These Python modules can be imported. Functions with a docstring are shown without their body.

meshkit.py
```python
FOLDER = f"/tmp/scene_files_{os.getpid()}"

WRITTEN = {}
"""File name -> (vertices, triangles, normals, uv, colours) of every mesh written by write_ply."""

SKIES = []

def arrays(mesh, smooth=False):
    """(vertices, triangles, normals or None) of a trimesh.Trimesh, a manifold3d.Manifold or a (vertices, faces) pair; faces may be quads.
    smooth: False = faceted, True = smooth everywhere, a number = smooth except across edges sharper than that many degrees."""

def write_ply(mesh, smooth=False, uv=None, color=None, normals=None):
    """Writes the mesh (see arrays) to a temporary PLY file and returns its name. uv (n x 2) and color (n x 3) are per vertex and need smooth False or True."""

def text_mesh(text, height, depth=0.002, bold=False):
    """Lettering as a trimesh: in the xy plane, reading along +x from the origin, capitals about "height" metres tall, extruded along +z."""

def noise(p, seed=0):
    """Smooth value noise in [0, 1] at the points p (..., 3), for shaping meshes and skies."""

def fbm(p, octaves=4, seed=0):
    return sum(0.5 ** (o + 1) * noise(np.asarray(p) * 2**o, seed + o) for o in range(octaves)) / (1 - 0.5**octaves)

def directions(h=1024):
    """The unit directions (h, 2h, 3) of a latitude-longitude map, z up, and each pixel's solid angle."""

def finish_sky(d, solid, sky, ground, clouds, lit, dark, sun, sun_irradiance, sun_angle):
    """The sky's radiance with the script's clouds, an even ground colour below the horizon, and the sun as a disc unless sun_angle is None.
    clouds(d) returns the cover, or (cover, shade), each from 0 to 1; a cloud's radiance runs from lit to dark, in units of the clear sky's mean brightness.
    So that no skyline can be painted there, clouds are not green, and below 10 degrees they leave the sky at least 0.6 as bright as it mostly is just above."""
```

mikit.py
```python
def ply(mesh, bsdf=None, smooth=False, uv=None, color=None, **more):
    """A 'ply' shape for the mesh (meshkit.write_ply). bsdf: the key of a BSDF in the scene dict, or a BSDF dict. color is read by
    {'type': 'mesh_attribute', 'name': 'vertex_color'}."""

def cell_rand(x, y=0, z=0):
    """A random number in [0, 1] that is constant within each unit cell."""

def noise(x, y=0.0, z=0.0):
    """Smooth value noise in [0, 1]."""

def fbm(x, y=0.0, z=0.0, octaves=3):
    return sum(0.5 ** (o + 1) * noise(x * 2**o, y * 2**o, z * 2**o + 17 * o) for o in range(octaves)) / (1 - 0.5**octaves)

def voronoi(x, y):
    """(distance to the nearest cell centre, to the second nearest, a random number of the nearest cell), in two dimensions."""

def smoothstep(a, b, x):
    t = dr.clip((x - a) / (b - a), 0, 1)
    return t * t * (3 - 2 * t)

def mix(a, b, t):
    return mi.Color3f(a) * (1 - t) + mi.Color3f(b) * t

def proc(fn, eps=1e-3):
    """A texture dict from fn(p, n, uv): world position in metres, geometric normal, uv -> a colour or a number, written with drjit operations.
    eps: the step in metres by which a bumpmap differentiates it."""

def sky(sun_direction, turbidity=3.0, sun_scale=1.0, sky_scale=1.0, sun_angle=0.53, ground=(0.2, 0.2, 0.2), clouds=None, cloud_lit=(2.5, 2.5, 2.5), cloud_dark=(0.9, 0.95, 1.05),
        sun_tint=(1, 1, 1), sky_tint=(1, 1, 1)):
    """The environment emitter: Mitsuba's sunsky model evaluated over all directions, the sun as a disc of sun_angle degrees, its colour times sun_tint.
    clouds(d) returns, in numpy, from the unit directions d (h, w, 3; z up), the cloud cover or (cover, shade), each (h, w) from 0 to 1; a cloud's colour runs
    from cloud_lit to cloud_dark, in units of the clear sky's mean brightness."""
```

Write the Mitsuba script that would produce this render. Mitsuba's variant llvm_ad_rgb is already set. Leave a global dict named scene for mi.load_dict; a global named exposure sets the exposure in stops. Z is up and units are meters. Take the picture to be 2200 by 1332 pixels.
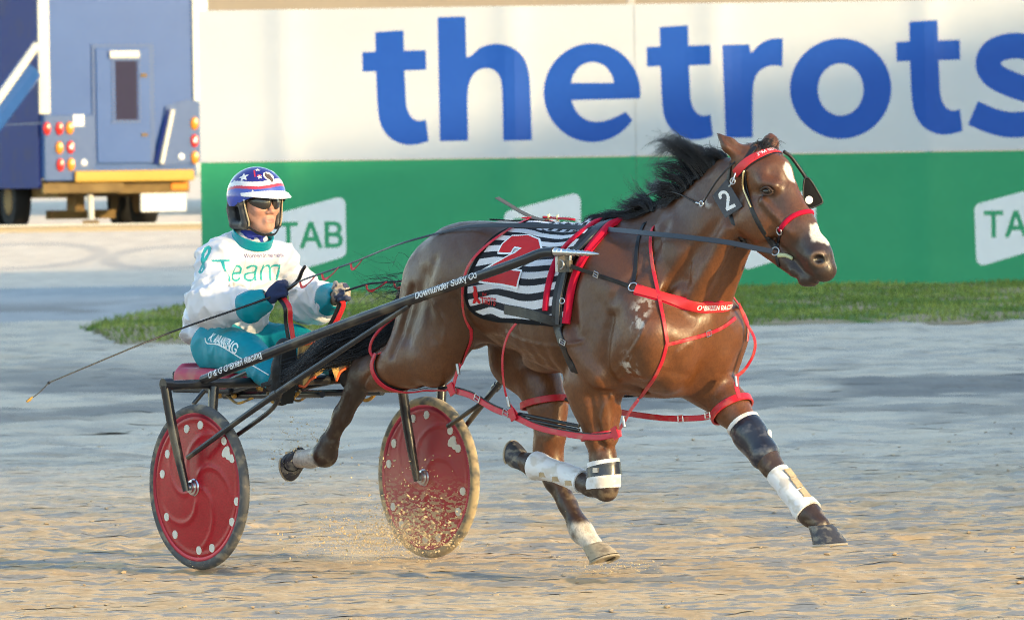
import math, numpy as np, trimesh, mitsuba as mi, mikit, meshkit, drjit as dr
import manifold3d as m3
import shapely, shapely.affinity as saf
from shapely.geometry import Polygon, LineString, Point, box as sbox
from scipy.spatial import cKDTree
import scipy.sparse as sp

scene, labels = {}, {}
rng = np.random.default_rng(7)
T = mi.ScalarTransform4f

# ---------------------------------------------------------------- camera, sky, exposure
FPX, W0, H0 = 16224.0, 2200.0, 1332.0          # focal length in pixels of the 2200 x 1332 photograph
CAM = np.array([0.0, 0.0, 1.7])
ROLL, PITCH = math.radians(0.87), math.atan((666 - 360) / FPX)
_F = np.array([0, math.cos(PITCH), -math.sin(PITCH)])
_U0 = np.array([0, math.sin(PITCH), math.cos(PITCH)])
_R0 = np.array([1.0, 0, 0])
CR = math.cos(ROLL) * _R0 - math.sin(ROLL) * _U0
CU = math.sin(ROLL) * _R0 + math.cos(ROLL) * _U0
scene['camera'] = {'type': 'thinlens', 'fov': math.degrees(2 * math.atan(W0 / 2 / FPX)), 'fov_axis': 'x', 'aperture_radius': 0.011,
                   'focus_distance': 30.9, 'near_clip': 0.5, 'far_clip': 2000.0,
                   'to_world': T().look_at(origin=CAM.tolist(), target=(CAM + _F).tolist(), up=CU.tolist())}
SUN_AZ, SUN_EL = math.radians(38), math.radians(11)
SUN = np.array([math.cos(SUN_EL) * math.cos(SUN_AZ), -math.cos(SUN_EL) * math.sin(SUN_AZ), math.sin(SUN_EL)])
scene['sky'] = mikit.sky(SUN.tolist(), turbidity=3, sun_scale=0.74, sky_scale=2.3, sun_angle=0.6, sun_tint=(0.84, 1.0, 1.36), sky_tint=(1.0, 1.0, 1.03), ground=(0.3, 0.26, 0.2))
labels['sky'] = {'kind': 'structure'}
exposure = 3.1


def ray(px, py):
    return _F + (px - W0 / 2) / FPX * CR - (py - H0 / 2) / FPX * CU


def at_y(px, py, Y):
    """The point at world depth Y that is seen at photo pixel (px, py)."""
    d = ray(px, py)
    return CAM + d * (Y - CAM[1]) / d[1]


def on_plane(px, py, p0, n):
    d = ray(px, py)
    return CAM + d * (np.dot(np.asarray(p0) - CAM, n) / np.dot(d, n))


class Frame:
    """A local frame: x ahead, y to its right, z up; heading turned by deg from +x towards the camera."""
    def __init__(self, o, deg):
        a = math.radians(deg)
        self.o = np.array(o, float)
        self.x = np.array([math.cos(a), -math.sin(a), 0])
        self.y = np.array([-math.sin(a), -math.cos(a), 0])
        self.M = np.stack([self.x, self.y, [0, 0, 1.0]], 1)

    def out(self, p):
        return np.asarray(p, float) @ self.M.T + self.o

    def into(self, p):
        return (np.asarray(p, float) - self.o) @ self.M

    def px(self, px, py, t=0.0):
        """Local point on the plane y = t seen at photo pixel (px, py)."""
        return self.into(on_plane(px, py, self.o + self.y * t, self.y))


HORSE = Frame([0.38, 30.9, 0], 47)
SULKY = Frame([-0.87, 32.4, 0], 52)

# ---------------------------------------------------------------- scene helpers
def key_free(k):
    if k not in scene and k not in labels:
        return k
    n = 1
    while f'{k}_{n:03d}' in scene or f'{k}_{n:03d}' in labels:
        n += 1
    return f'{k}_{n:03d}'


def add(key, mesh, bsdf, smooth=False, **kw):
    k = key_free(key)
    if isinstance(mesh, list):
        mesh = cat(mesh)
    scene[k] = mikit.ply(mesh, bsdf, smooth=smooth, **kw)
    return k


def thing(name, label, cat_, group=None):
    k = key_free(name)
    labels[k] = {'label': label, 'category': cat_}
    if group:
        labels[k]['group'] = group
    return k


def struct(key, mesh, bsdf, smooth=False, kind='structure', label=None, category=None, **kw):
    k = add(key, mesh, bsdf, smooth, **kw)
    labels[k] = {'kind': kind}
    if label:
        labels[k].update(label=label, category=category)
    return k


def cat(ms):
    V, F, n = [], [], 0
    for m in ms:
        v, f = (np.asarray(m.vertices), np.asarray(m.faces)) if hasattr(m, 'vertices') else m
        V.append(v); F.append(np.asarray(f) + n); n += len(v)
    return trimesh.Trimesh(np.vstack(V), np.vstack(F), process=False)


def tm(v, f):
    f = np.asarray(f)
    if f.shape[1] == 4:
        f = np.vstack([f[:, [0, 1, 2]], f[:, [0, 2, 3]]])
    return trimesh.Trimesh(np.asarray(v, float), f, process=False)


def unit(v):
    v = np.asarray(v, float)
    return v / (np.linalg.norm(v, axis=-1, keepdims=True) + 1e-12)


def bx(lo, hi, r=0.0):
    """A box from corner lo to corner hi, its edges rounded by r."""
    lo, hi = np.minimum(lo, hi).astype(float), np.maximum(lo, hi).astype(float)
    if r <= 0:
        m = trimesh.creation.box(hi - lo)
        m.apply_translation((lo + hi) / 2)
        return tm(m.vertices, m.faces)
    s = [m3.Manifold.sphere(r, 12).translate([x, y, z]) for x in (lo[0] + r, hi[0] - r) for y in (lo[1] + r, hi[1] - r) for z in (lo[2] + r, hi[2] - r)]
    return man(m3.Manifold.batch_hull(s))


def man(m):
    q = m.to_mesh()
    return tm(np.array(q.vert_properties[:, :3]), np.array(q.tri_verts))


def xf(mesh, fr):
    return tm(fr.out(mesh.vertices), np.asarray(mesh.faces)[:, ::-1])          # the local frames are left-handed


def curve(pts, n=40, closed=False):
    """Catmull-Rom curve through pts, n points evenly spaced along it."""
    p = np.asarray(pts, float)
    if len(p) == 2 and not closed:
        return p[0] + np.linspace(0, 1, n)[:, None] * (p[1] - p[0])
    q = np.vstack([p[-1], p, p[0], p[1]]) if closed else np.vstack([2 * p[0] - p[1], p, 2 * p[-1] - p[-2]])
    out = []
    for i in range(1, len(q) - 2):
        a, b, c, d = q[i - 1:i + 3]
        u = np.linspace(0, 1, 24, endpoint=False)[:, None]
        out.append(0.5 * (2 * b + (c - a) * u + (2 * a - 5 * b + 4 * c - d) * u ** 2 + (3 * b - a - 3 * c + d) * u ** 3))
    o = np.vstack(out + [q[-2][None]])
    s = np.r_[0, np.cumsum(np.linalg.norm(np.diff(o, axis=0), axis=1))]
    u = np.linspace(0, s[-1], n)
    return np.stack([np.interp(u, s, o[:, k]) for k in range(o.shape[1])], 1)


def tube(pts, r, sides=10, cap=True, closed=False):
    p = np.asarray(pts, float)
    n = len(p)
    r = np.broadcast_to(r, (n,)).astype(float)
    t = unit(np.roll(p, -1, 0) - np.roll(p, 1, 0)) if closed else unit(np.gradient(p, axis=0))
    a = np.zeros_like(p)
    v = np.cross(t[0], [0.31, 0.2, 0.93])
    for i in range(n):
        v = v - t[i] * np.dot(v, t[i])
        v = v / (np.linalg.norm(v) + 1e-12)
        a[i] = v
    b = np.cross(t, a)
    ang = np.arange(sides) * 2 * math.pi / sides
    V = (p[:, None] + r[:, None, None] * (np.cos(ang)[None, :, None] * a[:, None] + np.sin(ang)[None, :, None] * b[:, None])).reshape(-1, 3)
    m = n if closed else n - 1
    i, j = np.meshgrid(np.arange(m), np.arange(sides), indexing='ij')
    i2 = (i + 1) % n
    q = np.stack([i * sides + j, i * sides + (j + 1) % sides, i2 * sides + (j + 1) % sides, i2 * sides + j], -1).reshape(-1, 4)
    F = np.vstack([q[:, [0, 1, 2]], q[:, [0, 2, 3]]])
    if cap and not closed:
        V = np.vstack([V, p[0], p[-1]])
        k = np.arange(sides)
        F = np.vstack([F, np.stack([(k + 1) % sides, k, k * 0 + n * sides], 1), np.stack([(n - 1) * sides + k, (n - 1) * sides + (k + 1) % sides, k * 0 + n * sides + 1], 1)])
    return tm(V, F)


def ribbon(pts, nrm, width, thick, closed=False, bulge=0.0):
    """A strap: width across, thick along nrm (given per point), rounded a little at its edges."""
    p = np.asarray(pts, float)
    n = len(p)
    t = unit(np.roll(p, -1, 0) - np.roll(p, 1, 0)) if closed else unit(np.gradient(p, axis=0))
    nn = np.broadcast_to(nrm, p.shape)
    nn = unit(nn - t * (nn * t).sum(1, keepdims=True))
    b = np.cross(t, nn)
    w = np.broadcast_to(width, (n,))[:, None] / 2
    e = min(thick * 0.5, 0.002)
    prof = [(-1, 0, e), (-1, 0, thick - e), (-1, e, thick), (0, 0, thick + bulge), (1, -e, thick), (1, 0, thick - e), (1, 0, e), (1, -e, 0), (-1, e, 0)]
    V = np.stack([p + b * (w * a + o) + nn * h for a, o, h in prof], 1).reshape(-1, 3)
    s = len(prof)
    m = n if closed else n - 1
    i, j = np.meshgrid(np.arange(m), np.arange(s), indexing='ij')
    i2 = (i + 1) % n
    q = np.stack([i * s + j, i2 * s + j, i2 * s + (j + 1) % s, i * s + (j + 1) % s], -1).reshape(-1, 4)
    F = np.vstack([q[:, [0, 1, 2]], q[:, [0, 2, 3]]])
    if not closed:
        k = np.arange(1, s - 1)
        F = np.vstack([F, np.stack([k * 0, k, k + 1], 1), np.stack([k * 0 + (n - 1) * s, (n - 1) * s + k + 1, (n - 1) * s + k], 1)])
    return tm(V, F)


def ring_at(c, n, R, r, k=24):
    """A metal ring (torus) about c with axis n."""
    n = unit(n)
    a = unit(np.cross(n, [0.3, 0.5, 0.81]))
    b = np.cross(n, a)
    u = np.arange(k) * 2 * math.pi / k
    return tube(np.asarray(c) + R * (np.cos(u)[:, None] * a + np.sin(u)[:, None] * b), r, 8, closed=True)


def lathe(prof, c, axis, k=48):
    """Revolve (radius, along) pairs about the axis through c."""
    axis = unit(axis)
    a = unit(np.cross(axis, [0.3, 0.5, 0.81]))
    b = np.cross(axis, a)
    u = np.arange(k) * 2 * math.pi / k
    d = np.cos(u)[:, None] * a + np.sin(u)[:, None] * b
    V = np.vstack([np.asarray(c) + r * d + h * axis for r, h in prof])
    i, j = np.meshgrid(np.arange(len(prof) - 1), np.arange(k), indexing='ij')
    q = np.stack([i * k + j, i * k + (j + 1) % k, (i + 1) * k + (j + 1) % k, (i + 1) * k + j], -1).reshape(-1, 4)
    return tm(V, q)


def extrude(poly, depth):
    return [trimesh.creation.extrude_polygon(g, depth, engine='earcut') for g in getattr(poly, 'geoms', [poly]) if g.area > 1e-9]


def fill(poly, h):
    """2-D triangulation of a polygon with inner points about h apart: (points, triangles)."""
    P, F, n = [], [], 0
    for g in getattr(poly, 'geoms', [poly]):
        x0, y0, x1, y1 = g.bounds
        for cx in np.arange(x0, x1, h):
            for cy in np.arange(y0, y1, h):
                c = g.intersection(sbox(cx, cy, cx + h, cy + h))
                for q in getattr(c, 'geoms', [c]):
                    if q.geom_type != 'Polygon' or q.area < 1e-10:
                        continue
                    v, f = trimesh.creation.triangulate_polygon(q, engine='earcut')
                    P.append(v); F.append(np.asarray(f) + n); n += len(v)
    return np.vstack(P), np.vstack(F)


def text_poly(text, height, bold=True):
    """Flat lettering as a shapely polygon, capitals "height" tall, from the origin along +x."""
    m = meshkit.text_mesh(text, height, depth=0.002, bold=bold)
    top = np.abs(m.face_normals[:, 2] - 1) < 1e-3
    return shapely.union_all([Polygon(m.vertices[f][:, :2]).buffer(1e-6) for f in m.faces[top]])


# ---------------------------------------------------------------- organic shapes: smooth unions of primitives, skinned by surface nets
class Body:
    def __init__(self):
        self.pr = []

    def cap(self, a, b, ra, rb=None, k=0.03, w=(1, 1, 1), R=None, sub=False):
        rb = ra if rb is None else rb
        self.pr.append(('c', np.asarray(a, float), np.asarray(b, float), ra, rb, k, np.asarray(w, float), R, sub))

    def chain(self, pts, rs, k=0.02, w=(1, 1, 1), R=None):
        for i in range(len(pts) - 1):
            self.cap(pts[i], pts[i + 1], rs[i], rs[i + 1], k, w, R)

    def ell(self, c, rad, k=0.03, R=None, sub=False):
        self.pr.append(('e', np.asarray(c, float), None, np.asarray(rad, float), None, k, None, R, sub))

    def fn(self, f, k=0.03, sub=False):
        self.pr.append(('f', f, None, None, None, k, None, None, sub))

    @staticmethod
    def one(q, P):
        kind, a, b, ra, rb, k, w, R, sub = q
        if kind == 'f':
            return a(P)
        if kind == 'e':
            d = P - a
            if R is not None:
                d = d @ R
            k0 = np.linalg.norm(d / ra, axis=1)
            k1 = np.linalg.norm(d / (ra * ra), axis=1)
            return k0 * (k0 - 1) / (k1 + 1e-9)
        d, e = P - a, b - a
        if R is not None:
            d, e = d @ R, e @ R
        d, e = d / w, e / w
        h = np.clip(d @ e / (e @ e + 1e-12), 0, 1)
        return (np.linalg.norm(d - h[:, None] * e, axis=1) - (ra + h * (rb - ra))) * w.min()

    def eval(self, P, use=None):
        d = np.full(len(P), 1e3)
        for i, q in enumerate(self.pr):
            if use is not None and not use[i]:
                continue
            v, k = self.one(q, P), q[5]
            if q[8]:
                h = np.clip(0.5 - 0.5 * (d + v) / k, 0, 1)
                d = d * (1 - h) - v * h + k * h * (1 - h)
            else:
                h = np.clip(0.5 + 0.5 * (v - d) / k, 0, 1)
                d = v * (1 - h) + d * h - k * h * (1 - h)
        return d

    def mesh(self, h, lo, hi, smooth=3, disp=None):
        lo, hi = np.asarray(lo, float), np.asarray(hi, float)
        B = 12
        nb = np.ceil((hi - lo) / (h * B)).astype(int)
        n = nb * B + 1
        vol = np.full(n, 1.0, np.float32)
        c = np.stack(np.meshgrid(*[np.arange(m) for m in nb], indexing='ij'), -1).reshape(-1, 3)
        C = lo + (c + 0.5) * B * h
        each = np.stack([self.one(q, C) for q in self.pr])
        dc = self.eval(C)
        R = B * h * 0.5 * math.sqrt(3)
        ks = np.array([q[5] for q in self.pr])
        near = np.abs(dc) < R * 1.35 + 0.01
        g = np.stack(np.meshgrid(*[np.arange(B + 1)] * 3, indexing='ij'), -1).reshape(-1, 3)
        for i in range(len(c)):
            x, y, z = c[i] * B
            sl = (slice(x, x + B + 1), slice(y, y + B + 1), slice(z, z + B + 1))
            if not near[i]:
                if dc[i] < 0:
                    vol[sl] = np.minimum(vol[sl], -1.0)
                continue
        for i in np.nonzero(near)[0]:
            x, y, z = c[i] * B
            P = lo + (c[i] * B + g) * h
            use = each[:, i] < R * 1.35 + ks + 0.01
            d = self.eval(P, use)
            if disp is not None:
                d = d + disp(P)
            vol[x:x + B + 1, y:y + B + 1, z:z + B + 1] = d.reshape(B + 1, B + 1, B + 1)
        v, f = nets(vol)
        v = lo + v * h
        m = tm(v, f)
        m = taubin(m, smooth)
        return m


def nets(vol):
    ins = vol < 0
    s = np.zeros(tuple(np.array(vol.shape) - 1), np.int8)
    sh = vol.shape
    for a in (0, 1):
        for b in (0, 1):
            for c in (0, 1):
                s += ins[a:sh[0] - 1 + a, b:sh[1] - 1 + b, c:sh[2] - 1 + c]
    act = np.argwhere((s > 0) & (s < 8))
    idx = np.full(s.shape, -1, np.int64)
    idx[tuple(act.T)] = np.arange(len(act))
    acc, cnt = np.zeros((len(act), 3)), np.zeros(len(act))
    corners = [(a, b, c) for a in (0, 1) for b in (0, 1) for c in (0, 1)]
    val = {o: vol[tuple((act + o).T)] for o in corners}
    for o in corners:
        for ax in range(3):
            if o[ax] == 0:
                e = list(o); e[ax] = 1; e = tuple(e)
                v0, v1 = val[o], val[e]
                x = (v0 < 0) != (v1 < 0)
                u = np.where(x, v0 / np.where(x, v0 - v1, 1), 0)
                p = np.tile(np.array(o, float), (len(act), 1))
                p[:, ax] += u
                acc += p * x[:, None]
                cnt += x
    V = act + acc / cnt[:, None]
    F = []
    for ax in range(3):
        b, c = (ax + 1) % 3, (ax + 2) % 3
        s0 = [slice(None)] * 3; s1 = [slice(None)] * 3
        s0[ax] = slice(0, -1); s1[ax] = slice(1, None)
        i0, i1 = ins[tuple(s0)], ins[tuple(s1)]
        e = np.argwhere(i0 != i1)
        e = e[(e[:, b] > 0) & (e[:, c] > 0) & (e[:, b] < sh[b] - 1) & (e[:, c] < sh[c] - 1)]
        flip = i0[tuple(e.T)]
        q = []
        for db, dc_ in ((0, 0), (-1, 0), (-1, -1), (0, -1)):
            o = e.copy(); o[:, b] += db; o[:, c] += dc_
            q.append(idx[tuple(o.T)])
        q = np.stack(q, 1)
        F.append(np.where(flip[:, None], q, q[:, ::-1]))
    F = np.vstack(F)
    return V, F


def adjacency(n, f):
    e = np.vstack([f[:, [0, 1]], f[:, [1, 2]], f[:, [2, 0]]])
    A = sp.coo_matrix((np.ones(len(e)), (e[:, 0], e[:, 1])), (n, n)).tocsr()
    A = ((A + A.T) > 0).astype(float)
    return sp.diags(1 / np.maximum(np.asarray(A.sum(1)).ravel(), 1)) @ A


def taubin(m, it, lam=0.5, mu=-0.52):
    if it <= 0:
        return m
    v = np.array(m.vertices)
    A = adjacency(len(v), np.asarray(m.faces))
    for _ in range(it):
        v = v + lam * (A @ v - v)
        v = v + mu * (A @ v - v)
    return tm(v, m.faces)


def vnormals(m):
    v, f = np.asarray(m.vertices), np.asarray(m.faces)
    n = np.zeros_like(v)
    fn = np.cross(v[f[:, 1]] - v[f[:, 0]], v[f[:, 2]] - v[f[:, 0]])
    for k in range(3):
        np.add.at(n, f[:, k], fn)
    return unit(n)


def sstep(a, b, x):
    t = np.clip((x - a) / (b - a), 0, 1)
    return t * t * (3 - 2 * t)


class Skin:
    """A mesh one can shoot at and stick things on."""
    def __init__(self, mesh):
        self.m = trimesh.Trimesh(mesh.vertices, mesh.faces, process=False)
        self.n = vnormals(mesh)
        self.rt = self.m.ray
        self.tree = cKDTree(mesh.vertices)

    def shoot(self, o, d):
        """First hits: (points, normals, ok)."""
        o, d = np.atleast_2d(o), unit(np.atleast_2d(d))
        loc, ri, ti = self.rt.intersects_location(o, d, multiple_hits=True)
        P, N, ok, best = np.zeros_like(o), np.zeros_like(o), np.zeros(len(o), bool), np.full(len(o), 1e9)
        for p, r, t in zip(loc, ri, ti):
            dd = np.dot(p - o[r], d[r])
            if dd < best[r]:
                best[r], P[r], N[r], ok[r] = dd, p, self.n[self.m.faces[t]].mean(0), True
        return P, unit(N), ok

    def px(self, pts):
        """World points and normals on the surface where the camera sees photo pixels pts (the nearest vertex where it misses)."""
        pts = np.asarray(pts, float)
        d = unit(np.stack([ray(*p) for p in pts]))
        P, N, ok = self.shoot(np.tile(CAM, (len(d), 1)), d)
        if not ok.all():
            V = np.asarray(self.m.vertices)
            rel = V - CAM
            for i in np.nonzero(~ok)[0]:
                a = rel @ d[i]
                k = np.argmin(np.linalg.norm(rel - a[:, None] * d[i], axis=1))
                P[i], N[i] = V[k], self.n[k]
        return P, N

    def pull(self, P):
        """Nearest surface vertices and their normals."""
        _, i = self.tree.query(P)
        return np.asarray(self.m.vertices)[i], self.n[i]

# ---------------------------------------------------------------- materials
def bsdf(name, d):
    scene[name] = d
    return name


def rgb(*c):
    return {'type': 'rgb', 'value': list(c)}


def pr(name, col, rough=0.5, spec=0.5, **kw):
    d = {'type': 'principled', 'base_color': rgb(*col) if isinstance(col, (tuple, list)) else col, 'roughness': rough, 'specular': spec, **kw}
    return bsdf(name, {'type': 'twosided', 'b': d})


def bumped(name, col, fn, scale, rough=0.6, spec=0.3, eps=1e-3, **kw):
    d = {'type': 'principled', 'base_color': rgb(*col) if isinstance(col, (tuple, list)) else col, 'roughness': rough, 'specular': spec, **kw}
    return bsdf(name, {'type': 'twosided', 'b': {'type': 'bumpmap', 'tex': mikit.proc(fn, eps), 'scale': scale, 'b': d}})


VC = {'type': 'mesh_attribute', 'name': 'vertex_color'}
noise, fbm, smoothstep, mix = mikit.noise, mikit.fbm, mikit.smoothstep, mikit.mix


def dirty(col, dirt=(0.36, 0.28, 0.18), amount=0.5, scale=9.0, lo=0.5, hi=0.75):
    def f(p, n, uv):
        k = smoothstep(lo, hi, fbm(p.x * scale, p.y * scale, p.z * scale)) * amount
        return mix(col, dirt, k)
    return mikit.proc(f)


pr('black_paint', dirty((0.012, 0.013, 0.018), amount=0.25), 0.22, 0.5, clearcoat=0.6)
pr('black_leather', (0.013, 0.013, 0.016), 0.42, 0.45)
pr('rein_leather', (0.03, 0.034, 0.045), 0.38, 0.5)
pr('red_strap', dirty((0.50, 0.012, 0.03), amount=0.22, scale=30), 0.4, 0.5)
pr('red_pvc', (0.62, 0.03, 0.035), 0.35, 0.5)
pr('red_felt', (0.46, 0.006, 0.035), 0.85, 0.2, sheen=0.5)
pr('black_felt', (0.010, 0.010, 0.012), 0.9, 0.15)
pr('steel', (0.62, 0.63, 0.65), 0.22, 0.5, metallic=1.0)
pr('dull_steel', (0.42, 0.42, 0.43), 0.4, 0.5, metallic=1.0)
pr('brass', (0.75, 0.6, 0.32), 0.3, 0.5, metallic=1.0)
pr('white_print', (0.78, 0.78, 0.78), 0.5, 0.4)
pr('grey_print', (0.45, 0.46, 0.5), 0.5, 0.4)

# ---------------------------------------------------------------- the setting: ground, track, verge
def ground_z(x, y):
    return 0.15 * sstep(83, 95, y) + 0.70 * sstep(97, 122, y) + 0.25 * sstep(122, 160, y)


def sand_col(p, n, uv):
    a = fbm(p.x * 1.1, p.y * 2.2, 0.0, 4)
    b = fbm(p.x * 9.0, p.y * 22.0, 3.0, 4)
    c = noise(p.x * 60, p.y * 130, p.z * 60)
    col = mix((0.40, 0.285, 0.17), (0.50, 0.385, 0.25), smoothstep(0.3, 0.7, b))
    col = mix(col, (0.20, 0.20, 0.20), smoothstep(0.48, 0.58, b * 0.7 + a * 0.3) * 0.85)
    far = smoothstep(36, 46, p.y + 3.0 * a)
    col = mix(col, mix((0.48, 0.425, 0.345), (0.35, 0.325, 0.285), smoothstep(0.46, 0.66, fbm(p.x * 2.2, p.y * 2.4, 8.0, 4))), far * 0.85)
    wet = smoothstep(0.42, 0.62, fbm(p.x * 0.55 + 3, p.y * 0.28, 5.0, 4)) * smoothstep(47, 54, p.y) * smoothstep(72, 60, p.y)
    col = mix(col, (0.15, 0.145, 0.14), wet * 0.85)
    return col * (0.88 + 0.24 * c)


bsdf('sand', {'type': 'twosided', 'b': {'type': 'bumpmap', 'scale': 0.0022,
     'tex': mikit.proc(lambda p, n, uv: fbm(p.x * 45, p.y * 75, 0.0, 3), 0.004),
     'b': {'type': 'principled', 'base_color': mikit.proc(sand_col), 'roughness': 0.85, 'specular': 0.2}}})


def yard_col(p, n, uv):
    a = fbm(p.x * 0.5, p.y * 0.35, 1.0, 4)
    b = fbm(p.x * 4.0, p.y * 1.6, 2.0, 3)
    grey = mix((0.25, 0.255, 0.26), (0.33, 0.33, 0.325), b)
    dirt = mix((0.44, 0.37, 0.30), (0.56, 0.48, 0.39), b)
    col = mix(grey, dirt, smoothstep(100.5, 101.5, p.y + a * 0.8))
    arc = dr.abs(dr.sqrt(dr.square(p.x + 7.2) + dr.square((p.y - 110) * 0.35)) - 1.2)
    arc = dr.minimum(arc, dr.abs(dr.sqrt(dr.square(p.x + 4.9) + dr.square((p.y - 109) * 0.3)) - 0.9))
    col = mix(col, (0.27, 0.25, 0.24), smoothstep(0.22, 0.05, arc) * smoothstep(102, 104, p.y) * 0.5)
    ramp = smoothstep(0.45, 0.6, fbm(p.x * 0.7, p.y * 0.5, 7.0, 3)) * smoothstep(94, 90, p.y) * 0.8
    return mix(col, (0.19, 0.18, 0.17), ramp)


pr('yard_ground', mikit.proc(yard_col), 0.9, 0.15)
gx = np.unique(np.r_[np.linspace(-400, -40, 13), np.linspace(-40, 40, 41), np.linspace(40, 400, 13)])
gy = np.unique(np.r_[np.linspace(-120, 76, 30), np.linspace(76, 170, 90), np.linspace(170, 900, 15)])


def sheet(xs, ys, zf):
    X, Y = np.meshgrid(xs, ys, indexing='ij')
    V = np.stack([X, Y, zf(X, Y)], -1).reshape(-1, 3)
    n = len(ys)
    i, j = np.meshgrid(np.arange(len(xs) - 1), np.arange(n - 1), indexing='ij')
    return tm(V, np.stack([i * n + j, (i + 1) * n + j, (i + 1) * n + j + 1, i * n + j + 1], -1).reshape(-1, 4))


struct('ground', sheet(gx, gy, lambda X, Y: ground_z(X, Y) - 0.06 * (Y < 88)), 'yard_ground', smooth=True)

# the harrowed track: fine clods near the wheels, coarser beyond
tu = np.unique(np.r_[np.linspace(-0.5, -0.078, 40), np.linspace(-0.078, 0.078, 470), np.linspace(0.078, 0.5, 40)])
ty = np.unique(np.r_[np.linspace(14, 25, 60), np.linspace(25, 46, 760), np.linspace(46, 88, 330)])
TU, TY = np.meshgrid(tu, ty, indexing='ij')
TX = TU * TY
P3 = lambda sx, sy, z=0.0: np.stack([TX * sx, TY * sy, np.full_like(TX, z)], -1)
near = 1 - sstep(40, 52, TY)
tz = 0.030 * (meshkit.fbm(P3(1.1, 2.6), 4, 3) - 0.5) * 1.2
cl = meshkit.fbm(P3(3.2, 16, 2.0), 4, 11)
tz += (0.013 * sstep(0.44, 0.84, cl) + 0.004 * cl) * (0.6 + 0.4 * near)
tz += 0.010 * (meshkit.fbm(P3(1.7, 2.5, 6.0), 3, 31) - 0.5) * (1 - near)
tz += 0.005 * sstep(0.5, 0.85, meshkit.noise(P3(7, 44, 4.0), 5)) * near
tz += 0.007 * (meshkit.fbm(P3(15, 66, 1.0), 2, 8) - 0.5) * near
rr = np.random.default_rng(21)
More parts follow.
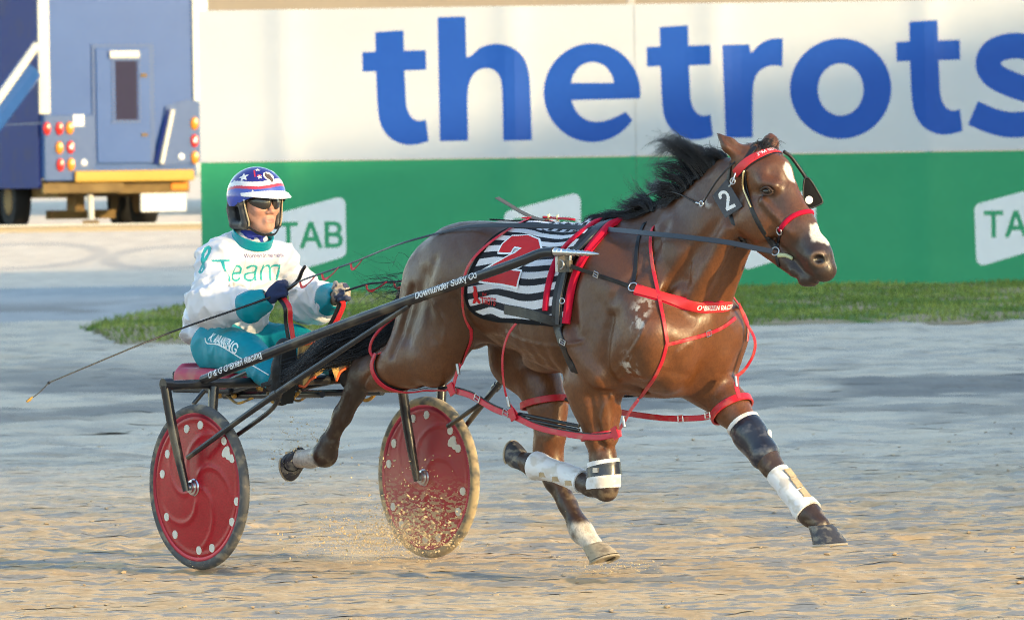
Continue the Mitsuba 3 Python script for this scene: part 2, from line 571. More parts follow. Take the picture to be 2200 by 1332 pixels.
for _ in range(900):                                                  # hoof prints
    hy = rr.uniform(33.5, 80)
    hx, R = rr.uniform(-0.08, 0.08) * hy, rr.uniform(0.07, 0.13) * (1 + 1.6 * (hy > 45))
    i0, i1 = np.searchsorted(ty, [hy - 0.5, hy + 0.5])
    d = np.sqrt(((TX[:, i0:i1] - hx) / (1.5 * R)) ** 2 + ((TY[:, i0:i1] - hy) / R) ** 2)
    tz[:, i0:i1] += -rr.uniform(0.010, 0.022) * np.exp(-d ** 4) + 0.006 * np.exp(-((d - 1.35) / 0.35) ** 2)
for cx_, cy_, R in ((4.0, 28.6, 2.35), (2.9, 29.9, 1.25), (6.0, 30.5, 3.6)):   # old wheel marks that curve away
    d = np.abs(np.sqrt((TX - cx_) ** 2 + (TY - cy_) ** 2) - R)
    tz += -0.007 * np.exp(-(d / 0.045) ** 2) + 0.002 * np.exp(-((d - 0.10) / 0.05) ** 2)
for t_ in (0.65, -0.65):                                              # the sulky's own ruts behind its wheels
    L = (np.stack([TX, TY, 0 * TX], -1) - SULKY.o) @ SULKY.M
    tz += -0.012 * np.exp(-((L[..., 1] - t_) / 0.03) ** 2) * (L[..., 0] < 0.1)
tz -= np.clip(tz.mean(), -1, 1)
n_ = len(ty)
i_, j_ = np.meshgrid(np.arange(len(tu) - 1), np.arange(n_ - 1), indexing='ij')
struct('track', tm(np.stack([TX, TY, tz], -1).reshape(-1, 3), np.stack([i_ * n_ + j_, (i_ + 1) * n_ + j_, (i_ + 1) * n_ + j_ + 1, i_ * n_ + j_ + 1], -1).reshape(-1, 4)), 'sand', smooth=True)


# loose clods lying on the track
cb = trimesh.creation.icosphere(0, 1.0)
cbv, cbf = np.asarray(cb.vertices), np.asarray(cb.faces)
nc = 4000
cyy = rr.uniform(24.5, 50, nc)
cxx = rr.uniform(-0.078, 0.078, nc) * cyy
iu, iy = np.clip(np.searchsorted(tu, cxx / cyy), 0, len(tu) - 1), np.clip(np.searchsorted(ty, cyy), 0, len(ty) - 1)
cr_ = 0.002 + 0.008 * rr.random(nc) ** 5
cv_ = np.stack([cxx, cyy, tz[iu, iy] + 0.25 * cr_], -1)[:, None] + (cbv[None] * rr.uniform(0.6, 1.4, (nc, 12, 1))) * cr_[:, None, None] * np.array([1.4, 1.1, 0.7])
struct('track_clods', tm(cv_.reshape(-1, 3), (cbf[None] + 12 * np.arange(nc)[:, None, None]).reshape(-1, 3)), 'sand', kind='stuff', label='loose clods of sand scattered over the harrowed track', category='sand')


# the grass verge in front of the hoarding: an island that tapers off on the left
def verge_edge(x):
    """(near edge, far edge) of the grass at x, or near > far where there is none."""
    k = sstep(-5.15, -3.7, x)
    n1 = meshkit.fbm(np.stack([x * 1.1, x * 0, x * 0], -1), 3, 4) - 0.5
    return 75.0 + 4.0 * sstep(-4.2, 3, x) + 1.0 * sstep(3, 6, x) + 1.6 * n1 + 9.5 * (1 - k), 89.0 + 6.4 * sstep(-4.6, -2.9, x) + 1.0 * n1 - 7.0 * (1 - k)


def verge_z(x, y):
    a, b = verge_edge(x)
    e = np.minimum(y - a, np.where(x > -2.6, 9, b - y))
    return ground_z(x, y) + np.where(e > -0.2, 0.06 * sstep(-0.2, 1.8, e) * (1 - 0.9 * sstep(87, 94.5, y) * (x > -4)), -0.2) + 0.03 * (meshkit.noise(np.stack([x * 1.3, y * 0.6, x * 0], -1), 9) - 0.5)


def verge_col(p, n, uv):
    a = fbm(p.x * 1.6, p.y * 0.8, 2.0, 4)
    return mix((0.075, 0.12, 0.03), (0.25, 0.2, 0.13), smoothstep(0.5, 0.62, a + 0.35 * smoothstep(81.5, 78, p.y)))


pr('verge_soil', mikit.proc(verge_col), 0.95, 0.1)
struct('verge', sheet(np.linspace(-8, 16, 260), np.linspace(72, 96.5, 190), verge_z), 'verge_soil', smooth=True)


def grass_col(p, n, uv):
    a = fbm(p.x * 1.2, p.y * 0.5, 9.0, 3)
    b = mikit.cell_rand(p.x * 70, p.y * 18)
    return mix((0.12, 0.19, 0.03), (0.23, 0.29, 0.06), smoothstep(0.35, 0.7, a)) * (0.7 + 0.6 * b)


bsdf('grass_blade', {'type': 'twosided', 'b': {'type': 'principled', 'base_color': mikit.proc(grass_col), 'roughness': 0.6, 'specular': 0.3}})
N = 70000
bxx, byy = rng.uniform(-7.4, 14, N), rng.uniform(74, 95.0, N)
a_, b_ = verge_edge(bxx)
dry = meshkit.fbm(np.stack([bxx * 1.6, byy * 0.8, 0 * bxx], -1), 3, 17)
keep = (byy > a_ + 0.1 + 2.2 * np.maximum(0, dry - 0.4)) & ((byy < b_) | (bxx > -2.6)) & (byy < 94.9)
bxx, byy = bxx[keep], byy[keep]
bz = verge_z(bxx, byy)
N = len(bxx)
ht, wd, an = rng.uniform(0.02, 0.07, N) * (0.6 + 0.9 * meshkit.noise(np.stack([bxx * 1.5, byy * 0.6, 0 * bxx], -1), 2)), rng.uniform(0.008, 0.02, N), rng.uniform(0, math.pi, N)
ln = rng.normal(0, 0.03, (N, 2))
c0 = np.stack([bxx, byy, bz - 0.02], -1)
sd = np.stack([np.cos(an) * wd, np.sin(an) * wd, 0 * an], -1)
tip = c0 + np.stack([ln[:, 0], ln[:, 1], ht + 0.02], -1)
gv = np.stack([c0 - sd, c0 + sd, tip], 1).reshape(-1, 3)
struct('grass', tm(gv, np.arange(3 * N).reshape(-1, 3)), 'grass_blade', kind='stuff', label='short green grass along the foot of the hoarding', category='grass')

# ---------------------------------------------------------------- the advertising hoarding
FY = 95.0
hoard = thing('advertising_hoarding', 'long white over green advertising hoarding with huge blue lettering behind the track', 'hoarding')


def bulge(x):
    y = 0 * x
    for pxx in (150, 620, 1105, 1545, 2000, 2470):
        c = (pxx - 1100) / FPX * FY
        y = y - 0.05 * np.exp(-((x - c) / 0.21) ** 2)
    return y + 0.010 * np.sin(x * 1.9 + 1)


def wob(x, z):
    return bulge(x) + 0.006 * np.sin(z * 3 + x * 0.8)


def fz(px, py):
    return at_y(px, py, FY)[[0, 2]]


pr('banner_white', mikit.proc(lambda p, n, uv: mix((0.62, 0.63, 0.655), (0.57, 0.58, 0.605), fbm(p.x * 0.9, p.z * 2.0, 1.0, 3))), 0.5, 0.3)
pr('emblem_white', (0.80, 0.81, 0.83), 0.5, 0.3)
pr('banner_green', mikit.proc(lambda p, n, uv: mix((0.026, 0.30, 0.135), (0.034, 0.33, 0.15), fbm(p.x * 1.3, p.z * 2.5, 4.0, 3))), 0.5, 0.3)
pr('banner_blue', (0.012, 0.085, 0.42), 0.5, 0.3)
zt, zm, zb = fz(430, 24)[1], fz(430, 350)[1], 0.06
x_l, x_r, x_s = fz(430, 350)[0], 17.0, fz(1366, 300)[0]


def panel(x0, x1, z0, z1, off=0.0, thick=0.012):
    xs = np.linspace(x0, x1, max(3, int((x1 - x0) / 0.05)))
    zs = np.linspace(z0, z1, 9)
    X, Z = np.meshgrid(xs, zs, indexing='ij')
    f = np.stack([X, FY + wob(X, Z) - off, Z], -1).reshape(-1, 3)
    n = len(zs)
    i, j = np.meshgrid(np.arange(len(xs) - 1), np.arange(n - 1), indexing='ij')
    q = np.stack([i * n + j, (i + 1) * n + j, (i + 1) * n + j + 1, i * n + j + 1], -1).reshape(-1, 4)
    edge = np.r_[np.arange(0, len(f), n), np.arange(n) + (len(xs) - 1) * n, np.arange(len(f) - 1, -1, -n), np.arange(n)[::-1]]
    b = f + [0, thick, 0]
    m = len(f)
    sides = np.stack([edge[:-1], edge[:-1] + m, edge[1:] + m, edge[1:]], -1)
    return tm(np.vstack([f, b]), np.vstack([q, q[:, ::-1] + m, sides]))


xs_ = [x_l, x_s, x_s + 5.6, x_r]
for k in range(3):
    add(hoard + '__white_panel', panel(xs_[k] + 0.004, xs_[k + 1] - 0.004, zm + 0.004, zt), 'banner_white', smooth=30)
    add(hoard + '__green_panel', panel(xs_[k] + 0.004, xs_[k + 1] - 0.004, zb, zm - 0.004), 'banner_green', smooth=30)
pr('post_galv', (0.55, 0.5, 0.42), 0.6, 0.3)
for pxx in (445, 1105, 1366, 2000, 2470):
    c = (pxx - 1100) / FPX * FY
    add(hoard + '__post', bx([c - 0.045, FY + 0.06, 0.0], [c + 0.045, FY + 0.15, zt + (0.35 if pxx == 1366 else 0.0)], 0.01), 'post_galv')


def on_banner(poly, key, mat, off):
    P, F = fill(poly, 0.12)
    f = np.stack([P[:, 0], FY + wob(P[:, 0], P[:, 1]) - off, P[:, 1]], -1)
    return add(key, tm(f, F), mat)


def fpoly(pts, smooth=0):
    q = np.array([fz(*p) for p in pts])
    p = Polygon(q)
    return p.buffer(smooth).buffer(-2 * smooth).buffer(smooth) if smooth else p


def arc_pts(cx, cy, rx, ry, a0, a1, n=24):
    a = np.radians(np.linspace(a0, a1, n))
    return [(cx + rx * math.cos(t), cy - ry * math.sin(t)) for t in a]


def spl(pts, n=14):
    return [tuple(q) for q in curve(np.array(pts, float), n)]


def letter_t(dx, dy):
    body = [(806, 70), (867, 66), (868, 110), (915, 108.5), (916, 151), (869, 152.5)] + spl([(869, 155), (871, 190), (873, 226), (882, 250), (898, 261), (915, 257)]) + \
           [(921, 303)] + spl([(918, 305), (895, 311), (868, 311), (838, 297), (818, 268), (811, 225), (808, 157)], 22) + [(808, 154), (779, 155), (778, 113), (807, 112)]
    return [(x + dx, y + dy) for x, y in body]


let_h = [(940, 38), (1000, 36), (1002, 124)] + spl([(1012, 121), (1034, 102), (1068, 95), (1102, 104), (1126, 126), (1137, 162), (1140, 215)], 20) + [(1143, 302), (1081, 303)] + \
        spl([(1080, 225), (1077, 177), (1066, 155), (1044, 147), (1020, 157), (1007, 184), (1004, 220)], 18) + [(1006, 303), (945, 304)]
let_r = [(1551, 97), (1610, 96), (1613, 115)] + spl([(1616, 113), (1632, 96), (1655, 85), (1682, 83)], 10) + [(1681, 146)] + spl([(1674, 142), (1655, 142), (1632, 153), (1620, 176), (1617, 210)], 12) + [(1617, 296), (1559, 297)]
e_out = fpoly(arc_pts(1272, 200, 104, 106, 0, 360, 72))
e_in = fpoly([(1227, 179)] + spl([(1230, 165), (1246, 143), (1273, 134), (1300, 143), (1316, 165)], 14) + [(1319, 179)])
e_cut = fpoly([(1228, 216)] + spl([(1231, 226), (1243, 246), (1265, 260), (1290, 262), (1318, 254), (1344, 241)], 16) + [(1372, 273), (1400, 290), (1400, 211.5)])
s_line = LineString([fz(*p) for p in spl([(2250, 122), (2222, 106), (2178, 99), (2138, 110), (2123, 136), (2136, 163), (2178, 184), (2222, 200), (2243, 228), (2228, 259), (2180, 269), (2136, 262), (2090, 243)], 60)])
px_m = FY / FPX
shapes = [fpoly(letter_t(0, 0), 0.012), fpoly(let_h, 0.012), e_out.difference(e_in).difference(e_cut).buffer(-0.01).buffer(0.01), fpoly(letter_t(611, -11), 0.012), fpoly(let_r, 0.012),
          fpoly(arc_pts(1806, 191, 109, 108, 0, 360, 72)).difference(fpoly(arc_pts(1806, 193, 49, 56, 0, 360, 60))), fpoly(letter_t(1147, -22), 0.012), s_line.buffer(27.5 * px_m, cap_style='flat')]
for s_ in shapes:
    on_banner(s_, hoard + '__letter', 'banner_blue', 0.006)
for k in range(5):
    dx, dy = (k - 2) * 505 + 1010 - 505 * 2 + 1010, -(k - 2) * 8 - 16 + 16
    ox, oy = (k - 3) * 505, -(k - 3) * 8
    quad = Polygon([fz(2093 + ox, 440 + oy), fz(2257 + ox, 396 + oy), fz(2259 + ox, 526 + oy), fz(2098 + ox, 575 + oy)]).buffer(-0.09).buffer(0.09)
    b0 = fz(2110 + ox, 509 + oy)
    tab = saf.scale(text_poly('TAB', 54 * px_m), 0.97, 1, origin=(0, 0))
    tab = saf.translate(tab, *b0).simplify(0.004)
    on_banner(quad.difference(tab), hoard + '__emblem', 'emblem_white', 0.006)

# beige clubhouse wall that looks over the top of the hoarding
shed = thing('clubhouse', 'plain beige clubhouse wall seen as a strip above the hoarding', 'building')
pr('beige_wall', mikit.proc(lambda p, n, uv: mix((0.33, 0.27, 0.20), (0.38, 0.31, 0.23), fbm(p.x * 0.7, p.y, p.z * 2.0, 3))), 0.8, 0.2)
pr('roof_tin', (0.35, 0.36, 0.37), 0.5, 0.4)
add(shed + '__wall', bx([-5.4, 136, 0.5], [24, 144, 9.5]), 'beige_wall')
add(shed + '__roof', cat([bx([-5.8, 135.3, 9.51], [24.6, 144.6, 9.7])]), 'roof_tin')

# the grandstand across the home straight, to the right behind the camera: it throws the long evening shade
gs = thing('grandstand', 'tall grandstand on the near side of the track', 'grandstand')
g0, gd = np.array([67.7, 46.5]), np.array([0.378, 0.926])
gn = np.array([0.926, -0.378])
pr('grandstand_wall', (0.35, 0.33, 0.31), 0.8, 0.2)


def gblock(k0, k1, z0, z1, d0=0.0, d1=14.0):
    c = np.array([g0 + gd * k0 + gn * d0, g0 + gd * k1 + gn * d0, g0 + gd * k1 + gn * d1, g0 + gd * k0 + gn * d1])
    return trimesh.creation.extrude_polygon(Polygon(c), z1 - z0, engine='earcut').apply_translation([0, 0, z0])


GZ = 2.88 + 80 * math.tan(SUN_EL) * math.hypot(0.776, 0.606)
add(gs + '__wall', [gblock(-47.5, -28.5, 0, GZ), gblock(-27.6, 45, 0, GZ)] + [gblock(-47.5 - a, -47.5 - a + b, 0, GZ, 0, 0.4) for a, b in ((0.7, 0.45), (1.5, 0.45), (2.4, 0.4), (3.4, 0.35), (4.5, 0.3))], 'grandstand_wall')
add(gs + '__roof', [gblock(-48, -28.4, GZ + 0.003, GZ + 0.3, -0.6, 14.5), gblock(-27.7, 45.5, GZ + 0.003, GZ + 0.3, -0.6, 14.5)], 'roof_tin')

# ---------------------------------------------------------------- the blue horse truck
TB = math.radians(20)
T0 = at_y(92, 390, 118.0)
E1, E2 = np.array([math.cos(TB), math.sin(TB), 0]), np.array([-math.sin(TB), math.cos(TB), 0])
TN = -E2
tr = thing('horse_truck', 'blue horse truck with yellow bumper and round tail lights parked beyond the hoarding', 'truck')


def tp(px, py, off=0.0):
    """(along the rear wall, height) at a pixel; off: how far proud of the rear wall."""
    p = on_plane(px, py, T0 + TN * off, TN)
    return np.array([(p - T0) @ E1, p[2]])


def tbox(u0, u1, z0, z1, w0, w1, r=0.0):
    """Box: u along the rear wall, w out of the rear wall (negative = into the truck)."""
    m = bx([u0, w0, z0], [u1, w1, z1], r)
    v = np.asarray(m.vertices)
    p = np.stack([T0[0] + E1[0] * v[:, 0] + TN[0] * v[:, 1], T0[1] + E1[1] * v[:, 0] + TN[1] * v[:, 1], v[:, 2]], 1)
    f = np.asarray(m.faces)
    return tm(p, f[:, ::-1] if np.dot(np.cross(E1, TN), [0, 0, 1]) < 0 else f)


def tpx(x0, y0, x1, y1, w0, w1, r=0.0):
    a, b = tp(x0, y0, w1), tp(x1, y1, w1)
    return tbox(a[0], b[0], a[1], b[1], w0, w1, r)


TW = tp(424, 380)[0]
zb_ = tp(92, 388)[1]
pr('truck_blue', mikit.proc(lambda p, n, uv: mix((0.018, 0.082, 0.27), (0.025, 0.097, 0.30), fbm(p.x * 2, p.y * 2, p.z * 2, 3))), 0.35, 0.5)
pr('truck_navy', dirty((0.010, 0.026, 0.16), (0.06, 0.05, 0.07), 0.3, 3.0), 0.6, 0.2)
pr('truck_panel', (0.060, 0.115, 0.26), 0.45, 0.4)
pr('truck_cream', (0.74, 0.68, 0.56), 0.4, 0.5)
pr('truck_yellow', (0.55, 0.30, 0.03), 0.4, 0.5)
pr('chassis_rust', mikit.proc(lambda p, n, uv: mix((0.14, 0.085, 0.035), (0.30, 0.2, 0.08), fbm(p.x * 5, p.y * 5, p.z * 5, 3))), 0.8, 0.2)
pr('tyre_black', (0.02, 0.02, 0.02), 0.8, 0.2)
pr('lamp_red', (0.70, 0.03, 0.02), 0.25, 0.5)
pr('lamp_orange', (0.85, 0.27, 0.02), 0.25, 0.5)
pr('lamp_white', (0.85, 0.83, 0.78), 0.25, 0.5)
pr('dark_glass', (0.035, 0.03, 0.06), 0.15, 0.5)
add(tr + '__body', [tbox(0, TW, zb_ + 0.02, 4.6, -9, 0, 0.05)], 'truck_blue', smooth=30)
add(tr + '__side_panel', [tbox(-0.03, -0.002, zb_ + 0.9, 4.5, -8.9, -0.06)], 'truck_navy')
add(tr + '__side_skirt', [tbox(-0.05, -0.002, zb_ - 0.12, zb_ + 0.88, -8.9, -0.06)], 'truck_navy')
add(tr + '__corner_pillar', tpx(80, -40, 109, 246, 0.002, 0.05, 0.02), 'truck_cream', smooth=30)
add(tr + '__corner_pillar', tpx(412, -40, 424, 228, 0.002, 0.05, 0.015), 'truck_cream', smooth=30)
add(tr + '__tail_panel', tpx(94, 248, 205, 388, 0.002, 0.05, 0.02), 'truck_panel', smooth=30)
pp = Polygon([tp(345, 352), tp(427, 346), tp(424, 222), tp(400, 219), tp(358, 232)]).buffer(0.03)
pm = trimesh.creation.extrude_polygon(pp, 0.05, engine='earcut')
pv = np.asarray(pm.vertices)
add(tr + '__tail_panel', tm(T0 * [1, 1, 0] + pv[:, :1] * E1 + pv[:, 1:2] * [0, 0, 1] + (pv[:, 2:] + 0.002) * TN, pm.faces), 'truck_panel')
add(tr + '__bumper', tpx(162, 392, 418, 364, 0.055, 0.12, 0.02), 'truck_yellow', smooth=30)
dfr = tpx(196, 96, 334, 352, 0.002, 0.03, 0.01)
d1 = add(tr + '__door', tpx(205, 104, 325, 350, 0.03, 0.06, 0.015), 'truck_blue', smooth=30)
add(tr + '__door_frame', dfr, 'truck_panel', smooth=30)
add(d1 + '__window', tpx(247, 132, 296, 258, 0.061, 0.07, 0.0), 'dark_glass')
add(d1 + '__window_frame', [tpx(240, 122, 303, 131, 0.061, 0.085, 0.0), tpx(240, 259, 303, 264, 0.061, 0.08), tpx(240, 131.5, 246, 258.5, 0.061, 0.08), tpx(297, 131.5, 303, 258.5, 0.061, 0.08)], 'truck_panel')
add(d1 + '__awning', tpx(236, 110, 300, 125, 0.086, 0.12, 0.01), 'truck_cream')
add(d1 + '__latch', tpx(303, 159, 316, 166, 0.061, 0.09), 'chassis_rust')
add(d1 + '__latch', tpx(305, 287, 318, 293, 0.061, 0.09), 'chassis_rust')
for c_, m_ in (((125, 277), 'lamp_red'), ((147, 276), 'lamp_orange'), ((125, 318), 'lamp_orange'), ((149, 317), 'lamp_red'), ((127, 355), 'lamp_red'), ((150, 354), 'lamp_orange'),
               ((98, 277), 'lamp_red'), ((415, 266), 'lamp_orange'), ((415, 303), 'lamp_red'), ((416, 339), 'lamp_orange')):
    u, z = tp(*c_)
    q = lathe([(0.0, 0.0), (0.062, 0.0), (0.066, 0.02), (0.05, 0.045), (0, 0.055)], [0, 0, 0], [0, -1, 0], 20)
    v = np.asarray(q.vertices) * [1, 1, 1.55]
    w_ = -v[:, 1] + 0.05
    add(tr + '__tail_light', tm(T0 * [1, 1, 0] + (v[:, :1] + u) * E1 + (v[:, 2:] + z) * [0, 0, 1] + w_[:, None] * TN, q.faces), m_, smooth=30)
for c_ in ((178, 350), (387, 337), (149, 317), (415, 303)):
    u, z = tp(*c_)
    s_ = trimesh.creation.icosphere(2, 0.055 if c_[0] in (178, 387) else 0.035)
    v = np.asarray(s_.vertices) * [1, 0.4, 1]
    add(tr + '__reflector', tm(T0 * [1, 1, 0] + (v[:, :1] + u) * E1 + (v[:, 2:] + z) * [0, 0, 1] + (v[:, 1:2] + (0.06 if c_[0] in (178, 387) else 0.1)) * TN, s_.faces), 'lamp_white', smooth=True)
add(tr + '__square_plate', tpx(157, 247, 181, 272, 0.051, 0.07, 0.005), 'lamp_white')
q0, q1 = np.r_[tp(332, 352), 0.06], np.r_[tp(360, 236), 0.06]
bar = lambda a, b, r: tube(np.array([T0 * [1, 1, 0] + p[0] * E1 + p[1] * np.array([0, 0, 1]) + p[2] * TN for p in (a, b)]), r, 8)
add(tr + '__strut', bar(q0, q1, 0.03), 'truck_navy', smooth=30)
add(tr + '__strut', bar(np.r_[tp(344, 352), 0.07], np.r_[tp(368, 236), 0.07], 0.04), 'truck_cream', smooth=30)
add(tr + '__ramp', bar(np.r_[tp(-90, 330), 0.5], np.r_[tp(52, 150), 0.3], 0.22), 'truck_blue', smooth=30)
add(tr + '__ramp_edge', bar(np.r_[tp(-70, 268), 0.75], np.r_[tp(60, 98), 0.5], 0.07), 'truck_cream', smooth=30)
# underneath
ch = add(tr + '__chassis', [tbox(0.1, TW - 0.1, zb_ - 0.22, zb_ + 0.01, -0.3, -0.1), tbox(0.35, 0.5, zb_ - 0.28, zb_, -8.8, -0.31), tbox(TW - 0.5, TW - 0.35, zb_ - 0.28, zb_, -8.8, -0.31),
                           tbox(0.0, 1.3, zb_ - 0.2, zb_ - 0.05, -0.09, 0.04), tbox(0.6, 1.7, zb_ - 0.62, zb_ - 0.48, -1.9, -1.7), tbox(0.8, 0.95, zb_ - 0.5, zb_ - 0.2, -1.4, -0.9)], 'chassis_rust')
zg = ground_z(T0[0], 122.0)
for u in (0.2, TW - 0.2):
    for w in (-2.2, -3.4):
        c = T0 * [1, 1, 0] + E1 * u + TN * w + np.array([0, 0, zg + 0.44])
        wk = add(tr + '__wheel', lathe([(0.0, -0.1), (0.24, -0.1), (0.25, -0.13), (0.42, -0.13), (0.46, -0.08), (0.46, 0.08), (0.42, 0.13), (0.25, 0.13), (0.24, 0.1), (0, 0.1)], c, E1, 40), 'tyre_black', smooth=40)
        add(wk + '__rim', lathe([(0.0, -0.135), (0.1, -0.14), (0.22, -0.135), (0.23, -0.12)], c, E1, 30), 'chassis_rust', smooth=40)
add(tr + '__stabiliser_leg', bar(np.r_[tp(201, 412), -0.2], np.r_[tp(204, 470), -0.2], 0.05), 'truck_cream', smooth=30)
add(tr + '__foot', bx(*[T0 * [1, 1, 0] + E1 * u + TN * w + np.array([0, 0, z]) for u, w, z in ((tp(190, 470)[0], -0.3, zg + 0.02), (tp(216, 470)[0], -0.1, zg + 0.12))]), 'chassis_rust')
add(tr + '__number_plate', tpx(303, 456, 400, 412, -0.2, -0.14, 0.02), 'lamp_white')
add(tr + '__marker_light', tpx(368, 408, 404, 392, -0.13, -0.06, 0.02), 'lamp_orange')
# kerb and a low rail in front of the truck
kb = thing('timber_kerb', 'weathered timber kerb on the yard in front of the truck', 'kerb')
ky = 118.0
pr('kerb_wood', mikit.proc(lambda p, n, uv: mix((0.42, 0.33, 0.2), (0.6, 0.5, 0.36), fbm(p.x * 0.8, p.y * 6, p.z * 14, 3))), 0.8, 0.2)
add(kb + '__beam', bx([-14, ky, ground_z(0, ky) - 0.05], [-3.4, ky + 0.16, at_y(200, 486, ky)[2]], 0.02), 'kerb_wood')
add(kb + '__capping', bx([-14, ky - 0.03, at_y(200, 486, ky)[2] + 0.002], [-3.4, ky + 0.18, at_y(200, 481, ky)[2]], 0.01), 'truck_cream')

# ---------------------------------------------------------------- the horse
from scipy.interpolate import PchipInterpolator as Pchip
hp = HORSE.px
HEAD = Frame(HORSE.out([0.78, 0, 1.66]), 38)
HR = HORSE.M.T @ HEAD.M


def hd(px, py, t=0.0):
    """Horse-local point on the head's plane t to the right of its middle."""
    return HORSE.into(HEAD.out(HEAD.px(px, py, t)))


ts = np.array([-1.02, -0.92, -0.67, -0.40, -0.10, 0.15, 0.35, 0.55, 0.68])
f_top = Pchip(ts, [1.28, 1.40, 1.470, 1.470, 1.450, 1.460, 1.42, 1.30, 1.18])
f_bot = Pchip(ts, [1.10, 1.04, 0.98, 0.915, 0.82, 0.765, 0.755, 0.80, 0.93])
f_hw = Pchip(ts, [0.10, 0.19, 0.250, 0.262, 0.295, 0.290, 0.262, 0.235, 0.17])


def trunk(P):
    s = np.clip(P[:, 0], -1.02, 0.68)
    a, b, w = f_top(s), f_bot(s), f_hw(s)
    zc, rv = (a + b) / 2, (a - b) / 2
    d = (np.sqrt(((P[:, 2] - zc) / rv) ** 2 + (P[:, 1] / w) ** 2) - 1) * np.minimum(rv, w)
    e = np.maximum(P[:, 0] - 0.52, -1.03 - P[:, 0])
    k = 0.12
    h = np.clip(0.5 - 0.5 * (d - e) / k, 0, 1)
    return d * (1 - h) + e * h + k * h * (1 - h)


hb = Body()
hb.fn(trunk, 0.05)
hb.cap([-0.02, 0, 1.42], [0.28, 0, 1.43], 0.06, 0.06, 0.08)                       # withers
for sg in (1, -1):
    hb.ell([-0.66, 0.12 * sg, 1.27], [0.33, 0.155, 0.21], 0.06)                    # rump
    hb.ell([-0.92, 0.115 * sg, 1.16], [0.13, 0.11, 0.22], 0.06)                    # buttock
    hb.cap([0.12, 0.17 * sg, 1.34], [0.50, 0.185 * sg, 1.03], 0.10, 0.105, 0.06)   # shoulder blade
    hb.ell([0.27, 0.205 * sg, 1.00], [0.17, 0.085, 0.15], 0.05)                    # triceps
    hb.ell([0.475, 0.10 * sg, 1.00], [0.145, 0.118, 0.21], 0.06)                   # breast
    hb.ell([-0.05, 0.20 * sg, 1.08], [0.32, 0.11, 0.20], 0.08)                     # ribs
hb.ell([0.49, 0.0, 1.08], [0.145, 0.12, 0.18], 0.06)                                # breast bone
# neck
NK = [[0.34, 0, 1.20], [0.50, 0, 1.33], [0.64, -0.005, 1.47], [0.765, -0.01, 1.60]]
hb.cap(NK[0], NK[1], 0.265, 0.205, 0.05, (1, 0.72, 1))
hb.cap(NK[1], NK[2], 0.205, 0.150, 0.04, (1, 0.62, 1))
hb.cap(NK[2], NK[3], 0.150, 0.110, 0.04, (1, 0.62, 1))
hb.cap([0.30, 0, 1.46], [0.70, 0, 1.66], 0.05, 0.045, 0.06, (1, 0.7, 1))           # crest
for sg in (1, -1):                                                                 # jugular grooves and neck straps
    hb.cap([0.60, 0.085 * sg, 1.15], [0.80, 0.06 * sg, 1.44], 0.035, 0.03, 0.04)
    hb.cap([0.50, 0.150 * sg, 1.17], [0.74, 0.098 * sg, 1.46], 0.014, 0.014, 0.03, sub=True)
# head
hb.cap(hd(1650, 392), hd(1712, 490), 0.108, 0.078, 0.03, (1, 0.78, 1), HR)
hb.cap(hd(1712, 490), hd(1752, 552), 0.078, 0.070, 0.03, (1, 0.72, 1), HR)
hb.cap(hd(1618, 352), hd(1655, 372), 0.085, 0.08, 0.03, (1, 1.0, 1), HR)           # poll and forehead
hb.ell(hd(1628, 462), [0.115, 0.082, 0.105], 0.035, HR)                            # jowl
for sg in (1, -1):
    hb.ell(hd(1630, 468, 0.055 * sg), [0.10, 0.042, 0.095], 0.02, HR)              # cheek
    hb.cap(hd(1645, 394, 0.072 * sg), hd(1664, 400, 0.068 * sg), 0.027, 0.022, 0.03, R=HR)   # brow
    hb.cap(hd(1640, 432, 0.082 * sg), hd(1700, 500, 0.058 * sg), 0.016, 0.012, 0.02, R=HR)   # facial crest
    hb.ell(hd(1664, 368, 0.075 * sg), [0.022, 0.010, 0.018], 0.03, HR, sub=True)    # hollow over the eye
hb.cap(hd(1640, 520), hd(1708, 578), 0.046, 0.032, 0.03, (1, 0.9, 1), HR)          # lower jaw
hb.cap(hd(1750, 540), hd(1768, 578), 0.058, 0.050, 0.03, (1, 0.9, 1), HR)                            # muzzle
hb.ell(hd(1772, 582), [0.042, 0.046, 0.040], 0.02, HR)                             # upper lip
hb.cap(hd(1712, 582), hd(1745, 600), 0.026, 0.030, 0.015, (1, 1.2, 1), HR)         # lower lip and chin
hb.ell(hd(1731, 604), [0.032, 0.034, 0.024], 0.015, HR)
for sg in (1, -1):
    hb.ell(hd(1751, 553, 0.042 * sg), [0.044, 0.030, 0.040], 0.015, HR)            # nostril rim
    hb.ell(hd(1756, 557, 0.072 * sg), [0.026, 0.034, 0.021], 0.006, HR, sub=True)
    hb.cap(hd(1704, 570, 0.055 * sg), hd(1735, 590, 0.062 * sg), 0.008, 0.009, 0.006, R=HR, sub=True)   # mouth
    hb.cap(hd(1735, 590, 0.062 * sg), hd(1775, 606, 0.03 * sg), 0.009, 0.008, 0.006, R=HR, sub=True)
    hb.ell(hd(1648, 411, 0.093 * sg), [0.024, 0.014, 0.017], 0.008, HR, sub=True)  # eye socket
# ears, laid back
for a, b, c in ((hd(1591, 332, 0.05), hd(1566, 312, 0.075), hd(1541, 287, 0.09)), (hd(1653, 322, -0.055), hd(1655, 305, -0.065), hd(1656, 291, -0.065))):
    hb.cap(a, b, 0.036, 0.031, 0.02)
    hb.cap(b, c, 0.031, 0.006, 0.012)
hb.cap(hd(1590, 322, 0.085), hd(1556, 298, 0.10), 0.018, 0.008, 0.01, sub=True)


def leg(pts, rs, k=0.02, w=(1, 1, 1)):
    hb.chain(pts, rs, k, w)


